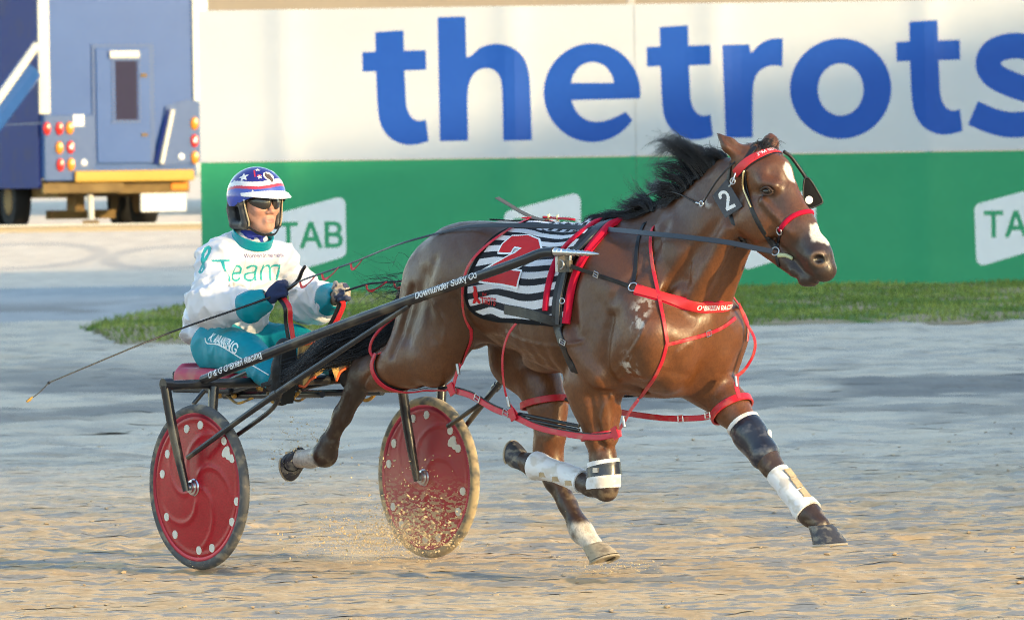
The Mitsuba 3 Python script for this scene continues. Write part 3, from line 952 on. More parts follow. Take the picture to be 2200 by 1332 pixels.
RF = [hp(1268, 815, 0.17), hp(1282, 870, 0.165), hp(1290, 935, 0.16), hp(1296, 990, 0.155), hp(1298, 1030, 0.155)]
leg(RF, [0.105, 0.098, 0.068, 0.054, 0.056], 0.03, (1, 0.85, 1))
leg([hp(1299, 1025, 0.155), hp(1302, 1052, 0.155), hp(1270, 1043, 0.15), hp(1212, 1018, 0.15), hp(1155, 1001, 0.15)], [0.054, 0.046, 0.042, 0.035, 0.036])
hb.ell(hp(1306, 1060, 0.155), [0.022, 0.03, 0.022], 0.015)
leg([hp(1155, 1001, 0.15), hp(1147, 999, 0.15), hp(1124, 990, 0.15)], [0.044, 0.046, 0.038])
hb.cap([0.46, 0.18, 1.0], hp(1268, 820, 0.17), 0.11, 0.10, 0.06)
hb.cap(hp(1305, 850, 0.20), hp(1305, 945, 0.185), 0.030, 0.012, 0.03)
hb.cap(hp(1280, 860, 0.262), hp(1288, 960, 0.225), 0.010, 0.010, 0.04, sub=True)
LF = [hp(1520, 815, -0.16), hp(1568, 873, -0.16), hp(1612, 932, -0.155), hp(1646, 982, -0.15)]
hb.cap([0.46, -0.17, 0.98], LF[0], 0.12, 0.112, 0.06)
leg(LF, [0.110, 0.078, 0.056, 0.050], 0.03, (1, 0.85, 1))
leg([hp(1646, 982, -0.15), hp(1660, 1004, -0.15), hp(1700, 1055, -0.15), hp(1733, 1097, -0.15)], [0.050, 0.043, 0.036, 0.038])
leg([hp(1733, 1097, -0.15), hp(1741, 1106, -0.15), hp(1764, 1128, -0.15)], [0.042, 0.044, 0.037])
RH = [hp(885, 775, 0.18), hp(838, 795, 0.175), hp(798, 803, 0.17), hp(778, 812, 0.165)]
hb.cap([-0.70, 0.12, 1.22], hp(930, 765, 0.185), 0.19, 0.130, 0.06, (1, 0.75, 1))
hb.cap([-0.90, 0.115, 1.20], hp(880, 765, 0.16), 0.13, 0.11, 0.06, (1, 0.85, 1))
leg(RH, [0.115, 0.088, 0.066, 0.058], 0.035, (1, 0.8, 1))
hb.cap(hp(776, 782, 0.165), hp(840, 780, 0.165), 0.026, 0.03, 0.03)
hb.cap(hp(774, 778, 0.165), hp(768, 800, 0.165), 0.028, 0.03, 0.02)
leg([hp(776, 812, 0.165), hp(764, 838, 0.165), hp(735, 893, 0.16), hp(706, 955, 0.16)], [0.056, 0.047, 0.038, 0.038], 0.025, (1, 0.85, 1))
leg([hp(706, 955, 0.16), hp(698, 977, 0.16), hp(668, 984, 0.16), hp(645, 985, 0.16)], [0.040, 0.050, 0.038, 0.040])
LH = [hp(1160, 828, -0.17), hp(1178, 880, -0.16), hp(1182, 930, -0.15), hp(1178, 965, -0.15), hp(1184, 1008, -0.15)]
hb.cap([-0.62, -0.11, 1.2], hp(1112, 770, -0.18), 0.19, 0.120, 0.06, (1, 0.75, 1))
hb.cap(hp(1112, 770, -0.18), LH[0], 0.12, 0.098, 0.05, (1, 0.8, 1))
leg(LH, [0.096, 0.084, 0.064, 0.058, 0.058], 0.03, (1, 0.85, 1))
hb.cap(hp(1158, 985, -0.15), hp(1164, 930, -0.15), 0.026, 0.018, 0.03)
leg([hp(1184, 1008, -0.15), hp(1194, 1032, -0.15), hp(1219, 1082, -0.15), hp(1243, 1128, -0.15)], [0.056, 0.047, 0.037, 0.038])
leg([hp(1243, 1128, -0.15), hp(1251, 1143, -0.15), hp(1275, 1170, -0.15)], [0.042, 0.048, 0.040])
for sg in (1, -1):
    q1, q2 = hp(1392, 745, 0.21), hp(1288, 765, 0.235)
    hb.ell([q1[0], q1[1] * sg, q1[2]], [0.10, 0.060, 0.13], 0.04)
    hb.ell([q2[0], q2[1] * sg, q2[2]], [0.11, 0.050, 0.10], 0.04)
hb.ell([-0.35, 0.0, 0.90], [0.14, 0.05, 0.05], 0.05)                               # sheath
# muscle lines
hb.cap([-0.56, 0.31, 1.18], hp(1000, 770, 0.27), 0.012, 0.012, 0.06, sub=True)
hb.cap([-0.80, 0.28, 1.26], hp(868, 720, 0.28), 0.008, 0.006, 0.06, sub=True)
hb.cap([0.10, 0.315, 1.26], [0.13, 0.32, 0.98], 0.012, 0.010, 0.07, sub=True)
hb.cap([0.36, 0.325, 1.08], [0.28, 0.325, 0.90], 0.008, 0.008, 0.06, sub=True)
hb.cap([0.10, 0.30, 1.0], [0.24, 0.27, 0.84], 0.03, 0.03, 0.06)


VEINS = [[(1395, 690, .27), (1380, 730, .28), (1352, 770, .27), (1330, 800, .25)], [(1352, 770, .27), (1345, 800, .25), (1310, 835, .23)], [(1250, 735, .31), (1190, 745, .31), (1130, 735, .3), (1080, 715, .29)],
         [(1310, 850, .22), (1300, 900, .20), (1305, 950, .19)], [(930, 640, .26), (950, 690, .27), (945, 740, .27)], [(1470, 690, .2), (1455, 740, .2), (1420, 790, .22)]]
VTREE = cKDTree(np.vstack([curve(np.array([hp(x, y, t) for x, y, t in v]), 90)[:, [0, 2]] for v in VEINS]))


GROOVES = [([(1345, 680), (1338, 740), (1334, 800), (1345, 845)], .009, .020), ([(1240, 705), (1235, 760), (1232, 808)], .010, .022), ([(1436, 650), (1442, 720), (1430, 800)], .006, .022), ([(1003, 640), (1012, 690), (1022, 735)], .010, .024),
           ([(905, 620), (885, 690), (868, 760)], .009, .020), ([(962, 560), (948, 640), (955, 725)], .005, .026), ([(1286, 850), (1288, 900), (1291, 960)], .006, .011), ([(1398, 490), (1382, 560), (1350, 640)], .006, .024), ([(1205, 775), (1120, 752), (1060, 730)], .005, .018),
           ([(1500, 470), (1470, 540), (1440, 600)], .005, .026), ([(1312, 850), (1314, 905), (1312, 960)], .005, .010), ([(820, 800), (800, 812), (772, 850), (738, 905)], .005, .009), ([(752, 850), (732, 890), (708, 945)], .0045, .007), ([(1207, 1050), (1224, 1085), (1240, 1118)], .0045, .007)]
GT = [(cKDTree(curve(np.array([hp(x, y, .2) for x, y in v]), 80)[:, [0, 2]]), a, w) for v, a, w in GROOVES]


def hdisp(P):
    near_side = P[:, 1] > 0.10
    dv = np.full(len(P), 1.0)
    if near_side.any():
        dv[near_side] = VTREE.query(P[near_side][:, [0, 2]], distance_upper_bound=0.03)[0]
    gr_ = np.zeros(len(P))
    sd_ = (np.abs(P[:, 1]) > 0.08) & (P[:, 0] < 0.62)
    if sd_.any():
        for tr_, a_, w_ in GT:
            gr_[sd_] += 1.5 * a_ * np.exp(-np.minimum(tr_.query(P[sd_][:, [0, 2]], distance_upper_bound=0.08)[0] / w_, 9) ** 2)
    ribs = gr_ + 0.0032 * np.sin((P[:, 0] + 0.22 * P[:, 2]) * 88) * np.exp(-((P[:, 0] + 0.02) / 0.18) ** 2) * np.exp(-((P[:, 2] - 1.0) / 0.14) ** 2)
    return ribs - 0.0058 * np.exp(-np.minimum(dv / 0.0085, 9) ** 2) + 0.0026 * (meshkit.noise(P * 26, 3) - 0.5) + 0.007 * (meshkit.noise(P * 9, 6) - 0.5)


horse_local = hb.mesh(0.0068, [-1.75, -0.42, 0.06], [1.30, 0.42, 1.88], smooth=4, disp=hdisp)
horse_w = xf(horse_local, HORSE)
SKIN = Skin(horse_w)


# coat colours
def near_path(P, pts):
    pts = [np.asarray(p) for p in pts]
    best = np.full(len(P), 9.0)
    for a, b in zip(pts[:-1], pts[1:]):
        e = b - a
        h = np.clip((P - a) @ e / (e @ e), 0, 1)
        best = np.minimum(best, np.linalg.norm(P - a - h[:, None] * e, axis=1))
    return best


HV = np.asarray(horse_local.vertices)
nz = meshkit.fbm(HV * 5, 4, 2)
nf = meshkit.fbm(HV * [60, 60, 22], 2, 5)
bay, dark, blk, wht = np.array([0.155, 0.052, 0.0155]), np.array([0.055, 0.026, 0.014]), np.array([0.016, 0.011, 0.010]), np.array([0.66, 0.60, 0.53])
col = bay * (0.72 + 0.44 * nz + 0.22 * (nf - 0.5))[:, None]


def blend(col, c, k):
    return col * (1 - k[:, None]) + c * k[:, None]




col = blend(col, dark, 0.6 * sstep(1.30, 1.48, HV[:, 2]) * (HV[:, 0] < 0.4))
col = blend(col, np.array([0.075, 0.031, 0.0135]) * (0.8 + 0.4 * nz)[:, None], 0.75 * sstep(0.80, 1.10, HV[:, 2] + 0.25 * (nz - 0.5)) * sstep(0.62, 0.40, HV[:, 0] - 0.6 * (HV[:, 2] - 1.2)))
hh = (HV - HORSE.into(HEAD.o)) @ HR                                                # head frame
hq = lambda x, y, t=0.0: (hd(x, y, t) - HORSE.into(HEAD.o)) @ HR
ishead = (HV[:, 0] > 0.70) & (HV[:, 2] > 1.2)
ax0, ax1 = hq(1650, 392), hq(1772, 572)
al = ((hh - ax0) @ (ax1 - ax0)) / ((ax1 - ax0) @ (ax1 - ax0))
muz = np.where(ishead, sstep(0.42, 0.80, al + 0.12 * (nz - 0.5)), 0)
col = blend(col, np.array([0.030, 0.021, 0.018]), muz * 0.92)
dk = np.where(ishead, np.exp(-((np.linalg.norm(hh - hq(1668, 432, 0.085), axis=1) / 0.075) ** 2)), 0)
col = blend(col, np.array([0.035, 0.022, 0.017]), dk * 0.75)
eye_c = hq(1648, 411, 0.088)
col = blend(col, blk, np.where(ishead, sstep(0.05, 0.022, np.linalg.norm((hh - eye_c) * [1, 1, 1.25], axis=1)), 0) * 0.8)
for path, r in (([hp(1300, 1010, 0.155), hp(1302, 1052, 0.155), hp(1212, 1018, 0.15), hp(1124, 990, 0.15)], 0.075), ([hp(1622, 945, -0.15), hp(1646, 982, -0.15), hp(1733, 1097, -0.15), hp(1764, 1128, -0.15)], 0.07),
                ([hp(776, 830, 0.165), hp(735, 893, 0.16), hp(698, 977, 0.16)], 0.075), ([hp(1184, 1030, -0.15), hp(1219, 1082, -0.15), hp(1251, 1143, -0.15)], 0.07)):
    col = blend(col, np.array([0.030, 0.019, 0.014]), sstep(r + 0.05, r * 0.6, near_path(HV, path)) * 0.9)
col = blend(col, np.array([0.040, 0.024, 0.016]), sstep(0.16, 0.07, near_path(HV, [hp(776, 782, 0.165), hp(770, 815, 0.165)])) * 0.7)
for path, r in (([hp(681, 980, 0.16), hp(640, 985, 0.16)], 0.055), ([hp(1250, 1136, -0.15), hp(1276, 1172, -0.15)], 0.060)):
    k = sstep(r + 0.012, r - 0.012, near_path(HV, path) + 0.03 * (nf - 0.5))
    if r > 0.058:
        k = k * sstep(hp(1244, 1119)[2] + 0.0, hp(1244, 1135)[2], HV[:, 2] + 0.02 * (nf - 0.5))
    col = blend(col, wht * (0.75 + 0.5 * nf)[:, None], k)
nd = np.linalg.norm((hh * [1, 0, 1] - hq(1756, 557, 0.070) * [1, 0, 1]) * [1, 1, 1.2], axis=1)
ns = ishead & (np.abs(hh[:, 1]) > 0.03)
col = blend(col, np.array([0.26, 0.16, 0.10]), np.where(ns, np.exp(-((nd - 0.031) / 0.008) ** 2) * (hh[:, 0] < hq(1768, 557, 0.07)[0]), 0) * 0.7)
col = blend(col, np.array([0.008, 0.006, 0.006]), np.where(ns, sstep(0.027, 0.018, nd), 0))
# star and snip, each on the front of the face
for c, r, sx in ((hq(1686, 381), 0.036, 1.5), (hq(1760, 506), 0.052, 1.1)):
    d = np.sqrt((hh[:, 1] + (0.0 if r < 0.04 else 0.0)) ** 2 * sx ** 2 + ((hh - c) @ (unit(ax1 - ax0))) ** 2)
    front = (hh - (ax0 + al[:, None] * (ax1 - ax0))) @ np.array([0.80, 0, 0.6])
    k = sstep(r + 0.006, r - 0.006, d + 0.03 * (nf - 0.5) + 0.02 * (nz - 0.5)) * (front > 0.015) * ishead
    col = blend(col, wht * 1.1, k)
# dried foam on the shoulder
for c, rad in ((hp(1375, 672, 0.27), (0.05, 0.09)), (hp(1385, 700, 0.27), (0.03, 0.06)), (hp(1360, 785, 0.25), (0.05, 0.07)), (hp(1205, 725, 0.3), (0.02, 0.06)), (hp(1510, 440, 0.1), (0.04, 0.03))):
    d = np.sqrt(((HV[:, 0] - c[0]) / rad[0]) ** 2 + ((HV[:, 2] - c[2]) / rad[1]) ** 2)
    k = sstep(1.1, 0.2, d) * sstep(0.50, 0.60, meshkit.fbm(HV * [55, 55, 30], 3, 9)) * (HV[:, 1] > 0.03)
    col = blend(col, wht, k * 0.75)
# sand splashed on the legs and belly
k = sstep(0.55, 0.72, meshkit.fbm(HV * 30, 3, 12)) * sstep(0.75, 0.35, HV[:, 2]) * 0.35
col = blend(col, np.array([0.36, 0.27, 0.17]), k)
bsdf('coat_light', {'type': 'principled', 'base_color': VC, 'roughness': mikit.proc(lambda p, n, uv: 0.27 + 0.24 * fbm(p.x * 7, p.y * 7, p.z * 5, 3)), 'specular': 0.6, 'sheen': 0.15, 'clearcoat': 0.12, 'clearcoat_gloss': 0.7})
bsdf('coat_dark', {'type': 'principled', 'base_color': rgb(0.022, 0.011, 0.008), 'roughness': 0.5, 'specular': 0.4})
bsdf('coat', {'type': 'twosided', 'b': {'type': 'bumpmap', 'scale': 0.0010, 'tex': mikit.proc(lambda p, n, uv: fbm(p.x * 120, p.y * 120, p.z * 45, 2), 0.002),
     'b': {'type': 'blendbsdf', 'weight': mikit.proc(lambda p, n, uv: 0.05 + 0.30 * smoothstep(0.2, 0.9, fbm(p.x * 260, p.y * 260, p.z * 90, 2))), 'a': {'type': 'ref', 'id': 'coat_light'}, 'c': {'type': 'ref', 'id': 'coat_dark'}}}})
horse = thing('horse', 'bay racing horse at full pace with white star, black mane and white pasterns', 'horse')
add(horse + '__body', horse_w, 'coat', smooth=True, color=np.clip(col, 0, 1))

# eyes
pr('eye_dark', (0.012, 0.008, 0.006), 0.06, 0.6, clearcoat=1.0)
for sg in (1, -1):
    c = HORSE.out(hd(1648, 411, 0.080 * sg))
    s_ = trimesh.creation.icosphere(3, 0.019)
    add(horse + '__eye', tm(np.asarray(s_.vertices) * [1, 1, 0.9] + c, s_.faces), 'eye_dark', smooth=True)
    ey = lambda pts, r: add(horse + '__eyelid', tube(HORSE.out(curve([hd(x, y, t * sg) for x, y, t in pts], 12)), r, 6), 'lid_skin', smooth=True)
    if 'lid_skin' not in scene:
        pr('lid_skin', (0.05, 0.026, 0.016), 0.5, 0.4)
    ey([(1634, 410, 0.094), (1641, 404, 0.101), (1650, 403, 0.101), (1661, 412, 0.092)], 0.0052)
    ey([(1634, 411, 0.094), (1643, 418, 0.100), (1652, 419, 0.099), (1661, 413, 0.092)], 0.0042)

# hooves
pr('hoof_dark', mikit.proc(lambda p, n, uv: mix((0.045, 0.045, 0.055), (0.20, 0.18, 0.15), smoothstep(0.45, 0.75, fbm(p.x * 40, p.y * 40, p.z * 40, 3)))), 0.5, 0.4)
pr('hoof_pale', mikit.proc(lambda p, n, uv: mix((0.40, 0.33, 0.24), (0.22, 0.18, 0.14), smoothstep(0.45, 0.75, fbm(p.x * 30, p.y * 30, p.z * 60, 3)))), 0.7, 0.3)
pr('hoof_shoe', (0.36, 0.30, 0.22), 0.6, 0.4)


def hoof(top, toe_dir, down, size, mat, lateral, length=1.0):
    """A hoof: coronet at top, widening to the sole; toe_dir forwards along the sole, down its axis."""
    toe_dir, down = unit(toe_dir), unit(down)
    down = unit(down)
    toe = unit(toe_dir - down * np.dot(toe_dir, down) * 1.0)
    lat = np.cross(toe, down)
    rings = [(0.0, 0.040, 0.045, -0.012), (0.015, 0.046, 0.050, 0.0), (0.06 * length, 0.056, 0.060, 0.022), (0.072 * length, 0.058, 0.062, 0.026)]
    V = []
    k = 28
    u = np.arange(k) * 2 * math.pi / k
    for dn, wl, wt, sh in rings:
        x = np.where(np.cos(u) > 0, np.cos(u) * wt * 1.12, np.cos(u) * wt * 0.86)
        V.append(top + size * (dn * down + (x + sh)[:, None] * toe + (np.sin(u) * wl)[:, None] * lat))
    body = []
    V = np.vstack([V[0].mean(0)[None], *V, V[-1].mean(0)[None] - 0.006 * down])
    i, j = np.meshgrid(np.arange(3), np.arange(k), indexing='ij')
    q = 1 + np.stack([i * k + j, i * k + (j + 1) % k, (i + 1) * k + (j + 1) % k, (i + 1) * k + j], -1).reshape(-1, 4)
    a = np.arange(k)
    F = np.vstack([q[:, [0, 1, 2]], q[:, [0, 2, 3]], np.stack([1 + (a + 1) % k, 1 + a, 0 * a], 1), np.stack([1 + 3 * k + a, 1 + 3 * k + (a + 1) % k, 0 * a + len(V) - 1], 1)])
    h_ = add(horse + '__hoof', tm(V, F), mat, smooth=40)
    us = np.linspace(math.radians(-128), math.radians(128), 30)
    dn, wl, wt, sh = rings[-1]
    x = np.where(np.cos(us) > 0, np.cos(us) * wt * 1.10, np.cos(us) * wt * 0.84)
    P = top + size * ((dn + 0.003) * down + (x * 0.9 + sh)[:, None] * toe + (np.sin(us) * wl * 0.9)[:, None] * lat)
    add(h_ + '__horse_shoe', ribbon(P, np.tile(down, (len(P), 1)), 0.02, 0.008), 'hoof_shoe')


ho = lambda x, y, t: HORSE.out(hp(x, y, t))
hdirv = lambda a, b, t: HORSE.out(hp(*b, t)) - HORSE.out(hp(*a, t))
hoof(ho(1766, 1128, -0.15), hdirv((1745, 1165), (1818, 1172), -0.15), hdirv((1768, 1120), (1772, 1170), -0.15), 1.16, 'hoof_dark', None, 0.9)
hoof(ho(1277, 1170, -0.15), hdirv((1257, 1205), (1328, 1212), -0.15), hdirv((1275, 1170), (1288, 1215), -0.15), 1.06, 'hoof_pale', None, 0.95)
hoof(ho(1128, 991, 0.15), hdirv((1105, 1010), (1085, 975), 0.15), hdirv((1140, 998), (1092, 1000), 0.15), 0.92, 'hoof_dark', None, 0.95)
hoof(ho(645, 985, 0.16), hdirv((615, 955), (612, 1014), 0.16), hdirv((660, 984), (600, 986), 0.16), 0.98, 'hoof_dark', None, 0.9)


# hair
def locks(guides, per, spread, n_seg, r0, seed):
    """Locks of hair: every guide curve carries "per" strands that part from it towards the tip."""
    g = np.random.default_rng(seed)
    V, F, m = [], [], 0
    for c in guides:
        c = curve(np.array(c), n_seg)
        u = np.linspace(0, 1, n_seg)[:, None]
        for _ in range(per):
            o = g.normal(0, spread, 3)
            wv = g.normal(0, spread * 0.5, 3)
            e = max(4, int(n_seg * g.uniform(0.6, 1.0)))
            q = (c + o * (0.25 + 0.9 * u) + wv * np.sin(u * g.uniform(4, 9) + g.uniform(0, 6)) * u)[:e]
            r = r0 * g.uniform(0.6, 1.2) * np.linspace(1, 0.2, e)
            t = tube(q, r, 3, cap=False)
            V.append(t.vertices); F.append(np.asarray(t.faces) + m); m += len(t.vertices)
    return tm(np.vstack(V), np.vstack(F))


def strands(roots, tips_fn, n_seg, r0, seed):
    """Hair: for each root a curve from tips_fn(root, rng) as thin three-sided tubes, in one mesh."""
    g = np.random.default_rng(seed)
    V, F, m = [], [], 0
    for p in roots:
        c = tips_fn(p, g)
        c = curve(c, n_seg)
        r = r0 * g.uniform(0.6, 1.2) * np.linspace(1, 0.25, n_seg)
        t = tube(c, r, 3, cap=False)
        V.append(t.vertices); F.append(np.asarray(t.faces) + m); m += len(t.vertices)
    return tm(np.vstack(V), np.vstack(F))


pr('black_hair', (0.010, 0.009, 0.010), 0.42, 0.5)
pr('hair_glint', (0.030, 0.026, 0.026), 0.35, 0.5)
crest = curve([hp(1560, 350, 0), hp(1530, 385, 0), hp(1489, 425, 0), hp(1440, 456, 0), hp(1385, 474, 0), hp(1318, 476, 0)], 200)
cw, cn = SKIN.pull(HORSE.out(crest))
Xw = HORSE.x


def mane_hair(p, g):
    i = np.argmin(np.linalg.norm(cw - p, axis=1))
    u = i / 199.0
    up = np.array([0, 0, 1.0])
    L = (0.15 * math.exp(-((u - 0.20) / 0.12) ** 2) + 0.10 * math.exp(-((u - 0.55) / 0.14) ** 2) + 0.09) * g.uniform(0.65, 1.15)
    rise = 0.50 * math.exp(-((u - 0.14) / 0.13) ** 2) + 0.30 * math.exp(-((u - 0.5) / 0.15) ** 2) + 0.03
    side = HORSE.y * (0.02 * g.normal() + 0.015)
    back = -Xw
    curl = g.uniform(0.2, 1.0) * math.exp(-((u - 0.12) / 0.12) ** 2)
    a = p - 0.012 * up
    b = p + up * L * (0.10 + 0.35 * rise) + back * L * 0.22 + side * 0.6
    c = p + up * L * (rise * 1.15 + 0.08 * g.normal()) + back * L * 0.60 + side * 1.2
    d = p + up * L * (rise * (1.25 - 0.8 * curl) - 0.02 + 0.10 * g.normal()) + back * L * (0.95 + 0.1 * g.normal()) + side * 1.5 + 0.02 * g.normal(size=3)
    return [a, b, c, d, d + (np.array([0, 0, -1]) * 0.05 - back * 0.02 * g.random()) * curl + 0.012 * g.normal(size=3)]


g = np.random.default_rng(4)
ui = np.clip(np.r_[g.normal(30, 24, 44), g.uniform(0, 199, 40), g.normal(100, 22, 22)], 0, 199).astype(int)
guides = [mane_hair(cw[i] + g.normal(0, 0.010) * HORSE.y, g) for i in ui]
add(horse + '__mane', locks(guides, 26, 0.011, 14, 0.0019, 5), 'black_hair', smooth=True)
labels[horse + '__mane'] = {'kind': 'stuff'}
# low mane that lies on the near side of the crest
roots2 = cw[g.integers(18, 199, 900)]


def lying(p, g):
    d = HORSE.y * g.uniform(0.02, 0.06) + np.array([0, 0, -1]) * g.uniform(0.005, 0.05) - Xw * g.uniform(0.05, 0.16)
    q = np.stack([p, p + d * 0.4, p + d * 0.8, p + d])
    P, N = SKIN.pull(q)
    return list(P + N * np.array([[-0.005], [0.012], [0.014], [0.010 + 0.02 * g.random()]]))


add(horse + '__mane', strands(roots2, lying, 9, 0.0022, 6), 'black_hair', smooth=True)
labels[horse + '__mane_001'] = {'kind': 'stuff'}
# forelock
fr_ = HORSE.out(hd(1640, 322, 0.0))
roots3 = fr_ + g.normal(0, 0.022, (130, 3)) * [1, 1, 0.4]


def lock(p, g):
    d = HEAD.x * g.uniform(-0.02, 0.05) + HEAD.y * g.normal(0, 0.035) + np.array([0, 0, 1]) * g.uniform(-0.03, 0.04)
    return [p, p + d * 0.5 + np.array([0, 0, 0.02]), p + d]


add(horse + '__forelock', strands(roots3, lock, 7, 0.0024, 7), 'black_hair', smooth=True)
labels[horse + '__forelock'] = {'kind': 'stuff'}
# tail: dock, then a long dark sweep to the left
dock = HORSE.out(np.array([-1.03, 0, 1.31]))
tl = [dock, HORSE.out(hp(858, 640, 0.02)), HORSE.out(hp(800, 715, 0.10)), HORSE.out(hp(735, 748, 0.16)), HORSE.out(hp(665, 790, 0.20))]
tlc = curve(tl, 60)
lo_e = [(905, 585), (868, 692), (800, 756), (735, 778), (648, 804)]
hi_e = [(893, 590), (845, 660), (760, 692), (705, 712), (655, 765)]


def tail_hair(p, g):
    u = g.uniform(-1, 1)
    w = g.normal(0, 0.05)
    end = g.uniform(0.55, 1.12) if g.random() < 0.8 else g.uniform(0.3, 0.7)
    out = []
    for k, (a, b) in enumerate(zip(hi_e, lo_e)):
        q = np.array(a) * (0.5 - 0.5 * u) + np.array(b) * (0.5 + 0.5 * u)
        t = [0.0, 0.03, 0.10, 0.16, 0.20][k] + w * (k / 4)
        out.append(HORSE.out(hp(q[0], q[1], t)) + g.normal(0, 0.010, 3) * (k > 0))
    out = np.array(out)
    out[0] = dock + g.normal(0, 0.016, 3)
    c = curve(out, 20)
    m = max(4, int(end * 20))
    c = c[:m] if m <= 20 else np.vstack([c, c[-1] + (c[-1] - c[-3]) * np.linspace(0.5, 2.0, 3)[:, None] + g.normal(0, 0.02, 3) * np.linspace(0.3, 1, 3)[:, None]])
    return c[::3] if len(c) > 8 else c


add(horse + '__tail', [strands(np.zeros((4600, 3)), tail_hair, 14, 0.0026, 8), tube(np.vstack([dock + HORSE.x * 0.05, dock, curve(tl[:3], 8)[1:5]]), np.linspace(0.04, 0.022, 6), 10)], 'black_hair', smooth=True)
labels[horse + '__tail'] = {'kind': 'stuff'}
wis = lambda p, g: [p, p + np.array([-0.07, 0, 0.03 * g.normal()]), p + np.array([-0.16 * g.uniform(0.5, 1.2), 0.02, 0.05 * g.normal() + 0.01])]
add(horse + '__tail_wisps', strands(np.array([HORSE.out(hp(880 + 25 * g.normal(), 612 + 22 * g.normal(), 0.02)) for _ in range(70)]), wis, 8, 0.0013, 9), 'black_hair', smooth=True)
labels[horse + '__tail_wisps'] = {'kind': 'stuff'}

# ---------------------------------------------------------------- the sulky
sk = SULKY.px
so = SULKY.out
sulky = thing('sulky', 'black racing sulky with red disc wheels hitched behind the bay horse', 'sulky')
WR, TYR = 0.350, 0.021
pr('tyre_rubber', mikit.proc(lambda p, n, uv: mix((0.085, 0.085, 0.088), (0.24, 0.20, 0.15), smoothstep(0.45, 0.75, fbm(p.x * 25, p.y * 25, p.z * 25, 3)))), 0.75, 0.25)
pr('sandy_rubber', mikit.proc(lambda p, n, uv: mix((0.14, 0.13, 0.115), (0.42, 0.32, 0.19), smoothstep(0.25, 0.6, fbm(p.x * 25, p.y * 25, p.z * 25, 3)))), 0.85, 0.2)


def weave(p, n, uv):
    return mix((0.33, 0.004, 0.012), (0.45, 0.008, 0.020), fbm(p.x * 12, p.y * 12, p.z * 12, 4)) * (0.8 + 0.3 * noise(p.x * 160, p.y * 160, p.z * 160))


pr('red_disc', mikit.proc(weave), 0.30, 0.3)


def sandy(p, n, uv):
    k = smoothstep(0.50, 0.56, fbm(p.x * 42, p.y * 42, p.z * 95, 3)) * smoothstep(0.40, 0.16, p.z) * 0.95
    return mix(mikit.mix((0.32, 0.008, 0.018), (0.42, 0.015, 0.025), noise(p.x * 9, p.y * 9, p.z * 9)), (0.50, 0.36, 0.20), k)


pr('red_disc_sandy', mikit.proc(sandy), 0.45, 0.4)
pr('sticker', (0.66, 0.62, 0.54), 0.5, 0.4)
pr('anodised_pink', (0.28, 0.012, 0.04), 0.22, 0.5, metallic=0.6)


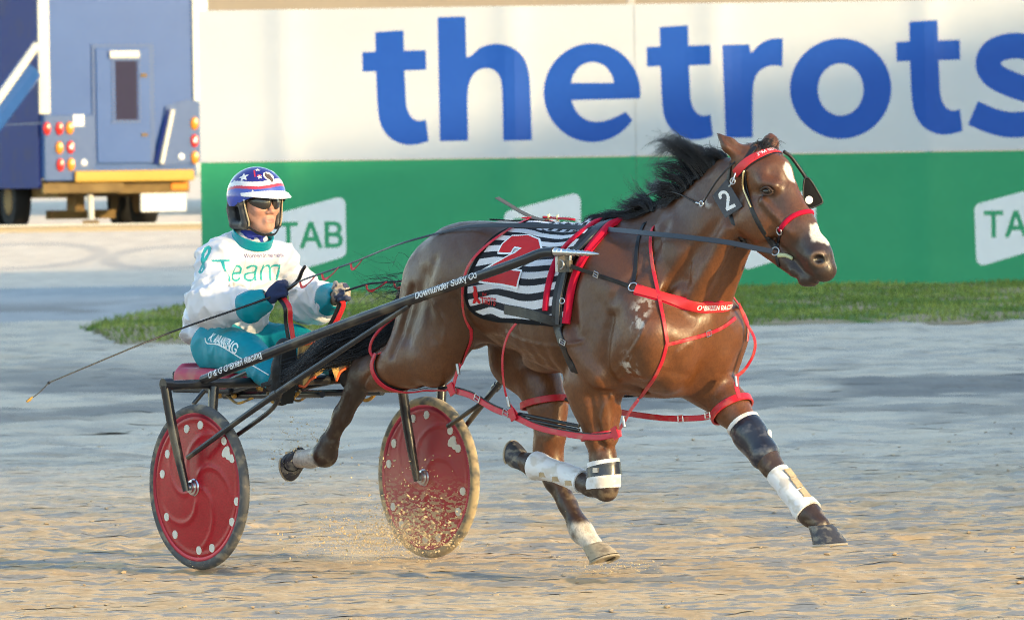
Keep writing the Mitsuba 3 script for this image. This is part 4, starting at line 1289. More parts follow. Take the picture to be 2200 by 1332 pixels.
def wheel(px, py, t, disc_mat, tyre_mat, stickers, face_t):
    c = sk(px, py, t)
    c[2] = max(c[2], WR + 0.004)
    ax = [0, 1.0, 0]
    w = thing_part(sulky + '__wheel')
    u = np.linspace(0, 2 * math.pi, 17)
    prof = [(WR - TYR * 1.05 + TYR * 1.1 * math.cos(a), TYR * math.sin(a)) for a in u]
    T_ = lathe(prof, c, ax, 96)
    add(w + '__tyre', xf(T_, SULKY), tyre_mat, smooth=60)
    R = WR - 0.040
    add(w + '__rim', xf(lathe([(R - 0.012, -0.014), (R + 0.004, -0.017), (R + 0.014, -0.013), (R + 0.014, 0.013), (R + 0.004, 0.017), (R - 0.012, 0.014), (R - 0.012, -0.014)], c, ax, 96), SULKY), 'anodised_pink', smooth=40)
    # disc cover with five swept ridges, cone shaped towards the hub
    nr, na = 36, 180
    r = np.linspace(0.028, R - 0.010, nr)
    a = np.arange(na) * 2 * math.pi / na
    RR, AA = np.meshgrid(r, a, indexing='ij')
    for sgn in (1, -1):
        sw = (AA + sgn * 2.6 * (1 - RR / R) ** 1.0 * 0 + 1.9 * (RR / R) ** 1.5)
        ph = (sw * 5 / (2 * math.pi)) % 1.0
        groove = np.exp(-((np.minimum(ph, 1 - ph)) * (RR / R + 0.1) / 0.045) ** 2) * sstep(0.12, 0.25, RR / R) * sstep(0.92, 0.80, RR / R)
        y = sgn * (0.010 + 0.018 * (1 - RR / R)) + sgn * 0.0035 * groove + sgn * 0.003 * np.exp(-((RR / R - 0.93) / 0.03) ** 2)
        V = c + np.stack([RR * np.cos(AA), y, RR * np.sin(AA)], -1).reshape(-1, 3)
        i, j = np.meshgrid(np.arange(nr - 1), np.arange(na), indexing='ij')
        q = np.stack([i * na + j, i * na + (j + 1) % na, (i + 1) * na + (j + 1) % na, (i + 1) * na + j], -1).reshape(-1, 4)
        add(w + '__disc', xf(tm(V, q), SULKY), disc_mat, smooth=True)
    add(w + '__hub', xf(lathe([(0.0, -0.055), (0.016, -0.055), (0.013, -0.04), (0.030, -0.038), (0.036, -0.028), (0.030, -0.02), (0.030, 0.02), (0.037, 0.028), (0.032, 0.032), (0.032, 0.040), (0.023, 0.042), (0.023, 0.052), (0.012, 0.054), (0.012, 0.066), (0, 0.068)], c, ax, 32), SULKY), 'steel', smooth=30)
    for x, y, kx in stickers:
        p = sk(x, y, t + 0.016) - c
        rr, aa = math.hypot(p[0], p[2]), math.atan2(p[2], p[0])
        uu = np.linspace(0, 2 * math.pi, 21)[:-1]
        e = np.stack([0.018 * np.cos(uu), (0.018 if kx == 0 else 0.030) * np.sin(uu)], 1)
        ang = aa if kx == 0 else kx
        e = e @ np.array([[math.cos(ang), math.sin(ang)], [-math.sin(ang), math.cos(ang)]])
        q = np.array([p[0], p[2]]) + e
        rq = np.hypot(q[:, 0], q[:, 1])
        yy = 0.010 + 0.018 * (1 - rq / R) + 0.0045
        ring = c + np.stack([q[:, 0], yy, q[:, 1]], 1)
        ctr = ring.mean(0)
        lo = ring - [0, 0.004, 0]
        V = np.vstack([ctr, ring, lo])
        k = np.arange(20)
        F = np.vstack([np.stack([0 * k, 1 + (k + 1) % 20, 1 + k], 1), np.stack([1 + k, 1 + (k + 1) % 20, 21 + k], 1), np.stack([1 + (k + 1) % 20, 21 + (k + 1) % 20, 21 + k], 1)])
        add(w + '__sticker', xf(tm(V, F), SULKY), 'sticker')
    return c, w


def thing_part(k):
    """A key for a part that is made of sub-parts only."""
    base, n = k, 1
    while any(q.startswith(k + '__') for q in scene):
        k = f'{base}_{n:03d}'
        n += 1
    return k


st_n = [(430, 913, 0), (360, 975, 0), (349, 1018, 0), (358, 1110, 0), (376, 1148, 0), (427, 1182, 0), (455, 1177, 0), (498, 1121, 0), (508, 1077, 0), (498, 985, 0), (481, 947, 0), (485, 970, -0.85), (401, 921, 0), (488, 974, 0.55)]
st_f = [(x + 486, y - 22, k) for x, y, k in st_n]
cn_, wn = wheel(428, 1046, 0.62, 'red_disc', 'tyre_rubber', st_n, 0)
cf_, wf = wheel(921, 1025, -0.62, 'red_disc_sandy', 'sandy_rubber', st_f, 0)


def tb(key, pts, r, n=30, mat='black_paint', sides=12, sm=40):
    return add(sulky + '__' + key, tube(so(curve(pts, n)), r, sides), mat, smooth=sm)


ztop = sk(355, 828, 0.74)[2]
xt = sk(355, 828, 0.74)[0]
for sg, c in ((1, cn_), (-1, cf_)):
    tn, to = 0.50 * sg, 0.74 * sg
    ci, co = c + np.array([0, -0.058 * sg, 0]), c + np.array([0, 0.062 * sg, 0])
    rad = np.interp(np.linspace(0, 1, 30), [0, 0.6, 1], [0.0225, 0.021, 0.016])
    for q0, q1 in ((np.array([xt, to, ztop]), co + np.array([0, 0.004 * sg, -0.014])), (np.array([xt + 0.02, tn, ztop - 0.012]), ci + np.array([0, -0.004 * sg, -0.014]))):
        tb('fork', [q0, q0 + (q1 - q0) * 0.35 + [-0.008, 0, 0], q0 + (q1 - q0) * 0.7 + [-0.006, 0, 0], q1], rad)
    tb('fork_cap', [[xt, to + 0.012 * sg, ztop + 0.004], [xt, to - 0.03 * sg, ztop + 0.004]], 0.027, 4)
tb('crossbar', [[xt, 0.74, ztop], [xt, -0.74, ztop]], 0.021, 12)
# shafts
sh_pts = {}
for sg in (1, -1):
    A = so(np.array([sk(436, 816, 0.55)[0], 0.55 * sg, sk(436, 816, 0.55)[2]]))
    l1, l2, l3 = hp(1098, 569, 0.40), hp(1160, 545, 0.375), hp(1190, 541, 0.365)
    B, C, D = (HORSE.out(np.array([l[0], l[1] * sg, l[2]])) for l in (l1, l2, l3))
    lin = [A + (B - A) * u + np.array([0, 0, 0.028 * math.sin(math.pi * u)]) * 0.4 for u in (0, 0.33, 0.66)]
    P = curve(lin + [B, C, D], 70)
    sh_pts[sg] = P
    add(sulky + '__shaft', tube(P, np.interp(np.linspace(0, 1, 70), [0, 0.2, 1], [0.020, 0.0225, 0.0205]), 16), 'black_paint', smooth=60)
    S0 = so(np.array([sk(403, 983, 0.70)[0], 0.70 * sg, sk(403, 983, 0.70)[2]]))
    k = np.argmin(np.linalg.norm(P - HORSE.out(np.array([hp(870, 632, 0.44)[0], 0.44 * sg, hp(870, 632, 0.44)[2]])), axis=1))
    S1 = P[k] + [0, 0, -0.02]
    S2 = S0 + (S1 - S0) * 0.40 + np.array([0, 0, 0.012])
    add(sulky + '__stay', tube(curve([S0, S2, S1], 30), np.interp(np.linspace(0, 1, 30), [0, 0.45, 1], [0.011, 0.0145, 0.010]), 12), 'black_paint', smooth=60)
    add(sulky + '__stay_clamp', tube(curve([S2 - (S1 - S0) * 0.012, S2 + (S1 - S0) * 0.012], 4), 0.019, 12), 'black_paint', smooth=40)
    add(sulky + '__stay_brace', tube(curve([S2 + (S1 - S0) * 0.03, S2 - (S1 - S0) * 0.05 - so([0, 0.04 * sg, 0.03]) + so([0, 0, 0]), S0 + (S2 - S0) * 0.35 - SULKY.y * 0.10 * sg], 12), 0.010, 10), 'black_paint', smooth=60)
    # sprung steel tip with its rings
    E = HORSE.out(np.array([hp(1287, 546, 0.36)[0], 0.36 * sg, hp(1287, 546, 0.36)[2]]))
    add(sulky + '__shaft_tip', tube(curve([D, D + (E - D) * 0.5, E], 24), np.interp(np.linspace(0, 1, 24), [0, 0.02, 0.25, 0.85, 1], [0.014, 0.018, 0.012, 0.008, 0.003]), 12), 'steel', smooth=40)
    for u in (0.03, 0.12, 0.2, 0.33, 0.44, 0.54, 0.64, 0.75):
        add(sulky + '__tip_ring', tube([D + (E - D) * (u - 0.012), D + (E - D) * u, D + (E - D) * (u + 0.012)], np.array([0.012, 0.0175 - 0.007 * u, 0.012]), 12), 'steel', smooth=40)
# seat
pr('seat_red', dirty((0.42, 0.035, 0.08), amount=0.4), 0.5, 0.4)
pr('seat_black', (0.016, 0.016, 0.02), 0.5, 0.4)
sx = sk(455, 788, 0.20)
seat_z = sx[2] - 0.052
s0 = so(np.array([-0.50, 0, seat_z]))
SEAT = Frame(s0, 52)
sb_ = bx([-0.20, -0.235, -0.035], [0.24, 0.235, 0.035], 0.034)
v = np.asarray(sb_.vertices)
b2 = Body()
b2.fn(lambda P: (np.linalg.norm(np.maximum(np.abs(P - [0, 0, 0.0]) - [0.17, 0.20, 0.012], 0), axis=1) - 0.034), 0.01)
b2.cap([-0.185, -0.17, 0.035], [-0.185, 0.17, 0.035], 0.030, 0.030, 0.03)
add(sulky + '__seat', xf(b2.mesh(0.009, [-0.3, -0.3, -0.1], [0.3, 0.3, 0.13], 2), SEAT), 'seat_red', smooth=True)
add(sulky + '__seat_base', [xf(bx([-0.225, -0.215, -0.062], [0.20, 0.215, -0.036], 0.008), SEAT), xf(bx([-0.245, -0.20, -0.06], [-0.222, 0.20, 0.03], 0.010), SEAT)], 'seat_black', smooth=30)
tb('seat_bracket', [[xt - 0.02, 0.22, ztop], [-0.40, 0.17, seat_z - 0.06]], 0.014)
tb('seat_bracket', [[xt - 0.02, -0.22, ztop], [-0.40, -0.17, seat_z - 0.06]], 0.014)
tb('seat_rail', [[0.30, 0.16, ztop - 0.05], [-0.45, 0.13, seat_z - 0.075]], 0.015)
tb('seat_rail', [[0.30, -0.16, ztop - 0.05], [-0.45, -0.13, seat_z - 0.075]], 0.015)
tb('brace', [sk(548, 792, 0.30), sk(482, 822, 0.30)], 0.010)
tb('brace', [sk(440, 838, 0.45), sk(415, 868, 0.50)], 0.010)
# foot rests caked in sand
pr('muddy_metal', mikit.proc(lambda p, n, uv: mix((0.55, 0.30, 0.07), (0.20, 0.15, 0.09), smoothstep(0.45, 0.6, fbm(p.x * 40, p.y * 40, p.z * 40, 3)))), 0.8, 0.2)
for sg in (1, -1):
    q = [sk(575, 843, 0.24), sk(583, 860, 0.24), sk(600, 867, 0.23), sk(622, 860, 0.22), sk(645, 840, 0.21)]
    tb('foot_rest', [[p[0], p[1] * sg, p[2]] for p in q], 0.008, mat='muddy_metal')
    q = [sk(470, 838, 0.16), sk(490, 852, 0.16), sk(510, 866, 0.16), sk(535, 858, 0.15), sk(556, 848, 0.14)]
    tb('under_seat_spring', [[p[0], p[1] * sg, p[2]] for p in q], 0.0055, mat='muddy_metal')
    p = sk(503, 850, 0.16)
    add(sulky + '__mud_clod', xf(taubin(trimesh.creation.icosphere(1, 0.013), 0), Frame(so([p[0], p[1] * sg, p[2]]), 0)), 'muddy_metal', smooth=True)
tb('under_bar', [sk(452, 850, 0.12), sk(560, 833, 0.05)], 0.018, mat='muddy_metal')
# the spattered apron that keeps sand off the driver
pr('apron_tan', mikit.proc(lambda p, n, uv: mix((0.48, 0.29, 0.09), (0.10, 0.07, 0.045), smoothstep(0.48, 0.62, fbm(p.x * 22, p.y * 22, p.z * 9, 4)))), 0.7, 0.3)
pr('apron_orange', (0.75, 0.12, 0.03), 0.5, 0.4)
na_, nb_ = 40, 24
U, Vv = np.meshgrid(np.linspace(0, 1, na_), np.linspace(0, 1, nb_), indexing='ij')
c00, c10, c01, c11 = so(sk(628, 826, 0.16)), so(sk(778, 788, -0.22)), so(sk(640, 742, 0.16)), so(sk(796, 716, -0.22))
AP = (c00 * (1 - U[..., None]) + c10 * U[..., None]) * (1 - Vv[..., None]) + (c01 * (1 - U[..., None]) + c11 * U[..., None]) * Vv[..., None]
low = np.interp(U, [0, 0.12, 0.40, 0.5, 0.6, 0.72, 0.85, 1.0], [0, -0.02, 0.01, 0.05, -0.035, 0.0, 0.02, 0.0])
AP = AP + low[..., None] * (1 - Vv[..., None]) * [0, 0, 1] + SULKY.x * (0.018 * np.sin(U * 15 + 2 * Vv) * (1.1 - Vv))[..., None]
i_, j_ = np.meshgrid(np.arange(na_ - 1), np.arange(nb_ - 1), indexing='ij')
apq = np.stack([i_ * nb_ + j_, (i_ + 1) * nb_ + j_, (i_ + 1) * nb_ + j_ + 1, i_ * nb_ + j_ + 1], -1).reshape(-1, 4)
ap = add(sulky + '__mud_apron', tm(AP.reshape(-1, 3), apq), 'apron_tan', smooth=True)
for e0, e1 in ((2, 15), (24, 39)):
    add(ap + '__piping', tube(AP[e0:e1, 0] + SULKY.x * 0.004, 0.0055, 8), 'apron_orange', smooth=True)
add(ap + '__piping', tube(AP[1:, -1], 0.006, 8), 'apron_orange', smooth=True)
# lettering on the near shaft
pr('shaft_print', (0.72, 0.72, 0.74), 0.5, 0.4)


def shaft_text(text, xa, ya, xb, yb, h):
    P = sh_pts[1]
    def par(x, y):
        d = ray(x, y)
        rel = P - CAM
        return np.argmin(np.linalg.norm(rel - (rel @ d / (d @ d))[:, None] * d, axis=1))
    ia, ib = par(xa, ya), par(xb, yb)
    poly = text_poly(text, h)
    x0, y0, x1, y1 = poly.bounds
    seg = np.r_[0, np.cumsum(np.linalg.norm(np.diff(P, axis=0), axis=1))]
    L = seg[ib] - seg[ia]
    poly = saf.scale(saf.translate(poly, -x0, -(h / 2)), L / (x1 - x0), 1, origin=(0, 0))
    q, F = fill(poly, 0.012)
    s = seg[ia] + q[:, 0]
    C = np.stack([np.interp(s, seg, P[:, k]) for k in range(3)], 1)
    Tn = np.stack([np.interp(s, seg, unit(np.gradient(P, axis=0))[:, k]) for k in range(3)], 1)
    side = unit(np.cross(Tn, [0, 0, 1.0]))
    side = np.where((side @ SULKY.y)[:, None] < 0, -side, side)
    up = unit(np.cross(side, Tn)); up = np.where(up[:, 2:] < 0, -up, up)
    th = q[:, 1] / 0.0225 + 0.25
    V = C + 0.0238 * (np.cos(th)[:, None] * side + np.sin(th)[:, None] * up)
    return add(sulky + '__shaft__lettering', tm(V, F), 'shaft_print')


shaft_text('Downunder Sulky Co', 898, 622, 1029, 583, 0.027)
shaft_text("D & G O'Brien Racing", 457, 806, 572, 754, 0.027)

# ---------------------------------------------------------------- the driver
RIDER = Frame(so([-0.48, 0, 0]), 57)
rp = RIDER.px
ro = RIDER.out
person = thing('person', 'driver in white and teal silks, starred blue helmet and dark sunglasses seated in the sulky', 'person')
pr('silk_white', mikit.proc(lambda p, n, uv: mix((0.63, 0.625, 0.665), (0.57, 0.57, 0.62), fbm(p.x * 8, p.y * 8, p.z * 8, 3))), 0.42, 0.45, sheen=0.3)
pr('silk_teal', (0.0, 0.235, 0.30), 0.45, 0.4, sheen=0.2)
pr('pants_teal', mikit.proc(lambda p, n, uv: mix((0.0, 0.24, 0.31), (0.0, 0.20, 0.27), noise(p.x * 60, p.y * 60, p.z * 60))), 0.6, 0.3)
pr('gaiter_blue', (0.035, 0.05, 0.32), 0.7, 0.2)
pr('glove_navy', (0.022, 0.032, 0.085), 0.8, 0.2)
pr('glove_grey', mikit.proc(lambda p, n, uv: mix((0.40, 0.34, 0.28), (0.05, 0.06, 0.11), smoothstep(0.50, 0.60, fbm(p.x * 34, p.y * 34, p.z * 34, 2)))), 0.8, 0.2)
pr('boot_black', dirty((0.022, 0.022, 0.024), (0.14, 0.12, 0.10), 0.5, 14.0), 0.6, 0.3)
bsdf('skin', {'type': 'principled', 'base_color': mikit.proc(lambda p, n, uv: mix((0.50, 0.265, 0.19), (0.56, 0.27, 0.20), fbm(p.x * 30, p.y * 30, p.z * 30, 3))), 'roughness': 0.45, 'specular': 0.4})

# trousers: hips, thighs and shins in one surface
pb = Body()
pb.cap(rp(478, 748, 0.09), rp(530, 742, -0.09), 0.115, 0.115, 0.05)
for kk, sg in ((([(468, 748, 0.11), (528, 757, 0.20), (590, 812, 0.225)]), 1), (([(535, 745, -0.11), (632, 742, -0.21), (735, 785, -0.225)]), -1)):
    a, b, c = (rp(*q) for q in kk)
    pb.cap(a, b, 0.108, 0.084, 0.05)
    pb.cap(b, c, 0.082, 0.058, 0.03)


def fold(P, f, amp, seed, sx_=1.0, sz=1.0):
    w = P + 0.10 * (meshkit.noise(P * 4.0, seed + 50)[:, None] - 0.5)
    n = meshkit.fbm(w * [f * sx_, f * sx_, f * sz], 2, seed)
    r = np.clip(1 - np.abs(2 * n - 1) * 2.2, 0, 1)
    return amp * (0.35 - r ** 1.5)


pants = pb.mesh(0.008, [-0.35, -0.45, 0.5], [0.75, 0.45, 1.1], 2, lambda P: fold(P, 8, 0.010, 31))
PS = Skin(xf(pants, RIDER))
add(person + '__trousers', xf(pants, RIDER), 'pants_teal', smooth=True)
labels[person + '__trousers'] = {'label': 'teal driving trousers with white piping and lettering'}

# silks: body and sleeves
jb = Body()
jb.cap(rp(489, 705, 0), rp(513, 610, 0), 0.195, 0.174, 0.05, (0.78, 1.0, 1))
jb.cap(rp(512, 610, 0), rp(528, 552, 0), 0.170, 0.128, 0.05, (0.78, 1.08, 1))
jb.cap(rp(466, 553, 0.150), rp(600, 553, -0.150), 0.066, 0.066, 0.05)
jb.cap(rp(535, 540, 0), rp(543, 512, 0), 0.095, 0.062, 0.04)
RA = [rp(459, 556, 0.172), rp(450, 648, 0.265), rp(545, 655, 0.16)]
LA = [rp(610, 562, -0.168), rp(665, 645, -0.285), rp(712, 643, -0.20)]
jb.cap(RA[0], RA[1], 0.068, 0.080, 0.045)
jb.cap(RA[1], RA[2], 0.086, 0.058, 0.03)
jb.cap(RA[1] - [0, 0, 0.03], RA[2] - [0.03, 0, 0.03], 0.075, 0.05, 0.04)
jb.cap(LA[0], LA[1], 0.066, 0.072, 0.045)
jb.cap(LA[1], LA[2], 0.082, 0.058, 0.03)
jb.cap(LA[1] - [0, 0, 0.03], LA[2] - [0.03, 0, 0.02], 0.07, 0.05, 0.04)
hem = rp(487, 738, 0)[2]


def jcut(P):
    return P[:, 2] - (hem + 0.02 + 0.10 * (P[:, 0] + 0.02) * -0.15)


jb.fn(lambda P: -(-(P[:, 2] - hem + 0.012 * np.sin(P[:, 1] * 22))) * 1.0, 0.015, True)


def jfold(P):
    k = np.ones(len(P))
    for q, r0 in ((rp(568, 645, 0.13), 0.16), (rp(722, 640, -0.185), 0.16), (rp(543, 512, 0), 0.17)):
        k = np.minimum(k, sstep(r0 * 0.45, r0, np.linalg.norm(P - q, axis=1)))
    arms = np.zeros(len(P))
    for A, B, sd in ((RA[0], RA[1], 61), (RA[1], RA[2], 62), (LA[0], LA[1], 63), (LA[1], LA[2], 64)):
        e = B - A
        L = np.linalg.norm(e); e = e / L
        a = (P - A) @ e
        w = P - A - a[:, None] * e
        m = sstep(0.15, 0.07, np.linalg.norm(w, axis=1)) * sstep(-0.10, 0.02, a) * sstep(L + 0.08, L - 0.02, a)
        n = meshkit.fbm(np.stack([a * 17 + w[:, 2] * 9, w[:, 0] * 5, w[:, 2] * 5], 1), 2, sd)
        arms += m * 0.019 * (0.3 - np.clip(1 - np.abs(2 * n - 1) * 2.6, 0, 1) ** 1.4)
    return 0.004 + arms * (0.3 + 0.7 * k) + (fold(P, 6.5, 0.026, 41, 1.0, 0.7) + fold(P, 14, 0.011, 43, 1.0, 0.8)) * (0.12 + 0.88 * k) + 0.007 * np.sin(P[:, 2] * 60 + 9 * P[:, 1]) * sstep(hem + 0.14, hem + 0.04, P[:, 2])


silks = jb.mesh(0.0065, [-0.40, -0.50, 0.80], [0.75, 0.50, 1.60], 1, jfold)
JS = Skin(xf(silks, RIDER))
jk = add(person + '__silks', xf(silks, RIDER), 'silk_white', smooth=True)
labels[jk] = {'label': 'white racing silks with teal cuffs, collar and chest print'}
for arm, wp, r0 in ((RA, rp(573, 643, 0.12), 0.063), (LA, rp(724, 640, -0.185), 0.062)):
    d = unit(wp - arm[2])
    cb = Body()
    cb.cap(arm[2] - d * 0.016, wp - d * 0.020, r0 + 0.008, r0 - 0.010, 0.01)
    cb.cap(wp - d * 0.02, wp + d * 0.04, r0 - 0.022, r0 - 0.03, 0.01, sub=True)
    lo = np.minimum(arm[2], wp) - 0.11
    cm = cb.mesh(0.006, lo, np.maximum(arm[2], wp) + 0.11, 1, lambda P: fold(P, 14, 0.006, 45))
    add(jk + '__cuff', xf(cm, RIDER), 'silk_teal', smooth=True)
# collar, neck gaiter
nk0, nk1 = rp(541, 516, 0), rp(549, 478, 0)


def ringy(c, ax, R1, R2, r, key, mat, flat=1.0):
    ax = unit(ax)
    a = unit(np.cross([0, 1, 0], ax)); b = np.cross(ax, a)
    u = np.arange(40) * 2 * math.pi / 40
    p = c + R1 * np.cos(u)[:, None] * a + R2 * np.sin(u)[:, None] * b
    nrm = unit(np.cos(u)[:, None] * a + np.sin(u)[:, None] * b)
    add(key, ribbon(ro(p), (RIDER.M @ nrm.T).T, r, 0.008, closed=True), mat, smooth=40)


nax = nk1 - nk0
ringy(nk0 + nax * 0.16, nax + np.array([0.02, 0, 0.02]), 0.082, 0.084, 0.045, jk + '__collar', 'silk_teal')
gb = Body()
gb.cap(nk0 - nax * 0.2, nk0 + nax * 0.42, 0.066, 0.058, 0.01)
add(person + '__neck_gaiter', xf(gb.mesh(0.006, nk0 - 0.12, nk1 + 0.12, 1, lambda P: fold(P, 20, 0.005, 47)), RIDER), 'gaiter_blue', smooth=True)

# head, looking a little more towards the camera than the body faces
hc = ro(rp(553, 436, 0))
FACE = Frame(hc, 55)
fb = Body()
fb.ell([0, 0, 0.02], [0.096, 0.076, 0.105], 0.02)
fb.cap([0.045, 0, -0.045], [0.052, 0, -0.095], 0.055, 0.036, 0.03, (1, 0.95, 1))
fb.cap([0.02, 0.045, -0.05], [0.055, 0.022, -0.10], 0.030, 0.020, 0.03)
fb.cap([0.02, -0.045, -0.05], [0.055, -0.022, -0.10], 0.030, 0.020, 0.03)
fb.ell([0.078, 0, -0.105], [0.020, 0.022, 0.018], 0.02)
for sg in (1, -1):
    fb.ell([0.066, 0.038 * sg, -0.030], [0.026, 0.026, 0.022], 0.02)
    fb.ell([0.088, 0.030 * sg, 0.002], [0.014, 0.020, 0.012], 0.012, sub=True)
    fb.ell([0.102, 0.013 * sg, -0.042], [0.010, 0.009, 0.008], 0.008)
fb.cap([0.088, 0, 0.012], [0.114, 0, -0.036], 0.010, 0.0125, 0.010)
fb.cap([0.091, 0.013, -0.073], [0.091, -0.013, -0.073], 0.0075, 0.0075, 0.018)
fb.cap([0.089, 0.011, -0.083], [0.089, -0.011, -0.083], 0.008, 0.008, 0.018)
fb.cap([0.1045, 0.016, -0.0778], [0.1045, -0.016, -0.0778], 0.003, 0.003, 0.006, sub=True)
fb.ell([0.0, 0, 0.03], [0.10, 0.08, 0.10], 0.02)
nl = FACE.into(ro(nk0 - nax * 0.1))
fb.cap(nl, [-0.012, 0, -0.05], 0.055, 0.058, 0.03)
face = fb.mesh(0.0028, [-0.13, -0.12, -0.24], [0.15, 0.12, 0.15], 3)
fv_ = np.asarray(face.vertices)
sk_ = np.array([0.50, 0.262, 0.185]) * (0.92 + 0.16 * meshkit.fbm(fv_ * 40, 3, 3))[:, None]
rosy = np.exp(-((np.linalg.norm((fv_ - [0.075, 0.045, -0.035]) * [1, 1, 1], axis=1) / 0.03) ** 2)) + np.exp(-((np.linalg.norm(fv_ - [0.112, 0, -0.036], axis=1) / 0.018) ** 2)) + np.exp(-((np.linalg.norm(fv_ - [0.075, -0.045, -0.035], axis=1) / 0.03) ** 2))
sk_ = blend(sk_, np.array([0.54, 0.215, 0.155]), np.clip(rosy, 0, 1) * 0.55)
lipk = (fv_[:, 0] > 0.07) * sstep(0.026, 0.018, np.abs(fv_[:, 1])) * sstep(0.0125, 0.008, np.abs(fv_[:, 2] + 0.0785) + 0.12 * np.abs(fv_[:, 1]))
sk_ = blend(sk_, np.array([0.42, 0.13, 0.11]), lipk * 0.75)
bsdf('face_skin', {'type': 'principled', 'base_color': VC, 'roughness': 0.42, 'specular': 0.4})
add(person + '__head', xf(face, FACE), 'face_skin', smooth=True, color=np.clip(sk_, 0, 1))
# helmet
HC, HRD = np.array([-0.008, 0, 0.030]), np.array([0.142, 0.122, 0.126])
nu, nv = 120, 60
uu = np.arange(nu) * 2 * math.pi / nu
rim = -0.34 + 0.40 * np.clip(np.cos(uu), 0, 1) ** 1.0 + 0.0 * uu            # rim height (sin of latitude) round the head
hv, hcx = [], []
for k in range(nv + 1):
    w = k / nv
    sl = np.sin(np.arcsin(rim) * (1 - w) + math.pi / 2 * w)
    cl_ = np.sqrt(np.maximum(1 - sl ** 2, 0))
    hv.append(HC + HRD * np.stack([cl_ * np.cos(uu), cl_ * np.sin(uu), sl], 1))
HVt = np.vstack(hv)
i_, j_ = np.meshgrid(np.arange(nv), np.arange(nu), indexing='ij')
hq_ = np.stack([i_ * nu + j_, i_ * nu + (j_ + 1) % nu, (i_ + 1) * nu + (j_ + 1) % nu, (i_ + 1) * nu + j_], -1).reshape(-1, 4)
rel = (HVt - HC) / HRD
lat = rel[:, 2] - 0.10 * rel[:, 0] + 0.05 * np.sin(3 * np.arctan2(rel[:, 1], rel[:, 0]))
hcol = np.tile(np.array([0.020, 0.020, 0.20]), (len(HVt), 1))
hcol[lat < 0.46] = [0.70, 0.68, 0.70]
hcol[lat < 0.30] = [0.50, 0.03, 0.06]
hcol[lat < 0.20] = [0.035, 0.07, 0.40]
pr('helmet_gloss', VC, 0.14, 0.5, clearcoat=0.9)
hel = thing_part(person + '__helmet')
add(hel + '__shell', xf(tm(HVt, hq_), FACE), 'helmet_gloss', smooth=True, color=hcol)
inner = tm(HC + (HVt - HC) * 0.93, hq_[:, ::-1])
add(hel + '__lining', xf(inner, FACE), 'black_felt', smooth=True)
pr('gloss_white', (0.75, 0.73, 0.70), 0.25, 0.5, clearcoat=0.6)
pr('gloss_red', (0.55, 0.02, 0.05), 0.25, 0.5, clearcoat=0.6)


def star(n=5, r=1.0, q=0.45):
    return Polygon([(r * (1 if k % 2 == 0 else q) * math.sin(k * math.pi / n), r * (1 if k % 2 == 0 else q) * math.cos(k * math.pi / n)) for k in range(2 * n)])


def on_helmet(poly, lon, latd, key, mat, off=0.0015, tilt=0.0):
    """Flat print on the shell at a longitude (degrees, + towards the wearer's right) and latitude."""
    q, F = fill(saf.rotate(poly, tilt, origin=(0, 0)), 0.006)
    lo_, la = math.radians(lon), math.radians(latd)
    n = np.array([math.cos(la) * math.cos(lo_), math.cos(la) * math.sin(lo_), math.sin(la)])
    e = np.array([math.sin(lo_), -math.cos(lo_), 0])
    up = np.cross(e, n); up = up if up[2] > 0 else -up
    d = n + (q[:, :1] * e + q[:, 1:2] * up) / 0.128
    d = unit(d)
    add(key, xf(tm(HC + d * HRD * (1 + off / 0.125), F), FACE), mat, smooth=True)


for lon, la, r, tl_ in ((70, 40, 0.026, 20), (30, 62, 0.014, 0), (28, 40, 0.013, 10), (-45, 55, 0.014, 0), (66, 3, 0.009, 0), (44, 10, 0.005, 10), (95, 30, 0.010, 5), (62, -8, 0.006, 0)):
    on_helmet(star(5, r), lon, la, hel + '__star', 'gloss_white', 0.0012, tl_)
on_helmet(Polygon([(0, -.022), (.006, -.022), (.008, .022), (.002, .024)]), 44, 50, hel + '__stripe', 'gloss_red', 0.0012, 10)
on_helmet(Polygon([(0, -.010), (.020, -.006), (.020, 0), (.002, -.004)]), 36, 46, hel + '__stripe', 'gloss_red', 0.0012, 10)
on_helmet(saf.scale(Point(0, 0).buffer(0.026), 1.0, 1.0), 2, 42, hel + '__badge', 'gloss_white', 0.0012)
pr('badge_brown', (0.10, 0.07, 0.065), 0.4, 0.4)
on_helmet(Polygon([(-.012, .016), (-.006, .021), (-.004, .013), (.006, .012), (.010, .002), (.014, -.014), (.012, -.028), (.002, -.030), (-.002, -.018), (-.012, -.010), (-.017, .004)]).buffer(0.002), 3, 41, hel + '__badge_motif', 'badge_brown', 0.0022)
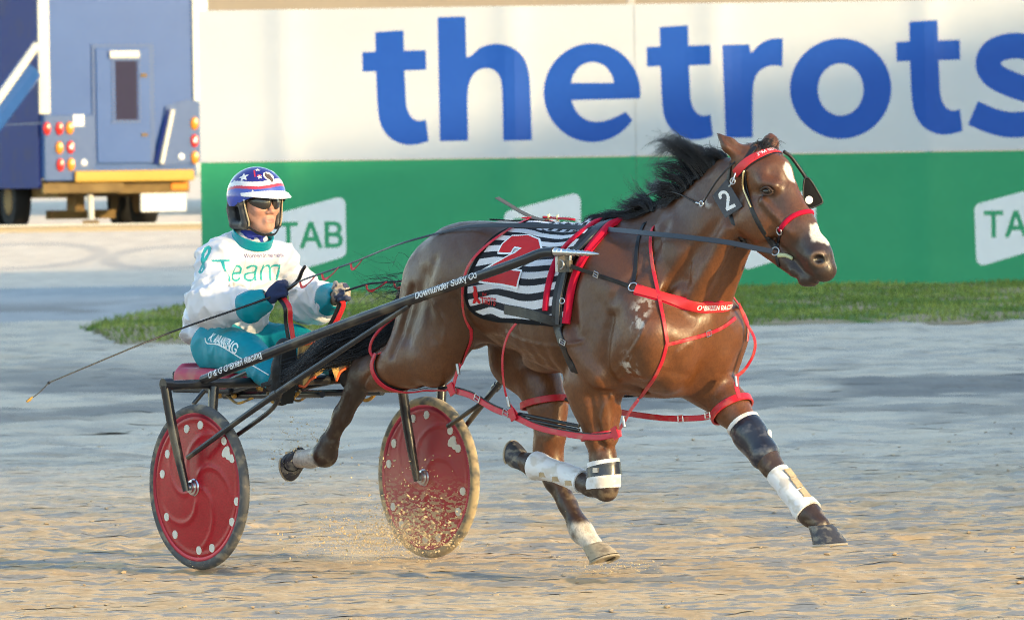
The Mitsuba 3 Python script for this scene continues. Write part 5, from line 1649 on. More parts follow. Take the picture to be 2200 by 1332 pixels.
# side cups with a vent, rubber grey
pr('cup_black', dirty((0.035, 0.036, 0.042), (0.16, 0.15, 0.14), 0.5, 40), 0.5, 0.4)
for sg in (1, -1):
    b_ = Body()
    b_.cap([-0.078, 0.078 * sg, -0.025], [-0.066, 0.074 * sg, -0.085], 0.024, 0.022, 0.015)
    b_.cap([0.020, 0.094 * sg, 0.0], [0.030, 0.082 * sg, -0.085], 0.018, 0.018, 0.015)
    b_.cap([-0.064, 0.078 * sg, -0.092], [0.025, 0.080 * sg, -0.096], 0.021, 0.020, 0.015)
    b_.cap([-0.074, 0.086 * sg, 0.0], [0.02, 0.096 * sg, 0.005], 0.020, 0.018, 0.015)
    b_.cap([-0.105, 0.055 * sg, -0.03], [-0.10, 0.055 * sg, -0.07], 0.03, 0.026, 0.03)
    add(hel + '__ear_cup', xf(b_.mesh(0.004, [-0.16, 0.02 if sg > 0 else -0.15, -0.14], [0.07, 0.15 if sg > 0 else -0.02, 0.05], 2), FACE), 'cup_black', smooth=True)
    add(hel + '__ear_hole', xf(bx([-0.05, 0.076 * sg - 0.004, -0.075], [0.012, 0.076 * sg + 0.004, -0.01], 0.003), FACE), 'black_felt')
    add(hel + '__ear_rim', tube(FACE.out(curve([[0.045, 0.100 * sg, 0.012], [0.050, 0.094 * sg, -0.03], [0.058, 0.085 * sg, -0.075], [0.052, 0.080 * sg, -0.10]], 16)), 0.0035, 6), 'gloss_tan' if 'gloss_tan' in scene else pr('gloss_tan', (0.38, 0.31, 0.2), 0.4, 0.4), smooth=True)
    add(hel + '__chin_strap', ribbon(FACE.out(curve([[0.045, 0.080 * sg, -0.098], [0.060, 0.062 * sg, -0.118], [0.080, 0.030 * sg, -0.136], [0.086, 0.0, -0.138]], 16)), FACE.out(np.array([[1.0, 0.6 * sg, -0.4]]))[0] - FACE.o, 0.012, 0.004), 'black_leather', smooth=30)
# visor
vu = np.radians(np.linspace(-72, 72, 37))
ri = np.stack([0.135 * np.cos(vu) - 0.008, 0.120 * np.sin(vu), 0.038 + 0.016 * np.cos(vu)], 1)
out_ = np.stack([0.135 * np.cos(vu) - 0.008 + 0.062 * np.cos(vu) ** 0.7, 0.124 * np.sin(vu), 0.030 - 0.014 * np.cos(vu) ** 2], 1)
mid = ri * 0.5 + out_ * 0.5 + [0, 0, 0.006]
rows = np.stack([ri, mid, out_, mid - [0, 0, 0.007], ri - [0, 0, 0.007]], 1)
m_ = rows.shape[1]
i_, j_ = np.meshgrid(np.arange(len(vu) - 1), np.arange(m_ - 1), indexing='ij')
add(hel + '__peak', xf(tm(rows.reshape(-1, 3), np.stack([i_ * m_ + j_, i_ * m_ + j_ + 1, (i_ + 1) * m_ + j_ + 1, (i_ + 1) * m_ + j_], -1).reshape(-1, 4)), FACE), 'gloss_white', smooth=35)
# sunglasses
pr('lens', (0.018, 0.012, 0.010), 0.06, 0.7, clearcoat=1.0)
glass = thing_part(person + '__sunglasses')
for sg in (1, -1):
    a_ = np.linspace(0.06, 1.0, 22)
    top = np.stack([0.114 - 0.070 * a_ ** 2.4, sg * 0.082 * a_, 0.020 + 0 * a_ - 0.004 * a_], 1)
    bot = np.stack([0.112 - 0.070 * a_ ** 2.4, sg * 0.082 * a_, -0.006 - 0.030 * np.sin(np.pi * np.clip(a_ * 1.05, 0, 1)) ** 0.6 * (1 - 0.25 * a_) + 0.010 * a_], 1)
    mid = (top + bot) / 2 + np.stack([0.006 + 0 * a_, 0 * a_, 0 * a_], 1)
    rows = np.stack([top, mid, bot], 1)
    i_, j_ = np.meshgrid(np.arange(21), np.arange(2), indexing='ij')
    add(glass + '__lens', xf(tm(rows.reshape(-1, 3), np.stack([i_ * 3 + j_, i_ * 3 + j_ + 1, (i_ + 1) * 3 + j_ + 1, (i_ + 1) * 3 + j_], -1).reshape(-1, 4)), FACE), 'lens', smooth=True)
    add(glass + '__frame', tube(FACE.out(curve(np.vstack([top[::4], [[0.02, 0.086 * sg, 0.012], [-0.03, 0.086 * sg, 0.008]]]), 20)), 0.003, 6), 'black_leather', smooth=True)
add(glass + '__bridge', tube(FACE.out(np.array([[0.112, 0.007, 0.008], [0.118, 0, 0.012], [0.112, -0.007, 0.008]])), 0.003, 6), 'black_leather', smooth=True)


# hands: gloved fists closed on the reins
def fist(wrist, fwd, thumb, back, key, mat, scale=1.0):
    """wrist: where the forearm ends; fwd: along the forearm; thumb: towards the thumb side; back: out of the back of the hand."""
    fwd, thumb, back = unit(fwd), unit(thumb), unit(back)
    B = np.stack([fwd, thumb, back], 1)
    q = lambda *p: wrist + B @ (np.array(p) * scale)
    b = Body()
    b.cap(q(-0.015, 0, 0), q(0.02, 0, 0), 0.027, 0.027, 0.015)
    b.cap(q(0.03, 0.022, 0.004), q(0.075, 0.026, 0.008), 0.020, 0.017, 0.014)
    b.cap(q(0.03, 0.0, 0.006), q(0.078, 0.004, 0.011), 0.021, 0.017, 0.014)
    b.cap(q(0.03, -0.022, 0.002), q(0.068, -0.022, 0.006), 0.020, 0.016, 0.014)
    for k, (y, L) in enumerate(((0.033, 0.95), (0.011, 1.0), (-0.011, 0.95), (-0.031, 0.8))):
        k0 = q(0.078 - 0.004 * abs(k - 1), y, 0.010)
        k1 = q(0.100 * (0.95 + 0.05 * L), y * 0.98, -0.014)
        k2 = q(0.082, y * 0.95, -0.046 * L)
        k3 = q(0.052, y * 0.93, -0.040 * L)
        b.cap(k0, k1, 0.0112, 0.0105, 0.004)
        b.cap(k1, k2, 0.0105, 0.0098, 0.004)
        b.cap(k2, k3, 0.0098, 0.0085, 0.004)
    b.cap(q(0.028, 0.030, -0.006), q(0.058, 0.050, -0.022), 0.0145, 0.0120, 0.010)
    b.cap(q(0.058, 0.050, -0.022), q(0.088, 0.040, -0.034), 0.0120, 0.0100, 0.004)
    m = b.mesh(0.0034, wrist - 0.14, wrist + 0.14, 2)
    k = add(key, xf(m, RIDER), mat, smooth=True)
    return q


wr = rp(578, 640, 0.115)
fr = unit(rp(622, 606, 0.085) - wr)
up_ = np.array([0, 0, 1.0])
qr = fist(wr, fr, unit(np.cross(np.cross(fr, up_), fr)) * 0.8 + np.array([0.1, -0.3, 0]), np.array([0.25, 0.9, 0.25]), person + '__glove', 'glove_navy', 0.92)
labels[person + '__glove'] = {'label': 'navy glove on the right hand, gripping rein and whip'}
wl = rp(728, 636, -0.175)
fl = unit(rp(757, 618, -0.15) - wl)
ql = fist(wl, fl, unit(np.cross(np.cross(fl, up_), fl)) + np.array([0, 0.25, 0]), np.array([0.15, -1.0, 0.1]), person + '__glove', 'glove_grey', 0.92)
labels[person + '__glove_001'] = {'label': 'grey and navy palmed glove on the left hand'}
pr('forearm_skin', (0.30, 0.20, 0.15), 0.6, 0.3)
for p_, q_, r_ in ((rp(556, 650, 0.135), wr, 0.037), (rp(714, 642, -0.195), wl, 0.036)):
    fa = Body()
    fa.cap(p_, q_, r_, 0.028, 0.01)
    add(person + '__wrist', xf(fa.mesh(0.005, np.minimum(p_, q_) - 0.06, np.maximum(p_, q_) + 0.06, 1), RIDER), 'forearm_skin', smooth=True)

# boots, soles against the foot rests, toes up
for kk, sg in (((590, 812, 0.225), 1), ((735, 785, -0.225), -1)):
    a = rp(*kk)
    b = Body()
    heel = a + np.array([0.055, 0.0, -0.075 if sg > 0 else -0.06])
    toe = heel + np.array([0.045, 0.010 * sg, 0.205])
    b.cap(a + np.array([-0.03, 0, 0.01]), heel + np.array([-0.005, 0, 0.045]), 0.056, 0.050, 0.02)
    b.cap(heel, heel + (toe - heel) * 0.55, 0.042, 0.050, 0.02, (0.85, 1.0, 1))
    b.cap(heel + (toe - heel) * 0.55, toe, 0.050, 0.042, 0.02, (0.75, 1.0, 1))
    bt = add(person + '__boot', xf(b.mesh(0.006, np.minimum(a, heel) - 0.14, np.maximum(a, toe) + 0.14, 2), RIDER), 'boot_black', smooth=True)
    so_ = [heel + np.array([0.036, 0, -0.03]), heel + (toe - heel) * 0.5 + np.array([0.036, 0, 0]), toe + np.array([0.030, 0, 0.03])]
    add(bt + '__sole', ribbon(ro(curve(so_, 14)), np.tile(RIDER.x, (14, 1)), 0.082 * np.sin(np.linspace(0.5, math.pi - 0.5, 14)) ** 0.5, 0.014), 'tyre_black', smooth=30)
    add(bt + '__strap', ribbon(ro(curve([a + np.array([-0.01, 0.056, -0.03]), a + np.array([0.045, 0.052, -0.02]), a + np.array([0.10, 0.03, -0.01])], 10)), np.tile(RIDER.y, (10, 1)), 0.02, 0.006), 'black_leather', smooth=30)

# printing on the silks and trousers, laid on along the chest's, sleeve's or thigh's own direction


def lay(poly, S, o, e, up, n, key, mat, off=0.003, h=0.012):
    """Project a flat print (metres; x along e, y along up, origin o) along -n onto the surface S."""
    q, F = fill(poly, h)
    O = o + q[:, :1] * e + q[:, 1:2] * up + 0.30 * n
    P, N, ok = S.shoot(O, np.tile(-n, (len(O), 1)))
    F = F[ok[F].all(1)]
    P2 = P + N * off
    d = np.linalg.norm(P2[F[:, 0]] - P2[F[:, 1]], axis=1) + np.linalg.norm(P2[F[:, 1]] - P2[F[:, 2]], axis=1)
    F = F[d < 6 * h]
    return add(key, tm(P2, F), mat)


pr('print_teal', (0.03, 0.36, 0.36), 0.5, 0.4)
pr('print_purple', (0.08, 0.06, 0.20), 0.5, 0.4)
E_ = -RIDER.y
chest = lambda px, py: ro(rp(px, py, 0.0) * [1, 1, 1])


def chest_at(px, py):
    """Point on the chest's own plane (in front of the breast bone) for a print that starts at a pixel."""
    p0 = ro(np.array([0.16, 0, 1.2]))
    return on_plane(px, py, p0, RIDER.x)


o1 = chest_at(466, 606)
for word_, at_ in (('Team', o1), ('Teal', chest_at(490, 672))):
    for l_ in sorted(text_poly(word_, 0.096, bold=False).buffer(-0.0012).geoms, key=lambda g_: g_.centroid.x):
        lay(l_, JS, at_, E_, np.array([0, 0, 1.0]), RIDER.x, jk + '__letter', 'print_teal')
lay(text_poly('Women in harness', 0.0165), JS, chest_at(532, 554), E_, np.array([0, 0, 1.0]), RIDER.x, jk + '__lettering', 'print_purple', 0.003, 0.008)
loop_ = LineString(np.array([(-0.030, -0.085), (0.004, -0.02), (0.022, 0.03), (0.014, 0.060), (0.0, 0.068), (-0.014, 0.060), (-0.020, 0.03), (-0.004, -0.02), (0.030, -0.085)])).buffer(0.0105, cap_style='flat')
sn = unit(RIDER.y * 0.86 + RIDER.x * 0.5)
se = unit(np.cross([0, 0, 1.0], sn)) ; se = se if se @ CR > 0 else -se
lay(saf.scale(loop_, 0.72, 0.72, origin=(0, 0)), JS, on_plane(457, 556, ro(RA[0]), sn), se, np.array([0, 0, 1.0]), sn, jk + '__ribbon_print', 'print_teal', 0.003, 0.01)
lay(saf.scale(loop_, 0.72, 0.72, origin=(0, 0)), JS, on_plane(643, 572, ro(LA[0]), unit(RIDER.x * 0.6 - RIDER.y * 0.8)), unit(-RIDER.y * 0.6 - RIDER.x * 0.8), np.array([0, 0, 1.0]), unit(RIDER.x * 0.6 - RIDER.y * 0.8), jk + '__ribbon_print', 'print_teal', 0.003, 0.01)
# buttoned front and pocket seams
pr('seam_grey', (0.50, 0.50, 0.53), 0.6, 0.3)
lay(sbox(-0.022, -0.16, -0.019, 0.26), JS, chest_at(545, 640), E_, np.array([0, 0, 1.0]), RIDER.x, jk + '__seam', 'seam_grey', 0.002, 0.01)
lay(sbox(0.019, -0.16, 0.022, 0.26), JS, chest_at(545, 640), E_, np.array([0, 0, 1.0]), RIDER.x, jk + '__seam', 'seam_grey', 0.002, 0.01)
tn_ = unit(RIDER.y * 0.75 + np.array([0, 0, 0.6]) + 0.2 * RIDER.x)
te = unit(ro(rp(512, 765, 0.2)) - ro(rp(455, 728, 0.2)))
te = unit(te - tn_ * (te @ tn_)); tu_ = np.cross(tn_, te); tu_ = tu_ if tu_[2] > 0 else -tu_
lay(text_poly('K. MANNING', 0.038), PS, on_plane(453, 737, ro(rp(468, 735, 0.2)), tn_), te, tu_, tn_, person + '__trousers__lettering', 'white_print', 0.003, 0.01)
pip = [(441, 727), (446, 738), (472, 742), (515, 768), (548, 788), (578, 806)]
P_, N_ = PS.px(curve(np.array(pip, float), 40))
add(person + '__trousers__piping', tube(P_ + N_ * 0.001, 0.0026, 6), 'white_print', smooth=True)

# ---------------------------------------------------------------- whip and reins
whip = thing('whip', 'long thin black driving whip held in the right hand and pointing back past the sulky', 'whip')
w0, w1, w2, w3 = ro(rp(655, 573, 0.06)), ro(qr(0.072, 0.0, -0.026)), at_y(105, 822, 31.75), at_y(64, 858, 31.7)
add(whip + '__shaft', tube(curve([w0, w1, w1 + (w2 - w1) * 0.5 + [0, 0, 0.012], w2], 50), np.interp(np.linspace(0, 1, 50), [0, 0.14, 0.16, 1], [0.008, 0.009, 0.0055, 0.0026]), 8), 'black_leather', smooth=True)
add(whip + '__lash', tube(curve([w2, (w2 + w3) / 2 + [0, 0, -0.006], w3], 10), 0.0022, 6), 'black_leather', smooth=True)
add(whip + '__tassel', tube(np.array([w3 + [0.012, 0, 0.012], w3, w3 + [-0.014, 0, -0.010]]), np.array([0.003, 0.007, 0.004]), 6), 'muddy_metal', smooth=True)
add(whip + '__knot', trimesh.creation.icosphere(2, 0.007).apply_translation(w2), 'black_leather', smooth=True)

# ---------------------------------------------------------------- the tack
def smooth_line(P, it=6):
    P = P.copy()
    for _ in range(it):
        P[1:-1] = 0.5 * P[1:-1] + 0.25 * (P[:-2] + P[2:])
    return P


def mirror(P, fr=HORSE):
    L = fr.into(P)
    L[:, 1] *= -1
    return fr.out(L)


def mirror_n(N, fr=HORSE):
    return N - 2 * (N @ fr.y)[:, None] * fr.y


def on_skin(pts, n=40, it=6):
    P, N = SKIN.px(curve(np.array(pts, float), n))
    return smooth_line(P, it), unit(smooth_line(N, it))


def strap(key, pts, width, thick, mat, lift=0.001, over=None, n=40, closed=False, bulge=0.0, fr=HORSE):
    """A strap lying on the horse; over='last' carries it over the middle plane to the far side, closed joins both ends there."""
    P, N = on_skin(pts, n)
    if over:
        P2, N2 = mirror(P, fr)[::-1], mirror_n(N, fr)[::-1]
        P, N = np.vstack([P, P2]), np.vstack([N, N2])
        P = smooth_line(P, 4); N = unit(smooth_line(N, 6))
    return add(key, ribbon(P + N * lift, N, width, thick, closed=closed, bulge=bulge), mat, smooth=40)


def shoot_ring(c, ax, R, na, fallback):
    """Points and normals round a limb: rays from R out, towards its axis."""
    ax = unit(ax)
    a = unit(np.cross(ax, HORSE.y if abs(ax @ HORSE.y) < 0.9 else [0, 0, 1])); b = np.cross(ax, a)
    u = np.arange(na) * 2 * math.pi / na
    d = np.cos(u)[:, None] * a + np.sin(u)[:, None] * b
    P, N, ok = SKIN.shoot(c + d * R, -d)
    good = ok & (((P - c) * d).sum(1) > 0.004)
    rad = np.where(good, ((P - c) * d).sum(1), np.nan)
    med = np.nanmedian(rad) if good.any() else fallback
    rad = np.where(np.isnan(rad) | (rad > 1.9 * med), med, rad)
    for _ in range(3):
        rad = 0.5 * rad + 0.25 * (np.roll(rad, 1) + np.roll(rad, -1))
    return d, rad


def leg_band(key, px, py, t, ax, width, thick, mat, R=0.13, lift=0.002, slack=0.0, bulge=0.0):
    c = HORSE.out(hp(px, py, t))
    d, rad = shoot_ring(c, ax, R, 40, 0.06)
    return add(key, ribbon(c + d * (rad + lift + slack)[:, None], d, width, thick, closed=True, bulge=bulge), mat, smooth=40)


def sleeve(key, pts, off, mat, R=0.11, nu=26, na=40, prof=None, h=0.004):
    """A boot wrapped on a limb along px points (px, py, t): off metres thick (prof scales it along the length)."""
    C = curve(HORSE.out(np.array([hp(*p) for p in pts])), nu)
    tn = unit(np.gradient(C, axis=0))
    rows, out = [], []
    for k in range(nu):
        d, rad = shoot_ring(C[k], tn[k], R, na, 0.05)
        rows.append(rad); out.append(d)
    rad = np.array(rows)
    for _ in range(3):
        rad[1:-1] = 0.5 * rad[1:-1] + 0.25 * (rad[:-2] + rad[2:])
    u = np.linspace(0, 1, nu)
    o = off * (np.interp(u, *prof) if prof else np.ones(nu))
    outer = C[:, None] + np.array(out) * (rad + o[:, None])[..., None]
    e0 = C[:1, None] + np.array(out)[:1] * (rad[:1] - 0.004)[..., None]
    e1 = C[-1:, None] + np.array(out)[-1:] * (rad[-1:] - 0.004)[..., None]
    V = np.vstack([e0, outer, e1]).reshape(-1, 3)
    i, j = np.meshgrid(np.arange(nu + 1), np.arange(na), indexing='ij')
    q = np.stack([i * na + j, i * na + (j + 1) % na, (i + 1) * na + (j + 1) % na, (i + 1) * na + j], -1).reshape(-1, 4)
    return add(key, tm(V, q), mat, smooth=50)


def air(key, pts, width, thick, mat, n=50, nrm=None):
    """A strap through the air along horse points (px, py, t)."""
    P = curve(HORSE.out(np.array([hp(*p) for p in pts])), n)
    return add(key, ribbon(P, HORSE.y if nrm is None else nrm, width, thick), mat, smooth=40)


def cord(key, pts, r, mat, n=50):
    P = curve(HORSE.out(np.array([hp(*p) for p in pts])), n)
    return add(key, tube(P, r, 8), mat, smooth=True)


def buckle(key, px, py, t, w, h, ang, mat='steel', skin=True):
    if skin:
        P, N = SKIN.px([(px, py)])
        c, n = P[0] + N[0] * 0.006, N[0]
    else:
        c, n = HORSE.out(hp(px, py, t)), HORSE.y
    e = unit(np.cross([0, 0, 1.0], n)); e = e if e @ CR > 0 else -e
    f = np.cross(n, e); f = f if f[2] > 0 else -f
    a = math.radians(ang)
    e, f = e * math.cos(a) + f * math.sin(a), -e * math.sin(a) + f * math.cos(a)
    q = [c + e * x * w / 2 + f * y * h / 2 for x, y in ((-1, -1), (1, -1), (1, 1), (-1, 1))]
    return add(key, [tube(np.array([q[k], q[(k + 1) % 4]]), 0.0025, 6) for k in range(4)] + [tube(np.array([c - e * w / 2, c + e * w / 2 + n * 0.002]), 0.002, 6)], mat, smooth=30)


# --- saddlecloth: a striped sheet draped over the back
clo = thing('saddlecloth', 'black and white striped saddlecloth with a big red number two on the horse', 'saddlecloth')
ZC = 1.20


def sv(P):
    L = HORSE.into(P)
    return np.stack([L[:, 0], np.arctan2(L[:, 1], L[:, 2] - ZC) * 0.27], 1)


def to_back(q, off):
    """(along the back, round the barrel) -> world point off metres above the coat."""
    q = np.asarray(q, float)
    th = q[:, 1] / 0.27
    d = np.stack([0 * th, np.sin(th), np.cos(th)], 1)
    o = np.stack([q[:, 0], 0 * th, 0 * th + ZC], 1)
    P, N, ok = SKIN.shoot(HORSE.out(o + d * 0.55), -(d @ HORSE.M.T))
    if np.ndim(off) == 0:
        off = np.full(len(q), off)
    return P + N * off[:, None], N


near_px = [(1160, 471), (1112, 489), (1062, 515), (1030, 556), (1008, 605), (1006, 645), (1022, 670), (1062, 684), (1120, 690), (1178, 694), (1215, 699)]
fr_px = [(1222, 690), (1212, 640), (1214, 600), (1228, 550), (1252, 512), (1288, 482)]
a_ = sv(SKIN.px(curve(np.array(near_px, float), 30))[0])
b_ = sv(SKIN.px(curve(np.array(fr_px, float), 14))[0])
half = np.vstack([[a_[0, 0], 0.0], a_[1:], b_[:-1], [b_[-1, 0], 0.0]])
CLOTH = Polygon(np.vstack([half, half[::-1] * [1, -1]])).buffer(0)
q_, F_ = fill(CLOTH, 0.014)
wr_ = 0.0085 + 0.004 * (meshkit.noise(np.stack([q_[:, 0] * 14, q_[:, 1] * 9, 0 * q_[:, 0]], 1), 3))
Pc, Nc = to_back(q_, wr_)


def cloth_col(p, n, uv):
    s, v = uv.x, dr.abs(uv.y)
    w = v + 0.010 * dr.sin(s * 14.0) + 0.02 * (fbm(s * 5, v * 5, 1.0, 2) - 0.5)
    st = w / 0.052
    band = smoothstep(0.46, 0.50, dr.abs((st - dr.floor(st)) - 0.5) * 2)
    ch = s / 0.052
    flip = smoothstep(0.47, 0.53, dr.abs((ch - dr.floor(ch)) - 0.5) * 2)
    k = smoothstep(0.13, 0.12, v) * smoothstep(-0.30, -0.29, s)
    chk = band * (1 - flip) + (1 - band) * flip
    b = band * (1 - k) + chk * k
    return mix((0.014, 0.014, 0.02), (0.62, 0.61, 0.64), b) * (0.92 + 0.16 * noise(s * 300, v * 300))


bsdf('cloth_print', {'type': 'twosided', 'b': {'type': 'principled', 'base_color': mikit.proc(cloth_col), 'roughness': 0.75, 'specular': 0.25}})
add(clo + '__sheet', tm(Pc, F_), 'cloth_print', smooth=True, uv=q_)
ring_ = np.array(CLOTH.exterior.coords)[:-1]
rp_ = curve(ring_, 260, closed=True)[:-1]
Pb, Nb = to_back(rp_, 0.010)
add(clo + '__binding', ribbon(smooth_line(Pb, 3), Nb, 0.020, 0.003, closed=True), 'black_felt', smooth=40)
two = [(1076, 546), (1084, 529), (1104, 513), (1138, 512), (1160, 521), (1166, 541), (1152, 560), (1122, 576), (1097, 583), (1124, 587), (1116, 618), (1036, 604), (1042, 584), (1074, 566), (1112, 548), (1126, 538), (1110, 535), (1102, 547)]
tw = Polygon(sv(SKIN.px(np.array(two, float))[0])).buffer(0.002).buffer(-0.002)
pr('print_red', (0.56, 0.018, 0.022), 0.65, 0.25)
for po, of_, mt, nm in ((tw.buffer(0.008), 0.0145, 'white_print', '__number_outline'), (tw, 0.016, 'print_red', '__number')):
    q_, F_ = fill(po, 0.012)
    add(clo + nm, tm(to_back(q_, of_)[0], F_), mt, smooth=True)


def on_cloth(poly, px, py, key, mat, ang=0.0, off=0.0155):
    """Print placed with its left lower corner at a pixel; its x runs forwards along the horse."""
    o = sv(SKIN.px([(px, py)])[0])[0]
    q, F = fill(saf.rotate(poly, ang, origin=(0, 0)), 0.008)
    add(key, tm(to_back(o + q * [1, -1], off)[0], F), mat, smooth=True)


on_cloth(text_poly('TROTS', 0.026), 1038, 650, clo + '__lettering', 'print_red', -4)
on_cloth(text_poly('THE', 0.011), 1041, 634, clo + '__lettering', 'print_red', -4)
jock = Polygon([(0, 0), (.012, .018), (.006, .035), (.012, .05), (.010, .066), (.020, .066), (.024, .05), (.030, .035), (.026, .02), (.040, .004), (.034, 0), (.020, .012), (.008, 0)]).buffer(0.003)
on_cloth(jock, 1022, 648, clo + '__logo', 'print_red', -4)
strap(clo + '__belly_strap', [(1090, 664), (1130, 672), (1180, 685), (1212, 692)], 0.042, 0.004, 'black_leather', 0.012)

# --- harness saddle: red felt pads, black strap, girth
hs = thing('harness_saddle', 'red felt padded harness saddle and black girth behind the shoulder of the bay horse', 'harness')
fp = [(1322, 479), (1300, 500), (1270, 536), (1250, 570), (1236, 610), (1224, 660), (1219, 697)]
bp = [(1290, 478), (1258, 502), (1225, 530), (1201, 562), (1187, 602), (1180, 640), (1178, 668)]
mp = [(1308, 477), (1280, 500), (1250, 530), (1226, 562), (1210, 604), (1200, 650), (1200, 692)]
strap(hs + '__felt_pad', fp[::-1], 0.030, 0.020, 'red_felt', 0.004, over='last', bulge=0.006)
strap(hs + '__felt_pad', bp[::-1], 0.027, 0.014, 'red_felt', 0.010, over='last', bulge=0.004)
strap(hs + '__saddle_strap', mp[::-1], 0.046, 0.012, 'black_leather', 0.006, over='last')
strap(hs + '__saddle_strap', [(p[0] + 4, p[1] + 2) for p in mp[::-1]], 0.020, 0.006, 'rein_leather', 0.019, over='last')
P1, N1 = on_skin([(1198, 690), (1203, 715), (1213, 745), (1226, 775), (1240, 802)], 20)
L1 = HORSE.into(P1)
under = np.array([[L1[-1, 0] + 0.01, 0.14, 0.78], [L1[-1, 0] + 0.015, 0.0, 0.752]])
GP = np.vstack([P1, HORSE.out(under)])
GN = np.vstack([N1, HORSE.M @ np.array([0, 0.5, -0.86]), [[0, 0, -1.0]]])
GP, GN = smooth_line(np.vstack([GP, mirror(GP)[::-1]]), 2), np.vstack([GN, mirror_n(GN)[::-1]])
add(hs + '__girth', ribbon(GP + GN * 0.003, GN, 0.045, 0.008), 'black_leather', smooth=40)
for bx_, by_, an in ((1203, 707, -15), (1211, 735, -20), (1196, 633, 0), (1218, 522, 40)):
    buckle(hs + '__buckle', bx_, by_, 0, 0.034, 0.018, an)
P, N = SKIN.px([(1212, 648)])
add(hs + '__ring', ring_at(P[0] + N[0] * 0.022, N[0], 0.011, 0.0026), 'steel', smooth=True)
for sg in (1, -1):
    tr_ = hp(1240, 488, 0.11)
    c = HORSE.out(tr_ * [1, sg, 1])
    add(hs + '__terret', ring_at(c, HORSE.x * 0.4 + HORSE.y * sg, 0.0165, 0.003), 'steel', smooth=True)
    add(hs + '__terret_stem', tube(np.array([c - [0, 0, 0.016], c - [0, 0, 0.045]]), 0.004, 8), 'steel', smooth=True)
    bk = HORSE.out(hp(1212, 565, 0.335) * [1, sg, 1])
    s_b = [bk + [0, 0, 0.022], bk - [0, 0, 0.026]]
    add(hs + '__shaft_holder', [trimesh.creation.box([0.052, 0.030, 0.075]).apply_translation(bk), tube(np.array([bk + HORSE.x * 0.03 + [0, 0, 0.01], bk + HORSE.x * 0.03 - [0, 0, 0.036]]), 0.014, 10)], 'black_paint', smooth=30)
    add(hs + '__holder_plate', ribbon(np.array([bk + HORSE.y * sg * 0.018 - HORSE.x * 0.022 + [0, 0, 0.03], bk + HORSE.y * sg * 0.018 - HORSE.x * 0.022 - [0, 0, 0.036]]), HORSE.y * sg, 0.020, 0.004), 'dull_steel', smooth=30)
    add(hs + '__coupling', tube(curve([bk + HORSE.x * 0.0 + [0, 0, 0.045], bk + HORSE.x * 0.035 + [0, 0, 0.05], bk + HORSE.x * 0.035 - [0, 0, 0.02]], 12), 0.006, 8), 'steel', smooth=True)
    add(hs + '__lever', ring_at(bk + HORSE.y * sg * 0.02 - [0, 0, 0.006], HORSE.y, 0.018, 0.004), 'dull_steel', smooth=True)
post = HORSE.out(hp(1297, 482, 0.0))
add(hs + '__check_post', tube(np.array([post + [0, 0, -0.02], post + [0, 0, 0.036]]), 0.006, 8), 'brass', smooth=30)
add(hs + '__check_hook', tube(np.array([post + [0, 0, 0.040] - HORSE.x * 0.022, post + [0, 0, 0.036] + HORSE.x * 0.018]), 0.005, 8), 'brass', smooth=30)

# --- breast collar with lettering
bc = thing('breast_collar', 'red padded breast collar with white lettering across the chest of the bay horse', 'breast collar')
bc_px = [(1366, 622), (1400, 632), (1450, 647), (1500, 659), (1540, 660), (1572, 652)]
P, N = on_skin(bc_px, 50)
kp_ = HORSE.into(P)[:, 1] > 0.004
P, N = P[kp_], N[kp_]
front = HORSE.into(P)[-1]
xt_ = np.array([[front[0] + 0.006, front[1] - 0.05, front[2] + 0.012], [front[0] + 0.004, front[1] - 0.10, front[2] + 0.016]])
Pq, Nq = SKIN.pull(HORSE.out(xt_))
far_ = mirror(P)[::-1]
cs = smooth_line(np.vstack([P, far_]), 10)
cN = unit(smooth_line(np.vstack([N, mirror_n(N)[::-1]]), 10))
add(bc + '__collar', ribbon(cs + cN * 0.004, cN, 0.042, 0.008, bulge=0.003), 'red_pvc', smooth=50)
add(bc + '__lining', ribbon(cs + cN * 0.0015, cN, 0.050, 0.003), 'red_felt', smooth=50)


def along(poly, P, N, s0, off, up_sign=1.0):
    """Lay lettering along a strap's centre line P (normals N), starting s0 metres in."""
    q, F = fill(poly, 0.008)
    seg = np.r_[0, np.cumsum(np.linalg.norm(np.diff(P, axis=0), axis=1))]
    s = s0 + q[:, 0]
    it = lambda A: np.stack([np.interp(s, seg, A[:, k]) for k in range(3)], 1)
    C, n, t = it(P), unit(it(N)), unit(it(np.gradient(P, axis=0)))
    b = np.cross(n, t)
    b = np.where((b[:, 2] < 0)[:, None], -b, b)
    return tm(C + n * off + b * q[:, 1:2], F)


seg = np.r_[0, np.cumsum(np.linalg.norm(np.diff(P, axis=0), axis=1))]
iw = np.argmin(np.linalg.norm(SKIN.px([(1497, 660)])[0][0] - P, axis=1))
tx = saf.translate(text_poly("O'BRIEN RACING", 0.019), 0, -0.0095)
add(bc + '__lettering', along(tx, cs, cN, np.r_[0, np.cumsum(np.linalg.norm(np.diff(cs, axis=0), axis=1))][np.argmin(np.linalg.norm(cs - P[iw], axis=1))], 0.0165), 'white_print')
P, N = SKIN.px([(1361, 618)])
add(bc + '__ring', ring_at(P[0] + N[0] * 0.006, N[0], 0.019, 0.0032), 'steel', smooth=True)
strap(bc + '__neck_strap', [(1362, 606), (1366, 570), (1370, 525), (1380, 490), (1390, 474)], 0.018, 0.004, 'black_leather', 0.002, over='last')
P, N = on_skin([(1300, 596), (1330, 606), (1352, 614)], 14)
tug0 = HORSE.out(hp(1228, 572, 0.345))
TP = smooth_line(np.vstack([tug0 + (P[0] - tug0) * np.linspace(0, 0.9, 10)[:, None], P]), 3)
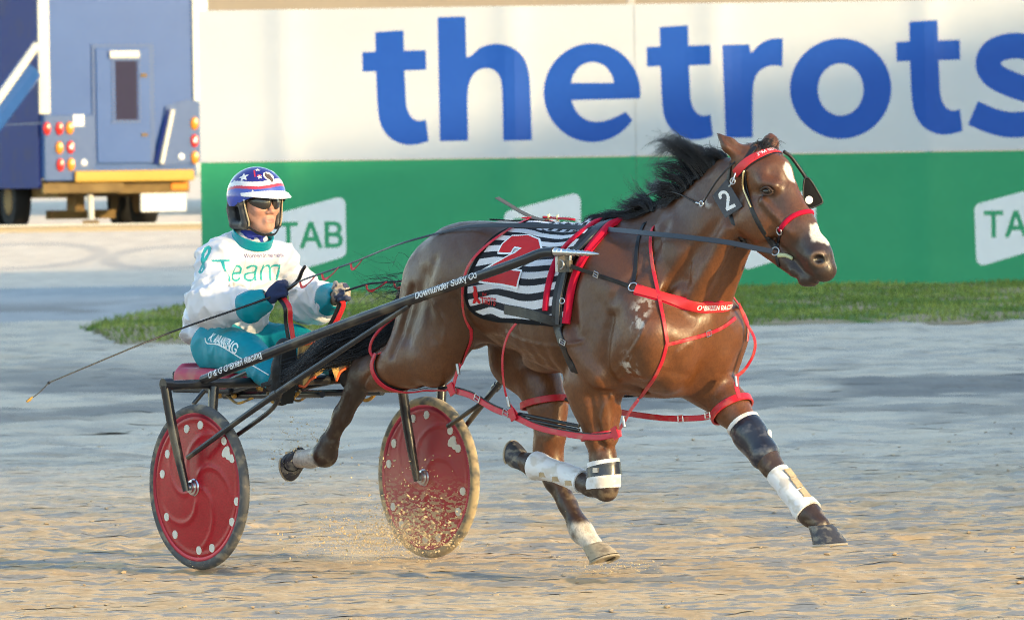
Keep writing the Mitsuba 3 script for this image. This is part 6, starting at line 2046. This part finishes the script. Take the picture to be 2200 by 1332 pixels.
add(bc + '__tug', ribbon(TP + HORSE.y * 0.004, np.tile(HORSE.y, (len(TP), 1)), 0.017, 0.005), 'black_leather', smooth=40)
add(bc + '__tug', mirror_mesh, 'black_leather') if False else None
add(bc + '__tug', ribbon(mirror(TP) - HORSE.y * 0.004, np.tile(-HORSE.y, (len(TP), 1)), 0.017, 0.005), 'black_leather', smooth=40)
buckle(bc + '__buckle', 1280, 590, 0.33, 0.026, 0.020, -20, skin=False)

# --- hobbles: a red loop round each leg, joined along each side, hung from straps
pr('black_tube', (0.012, 0.012, 0.014), 0.3, 0.5)
for sg in (1, -1):
    hbk = thing('hobble', 'red hobble strap looped round the near side legs of the bay horse' if sg > 0 else 'red hobble strap looped round the far side legs of the bay horse', 'hobble', 'hobbles on the bay horse')
    if sg > 0:
        P, N = on_skin([(812, 762), (803, 785), (812, 812), (836, 830), (880, 838), (925, 838), (955, 834)], 50)
        free = curve(HORSE.out(np.array([hp(*p) for p in ((972, 838, 0.26), (1015, 851, 0.27), (1060, 878, 0.275), (1108, 896, 0.275), (1155, 918, 0.27), (1225, 934, 0.26), (1285, 940, 0.25), (1322, 934, 0.235))])), 60)
        PP = smooth_line(np.vstack([P + N * 0.010, free]), 4)
        NN = unit(np.vstack([N, np.tile(HORSE.y + 0.15 * CU, (60, 1))]))
        add(hbk + '__side_strap', ribbon(PP, NN, 0.024, 0.007), 'red_strap', smooth=40)
        add(hbk + '__lining', ribbon(PP - NN * 0.003 - np.array([0, 0, -0.004]), NN, 0.028, 0.003), 'black_leather', smooth=40)
        back = [hp(812, 762, 0.24), hp(840, 754, 0.20), hp(880, 758, 0.10), hp(905, 800, 0.07), hp(880, 834, 0.12), hp(850, 836, 0.2)]
        add(hbk + '__loop', ribbon(curve(HORSE.out(np.array(back)), 30), np.tile([0.2, 0, 1.0], (30, 1)), 0.024, 0.006), 'red_strap', smooth=40)
        leg_band(hbk + '__loop', 1292, 936, 0.16, HORSE.out(hp(1290, 935, 0.16)) - HORSE.out(hp(1284, 880, 0.16)), 0.026, 0.007, 'red_strap', 0.11, 0.006)
        for dy in (0, 9):
            cord(hbk + '__slider', [(1115, 889 + dy, 0.262), (1180, 902 + dy, 0.262), (1244, 915 + dy, 0.25)], 0.0075, 'black_tube')
        for a in ((1025, 855, -25), (1086, 887, -20)):
            buckle(hbk + '__buckle', a[0], a[1], 0.285, 0.030, 0.026, a[2], skin=False)
        for a in ((1103, 890, 0.28), (1324, 930, 0.24), (972, 836, 0.27)):
            add(hbk + '__keeper', ribbon(HORSE.out(np.array([hp(a[0] - 5, a[1] - 12, a[2] + 0.006), hp(a[0] + 3, a[1] + 12, a[2] + 0.006)])), HORSE.y, 0.034, 0.008), 'red_strap', smooth=30)
    else:
        leg_band(hbk + '__loop', 1180, 862, -0.16, HORSE.out(hp(1178, 905, -0.16)) - HORSE.out(hp(1170, 840, -0.165)), 0.028, 0.008, 'red_strap', 0.15, 0.008, 0.006)
        fr2 = [(1230, 868, -0.08), (1290, 876, -0.06), (1340, 886, -0.05), (1400, 895, -0.05), (1450, 899, -0.06), (1510, 897, -0.09), (1535, 890, -0.10)]
        air(hbk + '__side_strap', fr2, 0.024, 0.007, 'red_strap')
        cord(hbk + '__slider', [(1215, 858, -0.08), (1260, 862, -0.08), (1330, 874, -0.07)], 0.0075, 'black_tube')
        leg_band(hbk + '__loop', 1578, 872, -0.16, HORSE.out(hp(1600, 915, -0.158)) - HORSE.out(hp(1568, 873, -0.16)) + np.array([0, 0, -0.05]), 0.030, 0.009, 'red_strap', 0.14, 0.006)
        for a in ((1462, 899, -0.05), (1520, 892, -0.06)):
            buckle(hbk + '__buckle', a[0], a[1], a[2], 0.028, 0.024, 5, skin=False)

hg = thing('hobble_hanger', 'thin red hanger straps running over the back, rump and withers of the bay horse', 'strap')
strap(hg + '__withers_strap', [(1432, 738), (1424, 690), (1412, 625), (1404, 570), (1400, 520), (1408, 478)], 0.0155, 0.004, 'red_strap', 0.010, over='last')
strap(hg + '__front_strap', [(1432, 738), (1420, 780), (1398, 822), (1372, 858)], 0.0155, 0.004, 'red_strap', 0.004)
air(hg + '__front_strap', [(1372, 858, 0.235), (1356, 880, 0.24), (1342, 905, 0.24), (1332, 922, 0.24)], 0.0155, 0.004, 'red_strap', 16)
strap(hg + '__breast_strap', [(1432, 740), (1470, 731), (1510, 720), (1550, 704), (1578, 684)], 0.0155, 0.004, 'red_strap', 0.003)
buckle(hg + '__buckle', 1521, 716, 0, 0.024, 0.022, 20)
P, N = SKIN.px([(1578, 684), (1586, 660)])
e0 = P[1] + N[1] * 0.006
lp = [hp(1588, 655, -0.17), hp(1602, 692, -0.20), hp(1620, 728, -0.21), hp(1618, 760, -0.21), hp(1600, 792, -0.20), hp(1582, 808, -0.17)]
add(hg + '__far_loop', ribbon(np.vstack([e0, curve(HORSE.out(np.array(lp)), 40)]), HORSE.x, 0.0155, 0.005), 'red_strap', smooth=40)
air(hg + '__far_loop', [(1582, 806, -0.09), (1581, 830, -0.085), (1588, 856, -0.085)], 0.024, 0.006, 'red_strap', 12, HORSE.x)
strap(hg + '__cloth_strap', [(1012, 705), (1004, 668), (1000, 630), (1010, 578), (1036, 545), (1075, 515), (1120, 489), (1158, 470)], 0.0135, 0.004, 'red_strap', 0.020, over='last', n=60)
strap(hg + '__cloth_strap', [(1012, 705), (1012, 728), (1002, 752), (990, 782)], 0.0135, 0.004, 'red_strap', 0.004)
air(hg + '__cloth_strap', [(990, 782, 0.268), (981, 806, 0.268), (974, 832, 0.272)], 0.018, 0.005, 'red_strap', 10)
air(hg + '__girth_strap', [(1112, 691, 0.315), (1092, 720, 0.32), (1081, 760, 0.325), (1081, 805, 0.32), (1087, 845, 0.30), (1096, 868, 0.285), (1112, 889, 0.28)], 0.0125, 0.004, 'red_strap', 40)
cord(hg + '__rump_strap', [(985, 497, 0.03), (952, 531, 0.045), (920, 575, 0.06), (892, 622, 0.07), (862, 668, 0.12), (822, 702, 0.20), (800, 730, 0.235), (795, 756, 0.245), (808, 772, 0.24)], 0.0062, 'red_strap')
for x, y, t in ((984, 792, 0.272), (1092, 862, 0.29), (1340, 905, 0.245), (1581, 818, -0.085)):
    add(hg + '__snap_hook', tube(HORSE.out(np.array([hp(x - 2, y - 10, t + 0.004), hp(x + 2, y + 12, t + 0.004)])), 0.007, 8), 'dull_steel', smooth=True)
P, N = on_skin([(1166, 469), (1182, 465), (1204, 470), (1236, 478)], 20)
add(hg + '__back_cord', tube(P + N * 0.016 + [0, 0, 0.008], 0.0055, 8), 'red_strap', smooth=True)
for k in (4, 9):
    add(hg + '__brass_toggle', tube(np.array([P[k] + [0, 0, 0.012], P[k] + [0, 0, 0.038]]), 0.006, 8), 'brass', smooth=True)
lo_s = thing('tie_down_strap', 'loose dark grey strap end standing up behind the saddlecloth', 'strap')
P = curve(HORSE.out(np.array([hp(1068, 426, -0.02), hp(1092, 440, -0.01), hp(1122, 458, 0.0), hp(1150, 470, 0.0), hp(1170, 474, 0.0)])), 24)
pr('grey_webbing', (0.10, 0.10, 0.10), 0.7, 0.3)
add(lo_s + '__webbing', ribbon(P, np.array([0.2, -0.6, 0.7]), 0.024, 0.004), 'grey_webbing', smooth=40)

# --- leg boots
pr('boot_white', dirty((0.72, 0.72, 0.74), (0.45, 0.36, 0.25), 0.5, 26.0, 0.5, 0.7), 0.45, 0.4)
pr('boot_gloss', dirty((0.014, 0.017, 0.032), (0.2, 0.2, 0.22), 0.35, 30.0), 0.25, 0.5, clearcoat=0.5)
pr('boot_tan', dirty((0.46, 0.36, 0.23), (0.3, 0.2, 0.1), 0.5, 40), 0.7, 0.3)
kb1 = thing('knee_boot', 'white knee wrap with black buckled band on the folded foreleg', 'knee boot')
sleeve(kb1 + '__padding', [(1294, 990, 0.155), (1298, 1020, 0.155), (1300, 1048, 0.155)], 0.009, 'boot_white', 0.10)
sleeve(kb1 + '__band', [(1296, 1000, 0.155), (1298, 1012, 0.155), (1299, 1022, 0.155)], 0.0135, 'boot_gloss', 0.10, 10)
P, N = SKIN.px([(1284, 1011)])
add(kb1 + '__clip', trimesh.creation.box([0.02, 0.012, 0.02]).apply_translation(P[0] + N[0] * 0.02), 'dull_steel')
tb1 = thing('tendon_boot', 'white tendon boot on the shin of the folded foreleg', 'tendon boot')
sleeve(tb1 + '__shell', [(1250, 1034, 0.15), (1212, 1020, 0.15), (1178, 1010, 0.15), (1150, 1002, 0.15)], 0.012, 'boot_white', 0.085, 26, 40, ([0, 0.1, 0.5, 0.85, 1], [0.6, 1, 1.0, 1.3, 0.8]))
for u, (x, y) in enumerate(((1228, 1036), (1200, 1026), (1172, 1017))):
    P, N = SKIN.px([(x, y)])
    add(tb1 + '__strap', trimesh.creation.box([0.034, 0.010, 0.020]).apply_translation(P[0] + N[0] * 0.014), 'boot_tan')
kb2 = thing('knee_boot', 'glossy black knee boot on the foreleg that reaches ahead', 'knee boot')
sleeve(kb2 + '__shell', [(1598, 914, -0.157), (1618, 942, -0.155), (1640, 976, -0.15), (1650, 990, -0.15)], 0.010, 'boot_gloss', 0.10, 26, 40, ([0, 0.15, 0.6, 0.9, 1], [0.6, 1.1, 1.25, 0.9, 0.2]))
sleeve(kb2 + '__padding', [(1596, 909, -0.158), (1600, 916, -0.157)], 0.010, 'boot_white', 0.10, 8)
P, N = SKIN.px([(1649, 938)])
add(kb2 + '__pad', trimesh.creation.icosphere(3, 1.0).apply_scale([0.012, 0.012, 0.026]).apply_translation(P[0] + N[0] * 0.008), 'boot_white', smooth=True)
tb2 = thing('tendon_boot', 'white tendon boot with tan straps above the hoof that reaches ahead', 'tendon boot')
sleeve(tb2 + '__shell', [(1670, 1016, -0.15), (1690, 1042, -0.15), (1714, 1073, -0.15), (1736, 1101, -0.15)], 0.009, 'boot_white', 0.085, 30, 40, ([0, 0.1, 0.5, 0.85, 1], [0.7, 1, 1.0, 1.6, 1.0]))
for a, b in (((1688, 1012), (1702, 1030)), ((1702, 1032), (1716, 1051)), ((1718, 1054), (1734, 1073))):
    P, N = SKIN.px(curve(np.array([a, b], float), 10))
    add(tb2 + '__strap', ribbon(P + N * 0.013, N, 0.036, 0.004), 'boot_tan', smooth=30)

# --- bridle
br = thing('bridle', 'black bridle with red browband, red noseband and blinkers on the head of the bay horse', 'bridle')
P, N = on_skin([(1583, 372), (1600, 354), (1622, 340), (1650, 329), (1676, 322), (1693, 321)], 40)
kp_ = HEAD.into(P)[:, 1] > 0.004
P, N = P[kp_], N[kp_]
Pm, Nm = mirror(P, HEAD)[::-1], mirror_n(N, HEAD)[::-1]
BP, BN = smooth_line(np.vstack([P, Pm]), 8), unit(smooth_line(np.vstack([N, Nm]), 8))
add(br + '__browband', ribbon(BP + BN * 0.008, BN, 0.036, 0.005), 'red_pvc', smooth=50)
add(br + '__browband_lining', ribbon(BP + BN * 0.0035, BN, 0.044, 0.004), 'black_leather', smooth=50)
tx = saf.translate(text_poly("I'M SIR BLAKE", 0.0165), 0, -0.008)
sb0 = np.r_[0, np.cumsum(np.linalg.norm(np.diff(BP, axis=0), axis=1))]
i0 = np.argmax(((BP - CAM) @ CR / ((BP - CAM) @ _F) * FPX + 1100) > 1628)
add(br + '__lettering', along(tx, BP, BN, sb0[i0], 0.0155), 'white_print')
for fl_ in (False, True):
    def hstrap(key, pts, w, th, mat, lift=0.002, n=30):
        P, N = on_skin(pts, n)
        if fl_:
            P, N = mirror(P, HEAD), mirror_n(N, HEAD)
        return add(key, ribbon(P + N * lift, N, w, th), mat, smooth=40)
    hstrap(br + '__cheek_strap', [(1600, 352), (1602, 395), (1612, 440), (1630, 480), (1650, 512), (1666, 534)], 0.020, 0.004, 'black_leather')
    hstrap(br + '__cheek_strap', [(1650, 508), (1662, 522), (1672, 536)], 0.012, 0.004, 'black_leather', 0.005)
    hstrap(br + '__throat_latch', [(1572, 352), (1564, 400), (1566, 448), (1578, 486), (1594, 515), (1604, 530)], 0.018, 0.004, 'black_leather')
    hstrap(br + '__crown_strap', [(1600, 352), (1610, 334), (1622, 318)], 0.022, 0.005, 'black_leather')
    hstrap(br + '__lower_strap', [(1677, 500), (1673, 520), (1668, 538)], 0.014, 0.004, 'black_leather')
    hstrap(br + '__curb_strap', [(1668, 545), (1671, 560), (1674, 572)], 0.014, 0.005, 'black_leather')
    for x, y, r in ((1677, 496, 0.0155), (1667, 541, 0.0165)):
        P, N = SKIN.px([(x, y)])
        if fl_:
            P, N = mirror(P, HEAD), mirror_n(N, HEAD)
        add(br + '__ring', ring_at(P[0] + N[0] * 0.008, N[0], r, 0.003), 'steel', smooth=True)
    P, N = on_skin([(1672, 549), (1690, 549), (1704, 556)], 10)
    if fl_:
        P, N = mirror(P, HEAD), mirror_n(N, HEAD)
    pr('bit_rubber', (0.52, 0.56, 0.34), 0.5, 0.4) if 'bit_rubber' not in scene else None
    add(br + '__bit', tube(P + N * 0.004, np.linspace(0.0095, 0.007, 10), 8), 'bit_rubber', smooth=True)
    # blinker: a stiff flap standing out from the cheek
    P, N = on_skin([(1600, 366), (1600, 392), (1606, 420), (1614, 446)], 16)
    if fl_:
        P, N = mirror(P, HEAD), mirror_n(N, HEAD)
    w_ = (0.020 if not fl_ else 0.075) * np.sin(np.linspace(0.5, math.pi - 0.35, 16)) ** 0.6
    fw_ = HEAD.x * (0.35 if not fl_ else 0.25)
    A_, B_ = P, P + unit(N + fw_) * w_[:, None]
    m_ = np.stack([A_, B_, B_ + fw_ * 0.012, A_ + fw_ * 0.012], 1).reshape(-1, 3)
    i_, j_ = np.meshgrid(np.arange(15), np.arange(4), indexing='ij')
    q = np.stack([i_ * 4 + j_, i_ * 4 + (j_ + 1) % 4, (i_ + 1) * 4 + (j_ + 1) % 4, (i_ + 1) * 4 + j_], -1).reshape(-1, 4)
    bl_ = add(br + '__blinker', tm(m_, q), 'black_leather', smooth=30)
    add(bl_ + '__edge', tube(B_ + fw_ * 0.006, 0.0042, 6), 'brass' if not fl_ else 'black_leather', smooth=True)
    if fl_:
        p0 = HORSE.out(hd(1735, 420, -0.10))
        pn = unit(HEAD.x * 0.8 + HEAD.y * 0.6)
        pg = np.array([on_plane(x, y, p0, pn) for x, y in ((1728, 386), (1738, 384), (1752, 404), (1767, 432), (1762, 439), (1740, 448), (1730, 446), (1726, 420))])
        k_ = len(pg)
        bk_ = pg - pn * 0.006
        i_ = np.arange(k_)
        fv = np.vstack([pg, bk_, pg.mean(0)[None] + pn * 0.004, bk_.mean(0)[None]])
        ff = np.vstack([np.stack([i_, (i_ + 1) % k_, 0 * i_ + 2 * k_], 1), np.stack([k_ + (i_ + 1) % k_, k_ + i_, 0 * i_ + 2 * k_ + 1], 1), np.stack([i_, i_ + k_, (i_ + 1) % k_], 1), np.stack([(i_ + 1) % k_, i_ + k_, (i_ + 1) % k_ + k_], 1)])
        add(br + '__blinker', tm(fv, ff), 'black_felt', smooth=True)
        add(br + '__blinker_edge', tube(curve(pg, 40, closed=True)[:-1], 0.004, 6, closed=True), 'black_leather', smooth=True)
        c_ = on_plane(1738, 430, p0 + pn * 0.006, pn)
        add(br + '__sticker', lathe([(0, 0.003), (0.016, 0.003), (0.016, -0.002)], c_, pn, 20), 'white_print', smooth=30)
P, N = on_skin([(1677, 494), (1688, 478), (1708, 463), (1730, 456), (1746, 456)], 26)
kp_ = HEAD.into(P)[:, 1] > 0.004
P, N = P[kp_], N[kp_]
Pm, Nm = mirror(P, HEAD)[::-1], mirror_n(N, HEAD)[::-1]
add(br + '__noseband', ribbon(smooth_line(np.vstack([P, Pm]), 4), unit(np.vstack([N, Nm])), 0.020, 0.009, bulge=0.003), 'red_felt', smooth=50)
P, N = on_skin([(1652, 520), (1664, 548), (1690, 575)], 14)
fpts = [(1684, 326, -0.03), (1698, 336, -0.06), (1712, 354, -0.085), (1726, 374, -0.105), (1737, 392, -0.115)]
add(br + '__blinker_stay', tube(curve(HORSE.out(np.array([hd(*p) for p in fpts])), 20), 0.0075, 8), 'black_leather', smooth=True)
add(br + '__head_halter', tube(curve(HORSE.out(np.array([hd(1606, 326, 0.06), hd(1618, 312, 0.03), hd(1630, 306, 0.0), hd(1640, 308, -0.03)])), 14), 0.006, 8), 'black_leather', smooth=True)
pl = thing('head_number', 'dark grey head plate with a white number two beside the cheek of the horse', 'number plate')
hn = unit(HORSE.y * 0.95 + HEAD.x * 0.15)
c_ = SKIN.px([(1562, 428)])[0][0] + hn * 0.03
quad = np.array([on_plane(x, y, c_, hn) for x, y in ((1541, 416), (1577, 378), (1581, 451), (1550, 474))])
ctr = quad.mean(0)
pr('plate_grey', dirty((0.055, 0.06, 0.075), (0.12, 0.12, 0.12), 0.4, 30), 0.5, 0.4)
add(pl + '__plate', ribbon(np.array([(quad[0] + quad[3]) / 2, (quad[1] + quad[2]) / 2]), hn, np.array([np.linalg.norm(quad[0] - quad[3]), np.linalg.norm(quad[1] - quad[2])]), 0.004), 'plate_grey')
pe = unit(quad[1] - quad[0] + quad[2] - quad[3]); pe = unit(pe - hn * (pe @ hn)); pu = np.cross(pe, hn); pu = pu if pu[2] > 0 else -pu
num = text_poly('2', 0.082)
nb = num.bounds
num = saf.translate(num, -(nb[0] + nb[2]) / 2, -(nb[1] + nb[3]) / 2)
tq, tf = fill(saf.skew(num, xs=0, ys=-12, origin=(0, 0)), 0.02)
add(pl + '__numeral', tm(ctr + hn * 0.0065 + tq[:, :1] * pe * 0.85 + tq[:, 1:] * pu, tf), 'white_print')
P_ = HORSE.out(np.array([hd(1580, 372, 0.10), hd(1574, 390, 0.11), hd(1566, 402, 0.115)]))
add(pl + '__clip', [tube(curve(P_, 8), 0.003, 6), ring_at(P_[1], HEAD.y, 0.012, 0.0022)], 'steel', smooth=True)

# overcheck cord from the crown over the mane to the saddle
oc = thing('overcheck_rein', 'thin black overcheck cord arching from the crown over the black mane', 'rein')
cord(oc + '__cord', [(1582, 346, 0.07), (1560, 366, 0.10), (1538, 392, 0.115), (1520, 420, 0.12), (1512, 434, 0.12)], 0.004, 'black_leather')
cord(oc + '__cord', [(1500, 440, 0.11), (1484, 430, 0.10), (1455, 416, 0.08), (1418, 410, 0.05), (1390, 420, 0.03), (1368, 440, 0.01), (1352, 466, 0.0), (1300, 466, 0.0)], 0.0032, 'black_leather', 60)
c_ = HORSE.out(hp(1507, 438, 0.12))
add(oc + '__clip', [ring_at(c_, HORSE.y, 0.010, 0.003), tube(np.array([c_ - HORSE.x * 0.01, c_ - HORSE.x * 0.03 + [0, 0, 0.004]]), 0.005, 8)], 'steel', smooth=True)

# driving reins with red hand loops
for sg in (1, -1):
    rn = thing('driving_rein', 'dark driving rein from the right glove along the near side to the bit' if sg > 0 else 'driving rein with red hand loops held in the left glove, running on the far side', 'rein')
    hw_ = ro((qr if sg > 0 else ql)(0.088, 0.0, -0.02))
    h0 = HORSE.into(hw_)
    if sg > 0:
        rest = [hp(652, 602, h0[1] * 0.97 + 0.005), hp(700, 585, h0[1] * 0.9 + 0.02), hp(765, 562, h0[1] * 0.75 + 0.04), hp(850, 528, 0.24), hp(930, 505, 0.22), hp(1005, 488, 0.21), hp(1100, 485, 0.19), hp(1240, 489, 0.13), hp(1320, 495, 0.17), hp(1400, 503, 0.215), hp(1480, 511, 0.215), hp(1560, 521, 0.19), hp(1620, 533, 0.16), hp(1660, 541, 0.13)]
    else:
        rest = [hp(790, 611, -0.20), hp(830, 607, -0.22), hp(880, 600, -0.23), hp(960, 560, -0.23)] + [hp(x, y, t) * [1, -1, 1] for x, y, t in ((1240, 489, 0.13), (1400, 503, 0.215), (1560, 521, 0.19), (1660, 541, 0.13))]
    C = curve(np.vstack([hw_, HORSE.out(np.array(rest))]), 160)
    s_ = HORSE.into(C)[:, 0]
    wd_ = 0.010 + 0.013 * sstep(-0.95, -0.2, s_)
    nn = unit(np.tile(HORSE.y * sg, (160, 1)) + np.array([0, 0, 0.5]))
    add(rn + '__leather', ribbon(C, nn, wd_, 0.004), 'rein_leather', smooth=40)
    loops = ((648, 604, 0.98), (694, 587, 0.9), (752, 567, 0.78)) if sg > 0 else ((787, 611, 1.0), (846, 606, 1.0))
    for x, y, k in loops:
        i = np.argmin(np.abs((C - CAM) @ CR / ((C - CAM) @ _F) * FPX + 1100 - x))
        p = C[i]
        d = unit(C[min(i + 3, 159)] - C[i])
        lp = [p, p + d * 0.006 - [0, 0, 0.022], p + d * 0.028 - [0, 0, 0.030], p + d * 0.075 - [0, 0, 0.018], p + d * 0.115]
        add(rn + '__hand_loop', ribbon(curve(lp, 20)[:9], nn[i], 0.013, 0.004), 'red_pvc', smooth=40)
        add(rn + '__hand_loop', ribbon(curve(lp, 20)[8:], nn[i], 0.007, 0.004), 'red_strap', smooth=40)
    tail_ = [hw_ + RIDER.x * -0.01 - [0, 0, 0.03], ro((rp(622, 660, 0.10) if sg > 0 else rp(738, 655, -0.16))), ro((rp(624, 690, 0.09) if sg > 0 else rp(728, 680, -0.15))), ro((rp(630, 730, 0.08) if sg > 0 else rp(716, 702, -0.14)))]
    add(rn + '__loose_end', ribbon(curve(tail_, 20), unit(RIDER.x + 0.6 * RIDER.y), 0.021, 0.005), 'red_pvc', smooth=40)
    add(rn + '__loose_end', ribbon(curve([q - RIDER.x * 0.02 + RIDER.y * 0.012 for q in tail_], 20), unit(RIDER.x + 0.6 * RIDER.y), 0.016, 0.005), 'black_leather', smooth=40)

# ---------------------------------------------------------------- sand thrown up by the hooves and wheels
g = np.random.default_rng(77)
V, F, m = [], [], 0
base = trimesh.creation.icosphere(0, 1.0)
bv, bf = np.asarray(base.vertices), np.asarray(base.faces)


def clods(P, s0, s1):
    global m
    for p in P:
        r = g.uniform(s0, s1) * (0.5 + g.random() ** 2)
        A = np.linalg.qr(g.normal(size=(3, 3)))[0]
        v = (bv * g.uniform(0.6, 1.4, (12, 1))) * r * np.array([1.5, 0.8, 0.7]) @ A.T + p
        V.append(v); F.append(bf + m); m += 12


fwc = so(cf_)
k = 900
th_, rr_ = g.uniform(0, 2 * math.pi, k), 0.33 * np.sqrt(g.random(k))
u_ = np.stack([rr_ * np.cos(th_), 0 * th_ + 0.04 + g.exponential(0.12, k), -0.35 + 0.06 + g.exponential(0.105, k)], 1)
u_ = u_[u_[:, 2] < 0.12]
clods(np.clip(so(np.array([cf_[0], cf_[1], cf_[2]]) + u_), [-9, 0, 0.015], 99), 0.0016, 0.0050)
hc_ = ho(640, 965, 0.16)
clods(hc_ + g.normal(0, 1, (260, 3)) * [0.075, 0.1, 0.075] + np.array([-0.0, 0, 0.0]), 0.0015, 0.0042)
q0 = so([0.05, -0.32, 0.05])
pts = q0 + g.normal(0, 1, (900, 3)) * [0.17, 0.25, 0.05] + np.abs(g.normal(0, 0.05, (900, 1))) * [[0, 0, 1]]
clods(pts[pts[:, 2] > 0.012], 0.0014, 0.0042)
q1 = ho(1310, 1215, -0.15)
pts = q1 + g.normal(0, 1, (200, 3)) * [0.10, 0.15, 0.02]
clods(pts[pts[:, 2] > 0.0], 0.0015, 0.0035)
k = 11000
pts = q0 + g.normal(0, 1, (k, 3)) * [0.16, 0.26, 0.07] + np.abs(g.normal(0, 0.07, (k, 1))) * [[-0.4, 0, 1]]
clods(pts[pts[:, 2] > 0.008], 0.0005, 0.0013)
for c_, n_k, sp_ in ((ho(625, 960, 0.16), 900, 0.09), (ho(1270, 1215, -0.15), 700, 0.07), (so(cn_) + [0.05, 0, -0.33], 500, 0.05)):
    pts = c_ + g.normal(0, sp_, (n_k, 3))
    clods(pts[pts[:, 2] > 0.008], 0.0005, 0.0015)
pr('loose_sand', mikit.proc(lambda p, n, uv: mix((0.55, 0.40, 0.22), (0.62, 0.50, 0.32), mikit.cell_rand(p.x * 60, p.y * 60, p.z * 60))), 0.9, 0.1)
struct('flying_sand', tm(np.vstack(V), np.vstack(F)), 'loose_sand', kind='stuff', label='ochre sand thrown up around the wheels and hooves', category='sand')

# a thin cloud of dust behind the far wheel
gn = 40
zz, yy, xx = np.meshgrid(*[np.linspace(0, 1, gn)] * 3, indexing='ij')
dn = np.exp(-(((xx - 0.5) / 0.22) ** 2 + ((yy - 0.5) / 0.24) ** 2)) * np.exp(-zz / 0.30) * sstep(0.30, 0.75, meshkit.fbm(np.stack([xx * 5, yy * 5, zz * 4], -1), 4, 5))
dn *= sstep(0, 0.12, xx) * sstep(1, 0.88, xx) * sstep(0, 0.12, yy) * sstep(1, 0.88, yy) * sstep(1, 0.85, zz)
dc, dh = so([0.02, -0.42, 0.0]) + np.array([-0.05, 0, 0.272]), np.array([0.75, 0.6, 0.26])
scene['dust_air'] = {'type': 'heterogeneous', 'albedo': {'type': 'constvolume', 'value': {'type': 'rgb', 'value': [0.93, 0.86, 0.74]}}, 'scale': 2.6,
                     'sigma_t': {'type': 'gridvolume', 'grid': mi.VolumeGrid(dn[..., None].astype(np.float32)), 'to_world': T().translate((dc - dh).tolist()).scale((2 * dh).tolist())}}
scene['dust'] = {'type': 'cube', 'to_world': T().translate(dc.tolist()).scale(dh.tolist()), 'bsdf': {'type': 'null'}, 'interior': {'type': 'ref', 'id': 'dust_air'}}
labels['dust'] = {'kind': 'stuff', 'label': 'thin cloud of dust hanging behind the far wheel of the sulky', 'category': 'dust'}
